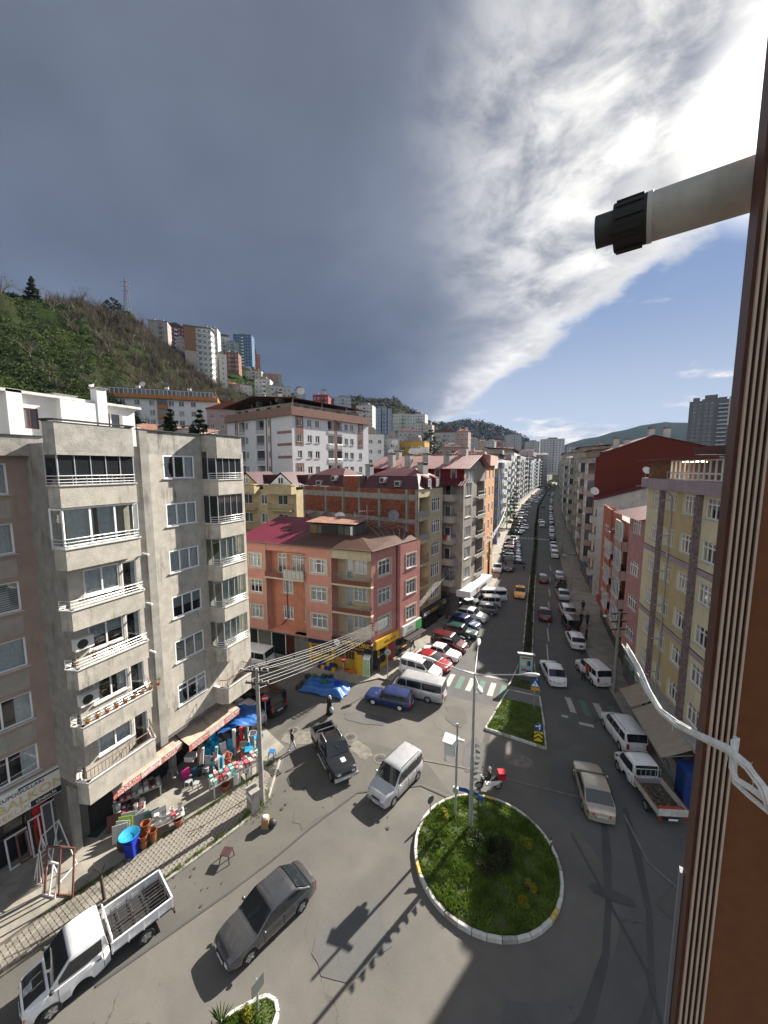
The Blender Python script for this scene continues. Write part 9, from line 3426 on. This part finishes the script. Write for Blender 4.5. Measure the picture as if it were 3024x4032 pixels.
tarp(-21.2,20.6,1.75,.9,2.9,2.2,'blue tarpaulin stretched over the goods heap by the awning',3,lambda u,v:.55-.9*abs(u-.45)**1.6-.5*(1-v)*.5)
for i in range(16):
 mb=MB()
 mb.box(-.32,.32,-.22,.22,0,.3)
 mb.box(-.34,.34,-.24,.24,.27,.31)
 x,y=-21.2+(i%6)*.72,28.35+(i//6)*.75+.18*(i%6)*.3
 one('fruit_crate',mb,[mat('crate_black',(.03,.035,.035),.6,.1),card_m,mat('crate_green',(.03,.13,.04),.6,.1)][i%3],(x,y,.0 if i<12 else .32),rnd.uniform(-.1,.1),'%s crate under the street stall tarpaulin, %s along its %s row'%(['black','brown','green'][i%3],ORD[i%6],['front','middle','back'][i//6]),'crate','crates under the street stall tarpaulin')
tarp(-18.9,29.2,.62,.12,4.6,2.3,'crumpled bright blue tarpaulin over the street stall crates',9,lambda u,v:.12-1.0*max(0,max(abs(u-.5),abs(v-.5))*2-.72)*1.9)
for i,(x,y)in enumerate(((-19.5,30.0),(-18.9,29.2),(-17.7,29.4),(-18.9,30.2),(-20.4,29.6))):
 mb=MB()
 mb.box(-.25,.25,-.2,.2,.75,.98)
 one('fruit_crate',mb,[MATS['crate_black'],MATS['crate_green'],bluep][i%3],(x,y,.0),.3*i,'%s crate weighing down the blue stall tarpaulin, %s from the left'%(['black','green','blue'][i%3],ORD[[1,2,4,3,0][i]]),'crate','crates on the tarpaulin')
mb=MB()
mb.grid(lambda u,v:(1.5*(u-.5),1.1*(v-.5),.18+.12*math.sin(u*7)*math.cos(v*5)),8,6)
one('cardboard_sheet',mb,card_m,(-27.3,31.2,.12),.3,'flattened cardboard lying by the white van in the side street','cardboard',None,180)
fr=empty('drinks_fridge',(-16.35,33.05,.12),.25,'white glass drinks fridge at the salmon corner','fridge')
mb=MB()
mb.box(-.36,.36,-.32,.32,0,2.0)
link('casing',mb.mesh('fridge_casing',white_pvc),fr)
mb=MB()
mb.box(-.32,.32,-.335,-.321,.1,1.75)
link('print',mb.mesh('fridge_print',mat('print_lime',(.35,.50,.25),.4,.2,5)),fr)
mb=MB()
mb.box(.361,.375,-.28,.28,.1,1.8)
link('door',mb.mesh('fridge_door',shop_dark),fr)
mb=MB()
mb.box(-.3,.3,-.06,.06,0,2.1)
yb=one('shop_banner',mb,yel_m,(-17.0,32.75,.12),.1,'narrow yellow upright shop banner next to the drinks fridge','banner')
mb=MB()
for k in range(9):
 mb.obox((rnd.uniform(-.6,.6),rnd.uniform(-.15,.15),.06+.05*(k%3)),(.22,.1,0),(-.04,.1,0),(0,0,.05))
one('orange_covers',mb,mat('cover_orange',(.60,.13,.02),.6,.1),(-18.2,32.7,.12),0,'pile of orange plastic covers on the pavement before the shutters','covers')
for i in range(10):
 mb=MB()
 mb.box(-.2,.2,-.14,.14,0,.3)
 mb.box(-.14,.14,-.1,.1,.3,.33)
 one('battery',mb,[MATS['crate_black'],yel_m,bluep][i%3],(-21.5+.42*(i%5),32.3+.3*(i//5),.12+(.0 if i<5 else .3)),0,'%s battery displayed before the ochre shutters, %s in the %s row'%(['black','yellow','blue'][i%3],ORD[i%5],['lower','upper'][i//5]),'battery','batteries before the shop')
fw=mat('alu_white',(.60,.60,.60),.4,.05)
fb=mat('alu_brown',(.15,.06,.045),.5,.1)
for i,(x,y,z,rot,w,h,m,lb)in enumerate(((-25.2,8.9,.17,1.45,.9,1.6,fw,'white window frame leaning at the left of the shop front'),(-25.1,9.25,.17,1.45,.8,1.5,fb,'brown window frame behind the left white one'),(-24.9,9.75,.17,1.45,.85,2.0,fw,'tall white frame leaning mid way along the shop front'),(-24.7,10.3,.17,1.4,.9,2.5,fw,'tall mesh screen frame leaning by the red panel'),(-21.7,8.9,.17,.2,.8,1.5,fw,'white double frame at the foot of the drying rack'),(-21.35,9.1,.17,.35,1.5,2.3,fb,'large brown frame at the street side of the rack'))):
 root=empty('window_frame',(x,y,z),rot,lb,'frame','frames put out by the window shop')
 mb=MB()
 for a,b,c,d in((-w/2,w/2,0,.07),(-w/2,w/2,h-.07,h),(-w/2,-w/2+.07,.07,h-.07),(w/2-.07,w/2,.07,h-.07),(-.03,.03,.07,h-.07)):
  mb.add([(a,.35*(1-zz/h)*-1+yy,zz)for zz in(c,d)for yy in(-.03,.03)]+[(b,.35*(1-zz/h)*-1+yy,zz)for zz in(c,d)for yy in(-.03,.03)],[(0,4,6,2),(1,3,7,5),(0,2,3,1),(4,5,7,6),(0,1,5,4),(2,6,7,3)])
 link('sash',mb.mesh('leaning_sash',m),root)
 if i==3:
  mb=MB()
  mb.add([(-w/2+.07,-.32,.07),(w/2-.07,-.32,.07),(w/2-.07,-.01,h-.07),(-w/2+.07,-.01,h-.07)],[(0,1,2,3)])
  link('mesh_screen',mb.mesh('mesh_screen',mat('mesh_grey',(.08,.085,.09),.7,.1)),root)
rk=empty('frame_rack',(-22.4,8.9,.17),.3,'white A shaped rack of aluminium bars outside the window shop','rack')
for k in range(2):
 mb=MB()
 y=k*.9
 mb.tube([(-.8,y,0),(-.1,y,2.6),(.7,y,.1)],.035,5)
 mb.tube([(-.5,y,1.1),(.4,y,1.1)],.025,5)
 link('side_frame',mb.mesh('rack_side',fw),rk)
mb=MB()
for z,x in((2.58,-.1),(1.1,-.5),(.1,-.78),(.15,.68)):
 mb.tube([(x,0,z),(x,.9,z)],.03,5)
link('cross_bars',mb.mesh('rack_bars',fw),rk)
for k in range(5):
 mb=MB()
 mb.tube([(-.5+.1*k,-.1,.05),(-.25+.04*k,-.15,1.6+.1*k)],.03,4)
 link('profile',mb.mesh('alu_profile',[fw,fb][k%2]),rk)
one('door_mat',MB().box(-.5,.5,-.75,.75,0,.02),mat('mat_green',(.02,.06,.045),.95,.2,9),(-23.4,11.9,.172),.3,'dark green door mat before the block entrance','mat')
# ---------------------------------------------------------------- people
def person(x,y,z,head,label,top,legs,hair=(.02,.017,.015),skin_c=(.42,.27,.20),stride=.25,h=1.72,skirt=False,bag=False,sit=False):
 root=empty('person',(x,y,z),-rad(head),label,'person')
 k=h/1.72
 P_=[(0,0,.95),(0,0,1.18),(0,.01,1.40),(0,.02,1.50),(0,.03,1.58)]
 st_=stride
 hip=.09
 V_=list(P_)
 Rr=[(.15,.12),(.155,.11),(.17,.105),(.06,.06),(.06,.06)]
 E_=[(0,1),(1,2),(2,3),(3,4)]
 def chain(start,pts,rs):
  a=start
  for p,r_2 in zip(pts,rs):
   V_.append(p)
   Rr.append((r_2,r_2))
   E_.append((a,len(V_)-1))
   a=len(V_)-1
 for s in(-1,1):
  f=st_*s
  if sit:
   chain(0,[(s*hip,.05,.5),(s*hip,.42,.50),(s*hip,.45,.08),(s*hip,.58,.04)],(.085,.07,.05,.045))
  else:
   chain(0,[(s*hip,.02,.86),(s*hip,f*.5+.03,.50),(s*hip,f-(.05 if f<0 else 0),.09),(s*hip,f+.13,.045)],(.10,.07,.05,.045))
  chain(2,[(s*.19,.0,1.40),(s*.25,-f*.35,1.14),(s*.25,-f*.6+.10,.92),(s*.24,-f*.6+.14,.84)],(.062,.047,.036,.035))
 if sit:
  V_[0]=(0,0,.52)
  V_[:]=[(a,b,c-.43 if i in(1,2,3,4)or(i>4 and c>.8)else c)for i,(a,b,c)in enumerate(V_)]
 me=bpy.data.meshes.new('person_skeleton')
 me.from_pydata([(a*k,b*k,c*k)for a,b,c in V_],E_,[])
 o=bpy.data.objects.new('tmp_person',me)
 COL.objects.link(o)
 o.modifiers.new('s','SKIN')
 for v,r_2 in zip(me.skin_vertices[0].data,Rr):
  v.radius=(r_2[0]*k,r_2[1]*k)
 me.skin_vertices[0].data[0].use_root=True
 sd=o.modifiers.new('d','SUBSURF')
 sd.levels=1
 bpy.context.view_layer.update()
 ev=o.evaluated_get(bpy.context.evaluated_depsgraph_get())
 nm=bpy.data.meshes.new_from_object(ev)
 bpy.data.objects.remove(o)
 key=lambda c:mat('cloth_%s'%'_'.join('%03d'%(v*1000)for v in c),c,.85,.12,12)
 sk=mat('skin_%d'%(skin_c[0]*100),skin_c,.6,.05)
 nm.materials.clear()
 for m_ in(key(legs),key(top),sk,mat('shoe_dark',(.03,.028,.027),.6,.1)):
  nm.materials.append(m_)
 drop=.43 if sit else 0
 for p in nm.polygons:
  c=p.center/k
  hand=abs(c.x)>.18 and c.z<(.90-drop)
  p.material_index=3 if c.z<.085 else 2 if(c.z>1.475-drop or(hand and c.z>.7-drop and not sit))else 1 if c.z>.93-drop or(abs(c.x)>.19 and c.z>.85)else 0
  p.use_smooth=True
 b=link('body',nm,root)
 zc=1.63-drop
 mb=MB()
 mb.sphere((0,.035,zc*k),.098*k,10,8,0,1.22)
 mb.sphere((0,.135*k,(zc-.015)*k),.018,5,4)
 for s in(-1,1):
  mb.sphere((s*.098*k,.03,zc*k),.022,5,4)
 link('head',mb.mesh('person_head',sk,180),root)
 mb=MB()
 mb.grid(lambda u,v:(.106*k*math.sin(PI*.56*v)*math.cos(2*PI*u),.018+.108*k*math.sin(PI*.56*v)*math.sin(2*PI*u)-.02*v,(zc+.015)*k+.13*k*math.cos(PI*.56*v)),12,6)
 link('hair',mb.mesh('person_hair',key(hair),180),root)
 mb=MB()
 for s in(-1,1):
  for q in(-1,0,1,2):
   mb.tube([(s*.24*k,(.14-st_*s*.6 if not sit else .14)+q*.012,(.83-drop)*k),(s*.24*k,(.16-st_*s*.6 if not sit else .16)+q*.014,(.76-drop+.008*abs(q))*k)],[.011,.007],4)
  mb.tube([(s*.225*k,.16-(0 if sit else st_*s*.6),(.83-drop)*k),(s*.21*k,.20-(0 if sit else st_*s*.6),(.79-drop)*k)],[.012,.008],4)
 link('fingers',mb.mesh('person_fingers',sk,60),root,kind='stuff')
 if skirt:
  mb=MB()
  mb.lathe([(.30,.06),(.26,.45),(.19,.95),(.20,1.15),(.20,1.38),(.11,1.47)],(0,.02,0),14)
  link('coat',mb.mesh('person_coat',key(top),180),root)
  mb=MB()
  mb.sphere((0,.0,1.62*k),.125,10,7,0,1.15)
  mb.lathe([(.17,0),(.12,.1),(.1,.14)],(0,.0,1.42*k),12)
  for i,v in enumerate(mb.v):
   mb.v[i]=(v[0],v[1]-.035,v[2])
  link('headscarf',mb.mesh('headscarf',key(hair),180),root)
 if bag:
  mb=MB()
  mb.sphere((-.32,.1,.55),.17,9,6,0,1.5)
  mb.tube([(-.32,.1,.75),(-.27,.12,.86)],.012,4)
  link('shopping_bag',mb.mesh('shopping_bag',key((.35,.45,.46)),180),root)
 return root
person(-16.85,21.45,0,30,'man in a dark jacket and pale trousers walking into the side street',(.022,.022,.025),(.42,.44,.47))
person(-16.6,26.3,0,-170,'woman in a long black coat and light headscarf carrying a pale bag',(.018,.018,.02),(.02,.02,.02),(.40,.36,.32),stride=.18,h=1.64,skirt=True,bag=True)
person(-15.55,34.05,.14,160,'person in black standing at the kiosk front under the yellow sign',(.03,.025,.025),(.025,.025,.03),stride=.05)
person(-13.9,39.95,.14,-165,'person in dark red walking on the pavement with a white bag',(.14,.03,.03),(.03,.03,.04),bag=True)
person(-12.1,57.2,.14,5,'person in dark blue walking along the pavement by the toy shop',(.03,.035,.06),(.02,.02,.025))
person(4.85,61.0,.14,10,'lone person in black walking away on the shaded right pavement',(.02,.02,.022),(.02,.02,.025))
person(4.32,55.7,.14,175,'left one of two people in black walking side by side',(.018,.018,.02),(.02,.02,.022))
person(5.05,55.8,.14,175,'right one of two people walking side by side, in a dark grey jacket',(.04,.04,.045),(.02,.02,.022))
person(4.6,50.8,.14,-100,'person in black standing near the white hatchback at the right kerb',(.02,.02,.022),(.018,.018,.02),stride=.05)
person(3.66,40.9,0,60,'person with a white top standing at the open side of the delivery van',(.5,.5,.5),(.025,.025,.03),stride=.08)
person(-13.75,116.5,.14,0,'distant person in black on the sunlit left pavement',(.02,.02,.025),(.02,.02,.02))
person(-2.9,23.85,.26,-112,'helmeted rider in black on the delivery scooter',(.025,.025,.028),(.025,.025,.03),(.55,.55,.56),sit=True)
person(-4.68,83.1,.27,178,'rider in black on the oncoming motorcycle',(.02,.02,.022),(.02,.02,.022),(.02,.02,.02),sit=True)
person(-15.3,38.6,.14,80,'person in black sitting outside the tea shop',(.02,.02,.022),(.025,.025,.03),sit=True)
stool(-15.3,38.55,.14,.2,card_m,'wooden stool under the person outside the tea shop',.42,.18)
tt=empty('tea_table',(-14.7,39.1,.14),.3,'small orange topped tea table outside the tea shop','table')
mb=MB()
mb.box(-.35,.35,-.35,.35,.68,.72)
link('tabletop',mb.mesh('tea_top',mat('top_orange',(.45,.19,.04),.5,.1)),tt)
for a in(-.3,.3):
 for b in(-.3,.3):
  mb=MB()
  mb.cyl((a,b,0),(a,b,.68),.025,n=6)
  link('leg',mb.mesh('tea_leg',dark_m),tt)
# ---------------------------------------------------------------- trees, hill vegetation, pylon
def leafy(x,y,z,h,r,m,label,name,seed=1,n=900,size=.28,conical=True,group=None):
 q=random.Random(seed)
 root=empty(name,(x,y,z),0,label,'tree',group)
 mb=MB()
 mb.tube([(0,0,-.5),(0,.05*h,h*.5),(0,0,h*.95)],[r*.09,r*.06,r*.02],7)
 link('trunk',mb.mesh('trunk',bark_m,60),root)
 mb=MB()
 lay=11
 for i in range(lay):
  t=i/(lay-1)
  zz=h*(.16+.82*t)
  rr_=r*((1-t)**.8 if conical else math.sin(PI*(.15+.8*t)))+.12
  for _ in range(max(2,int(9*(1-t*.6)))):
   a=q.uniform(0,2*PI)
   d=rr_*q.uniform(.35,1)
   leaf_ball(mb,(math.cos(a)*d,math.sin(a)*d,zz-d*.12),rr_*.33+.1,int(n/80),size,0,.6,q)
 link('crown',mb.mesh('crown',m),root)
 return root
pine_m=grass_mat('pine_needles',(.012,.022,.010),(.030,.045,.020),1.5)
leafy(-47.4,36.8,22.5,6.2,1.8,pine_m,'left dark conifer behind the grey parapet','conifer',1,3000,.26,group='conifers behind the grey block')
leafy(-41.3,36.3,21.0,7.2,1.9,pine_m,'right and taller dark conifer behind the grey parapet','conifer',2,3000,.26,group='conifers behind the grey block')
leafy(-45.0,38.2,22.5,4.2,1.1,pine_m,'small conifer between the two larger ones','conifer',3,2200,.24,group='conifers behind the grey block')
leafy(-43.5,143.5,22,13.2,5.2,pine_m,'broad dark pine between the mustard house and the grey gable','pine_tree',4,2600,.38,False)
leafy(-11.9,139.5,.1,14.2,2.6,pine_m,'dark evergreen on the left pavement far up the street','street_tree',5,1600,.3)
rb=Bld('red_roof_house',-54,33.5,25,11,7,'low house with a rusty red roof between the grey parapet and the hill','house')
rb.walls(5,26.0,chim_m)
mb=MB()
rib_sheet(mb,(-.3,-.4,26.0),(11.3,-.4,25.2),(11.3,7,26.6),(-.3,7,27.6),.4,.04)
rb.part('roof',mb,MATS['rusty_sheet']if 'rusty_sheet' in MATS else roof_red)
for u in(2.2,6.0,9.2):
 chimney(rb,u,.8,25.6,1.1,.8,.7)
py=empty('pylon',(-178.2,120.3,terr(-178.2,120.3)),.4,'steel lattice pylon on the ridge of the green hill','pylon')
hh=104.5-terr(-178.2,120.3)
mb=MB()
for a,b in((-1,-1),(1,-1),(1,1),(-1,1)):
 mb.cyl((a*1.3,b*1.3,-1),(a*.18,b*.18,hh),.13,.08,4)
n=9
for i in range(n):
 z0,z1=hh*i/n,hh*(i+1)/n
 w0,w1=1.3-1.12*i/n,1.3-1.12*(i+1)/n
 for s in(-1,1):
  mb.cyl((-w0,s*w0,z0),(w1,s*w1,z1),.06,n=3)
  mb.cyl((w0,s*w0,z0),(-w1,s*w1,z1),.06,n=3)
link('lattice',mb.mesh('pylon_lattice',mat('pylon_grey',(.10,.105,.11),.7,.1)),py)
mb=MB()
for z in(.72,.82,.92):
 mb.cyl((-1.8,0,hh*z),(1.8,0,hh*z),.1,n=4)
link('cross_arm',mb.mesh('pylon_arm',steel_m),py)
brush_g=grass_mat('brush_green',(.024,.042,.011),(.082,.115,.022),.05)
brush_b=grass_mat('brush_brown',(.048,.041,.028),(.130,.107,.076),.06)
brush_d=grass_mat('brush_dark',(.011,.016,.007),(.030,.034,.016),.06)
q=random.Random(77)
mbs=[MB(),MB(),MB()]
cnt=0
for _ in range(6200):
 az,D=q.uniform(-88,-36),q.uniform(92,262)
 if az>-46 and D<190:
  continue
 x,y=D*math.sin(rad(az)),D*math.cos(rad(az))
 if abs(x+180)<8 and abs(y-160)<9:
  continue
 z=terr(x,y)
 if z<17:
  continue
 k=(az+58)/6+(D-150)/42+.5*math.sin(D*.06+az*.3)+q.gauss(0,.35)
 near=az>-46.5
 if near and q.random()<.35:
  continue
 if k>0.1:
  t,sz,r_2=(1,.34,q.uniform(1.6,3.4))if q.random()<.80 else(2,.4,q.uniform(1,2.4))
 else:
  t,sz,r_2=(0,.42,q.uniform(.7,1.7))if q.random()<.93 else(2,.4,q.uniform(.8,1.6))
 if t==1:
  for _ in range(34):
   a,e=q.uniform(0,2*PI),q.uniform(.1,1)
   d=Vector((math.cos(a)*e,math.sin(a)*e,q.uniform(.5,1.3)))
   b=Vector((x,y,z))+Vector((q.gauss(0,.5),q.gauss(0,.5),0))*r_2*.5
   w=Vector((-d.y,d.x,0)).normalized()*.12
   tp=b+d*r_2*1.25
   mbs[1].add([b-w,b+w,tp],[(0,1,2)])
 else:
  for _ in range(3 if t==0 else 1):
   dx,dy=(q.uniform(-3,3),q.uniform(-3,3))if t==0 else(0,0)
   leaf_ball(mbs[t],(x+dx,y+dy,terr(x+dx,y+dy)+r_2*.3),r_2,24,sz*.8,0,.6,q)
for mb,m,nm in zip(mbs,(brush_g,brush_b,brush_d),('hill_brush','hill_thicket','hill_undergrowth')):
 link(nm,mb.mesh(nm,m),kind='stuff')
tg='bare trees on the green hill'
brt=mat('bark_pale',(.11,.092,.075),.9,.2,6)
for i in range(34):
 az=-66.5+21*(i%17)/17+q.uniform(-.4,.4)
 D=192+q.uniform(-6,10)if i<17 else q.uniform(135,188)
 x,y=D*math.sin(rad(az)),D*math.cos(rad(az))
 if abs(x+180)<9 and abs(y-160)<11:
  continue
 bare_tree(x,y,terr(x,y)-.3,q.uniform(6,9.5)if i in(4,5,9)or i>=17 else q.uniform(4,6.5),'leafless tree %s, %s from the left'%('on the ridge of the green hill' if i<17 else 'down the flank of the green hill',ORD[i%17]),'bare_tree',.22,6,i+30,.75,.3,tg,3,brt)
for i,(x,y,h,r_2,m,lb)in enumerate(((-178.6,114.2,9,4.2,pine_m,'dark round evergreen on the ridge left of the pylon'),(-176,118.5,5,3.0,leaf_gr,'yellow green tree below the pylon'),(-171.4,82.0,8.5,2.2,pine_m,'dark conifer at the left end of the ridge'))):
 leafy(x,y,terr(x,y)-.5,h,r_2,m,lb,'ridge_tree',i+60,900,.6,i==2)
wood=[MB(),MB()]
for _ in range(2600):
 if q.random()<.6:
  az,D=q.uniform(-37,-14),q.uniform(430,660)
  r_2=q.uniform(3,5.5)
 else:
  az,D=q.uniform(-17,-2),q.uniform(840,1180)
  r_2=q.uniform(6,11)
 x,y=D*math.sin(rad(az)),D*math.cos(rad(az))
 z=terr(x,y)
 if z<48:
  continue
 leaf_ball(wood[0 if q.random()<.6 else 1],(x,y,z+r_2*.4),r_2,22,r_2*.28,0,.8,q)
for mb,m in zip(wood,(brush_d,brush_b)):
 link('far_woods',mb.mesh('far_woods',m),kind='stuff')
for _ in range(1):
 mb=MB()
 for _ in range(260):
  az,D=q.uniform(-44,-12),q.uniform(120,420)
  x,y=D*math.sin(rad(az)),D*math.cos(rad(az))
  z=terr(x,y)
  leaf_ball(mb,(x,y,z+1.5),q.uniform(1.5,3.2),26,.7,0,.8,q)
 link('garden_greenery',mb.mesh('garden_greenery',brush_g),kind='stuff')
# ---------------------------------------------------------------- the window the picture is taken from
fmr=mat('frame_brown_laminate',(.135,.046,.015),.5,.10,30)
fgr=mat('frame_groove',(.085,.026,.014),.6,.2,30)
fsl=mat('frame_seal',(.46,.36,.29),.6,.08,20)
wf=empty('window_frame',(.347,1.044,18.0),-.16,'brown window frame with ribbed edge close to the camera on the right','window frame')
mb=MB()
mb.box(.049,.75,.0,.10,0,6.5)
link('board',mb.mesh('frame_board',fmr),wf)
mb=MB()
mb.box(0,.049,.012,.10,0,6.5)
link('groove_bed',mb.mesh('frame_bed',fgr),wf)
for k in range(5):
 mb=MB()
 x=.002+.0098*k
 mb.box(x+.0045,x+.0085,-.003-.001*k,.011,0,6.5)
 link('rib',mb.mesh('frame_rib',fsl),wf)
mb=MB()
mb.box(-.009,-.001,.08,.10,0,1.95)
link('outer_rail',mb.mesh('frame_outer',mat('frame_outer_grey',(.22,.235,.25),.7,.05)),wf)
fl=empty('flue_pipe',(.085,1.268,21.63),0,'white boiler flue pipe with a black slotted end sticking out above the frame','flue pipe')
d=Vector((.36,-.075,.008)).normalized()
pv_=lambda t,dz=0:tuple(d*t+Vector((0,0,dz)))
mb=MB()
mb.cyl(pv_(.118),pv_(.9),.0545,n=28)
link('pipe',mb.mesh('flue_tube',mat('flue_white',(.40,.39,.365),.55,.08,14,stain=.85,dirt=(.20,.17,.13)),40),fl)
mb=MB()
mb.cyl(pv_(.108),pv_(.119),.057,n=28)
link('collar',mb.mesh('flue_collar',mat('flue_ring',(.42,.41,.39),.5,.1,9),40),fl)
mb=MB()
mb.cyl(pv_(.035),pv_(.109),.0565,n=24)
for k in range(12):
 a=2*PI*k/12
 u=Vector((0,0,1))*math.cos(a)+d.cross(Vector((0,0,1)))*math.sin(a)
 mb.obox(Vector(pv_(.07))+u*.058,d*.03,u*.003,d.cross(u)*.006)
link('end_cap',mb.mesh('flue_cap',black_m,40),fl)
mb=MB()
mb.cyl(pv_(-.008,.006),pv_(.04,.006),.039,n=24,caps=False)
mb.cyl(pv_(.012,.006),pv_(.04,.006),.038,n=24)
link('nozzle',mb.mesh('flue_nozzle',dark_m,40),fl)
tw_m=mat('twine_white',(.72,.72,.70),.8,.12,60,.4,150)
tw=empty('twine',(0,0,21),0,'white frayed plastic twine tied round the window frame','twine')
pt=lambda az,tn,r_2:Vector((r_2*math.sin(rad(az)),r_2*math.cos(rad(az)),tn*r_2))
path=[pt(9.8,-.408,1.2),pt(11.3,-.45,1.17),pt(12.6,-.497,1.13),pt(13.9,-.534,1.1),pt(15.6,-.552,1.07),pt(17.5,-.559,1.04),pt(20.3,-.567,1.0),pt(22.3,-.587,.98),pt(23.6,-.615,.97),pt(24.6,-.66,.96)]
q=random.Random(5)
for k in range(17):
 off=Vector((q.gauss(0,.0026),q.gauss(0,.0026),q.gauss(0,.0026)))
 mb=MB()
 mb.tube([p+off*(1.6 if i==0 else 1)+Vector((q.gauss(0,.0009),0,q.gauss(0,.0009)))for i,p in enumerate(path[(k%3)//2:])],[.0016]+[.0027]*(len(path[(k%3)//2:])-1),5)
 link('strand',mb.mesh('twine_strand',tw_m,180),tw)
for k,pp in enumerate(([pt(21.0,-.535,1.02),pt(20.95,-.58,1.01),pt(21.2,-.63,1.0),pt(22.5,-.645,.99),pt(24.8,-.665,.98)],[pt(20.8,-.54,1.01),pt(20.9,-.6,1.0),pt(21.4,-.622,.995),pt(22.7,-.628,.99),pt(24.8,-.645,.98)])):
 for j in range(4):
  mb=MB()
  off=Vector((q.gauss(0,.002),q.gauss(0,.002),q.gauss(0,.002)))
  mb.tube([p+off for p in pp],.0034,5)
  link('strand',mb.mesh('twine_strand',tw_m,180),tw)
mb=MB()
for k in range(26):
 t=q.uniform(0,7.9)
 p=path[int(t)].lerp(path[int(t)+1],t%1)
 e=p+Vector((q.gauss(0,.012),q.gauss(0,.01),q.gauss(0,.012)))
 mb.tube([p,e],.0005,3)
link('fibre',mb.mesh('twine_fibre',tw_m),tw,kind='stuff')
hz=MB()
hz.box(-900,1100,-60,2950,-2,330)
hm=bpy.data.materials.new('haze_air')
hm.use_nodes=True
_t=NT(hm.node_tree)
_o=_t.add('ShaderNodeOutputMaterial')
_v=_t.add('ShaderNodeVolumePrincipled')
_v.inputs['Color'].default_value=(.30,.48,.90,1)
_v.inputs['Density'].default_value=.00006
_v.inputs['Anisotropy'].default_value=.0
_t.link(_v.outputs[0],_o.inputs['Volume'])
link('haze',hz.mesh('haze',hm),kind='stuff')
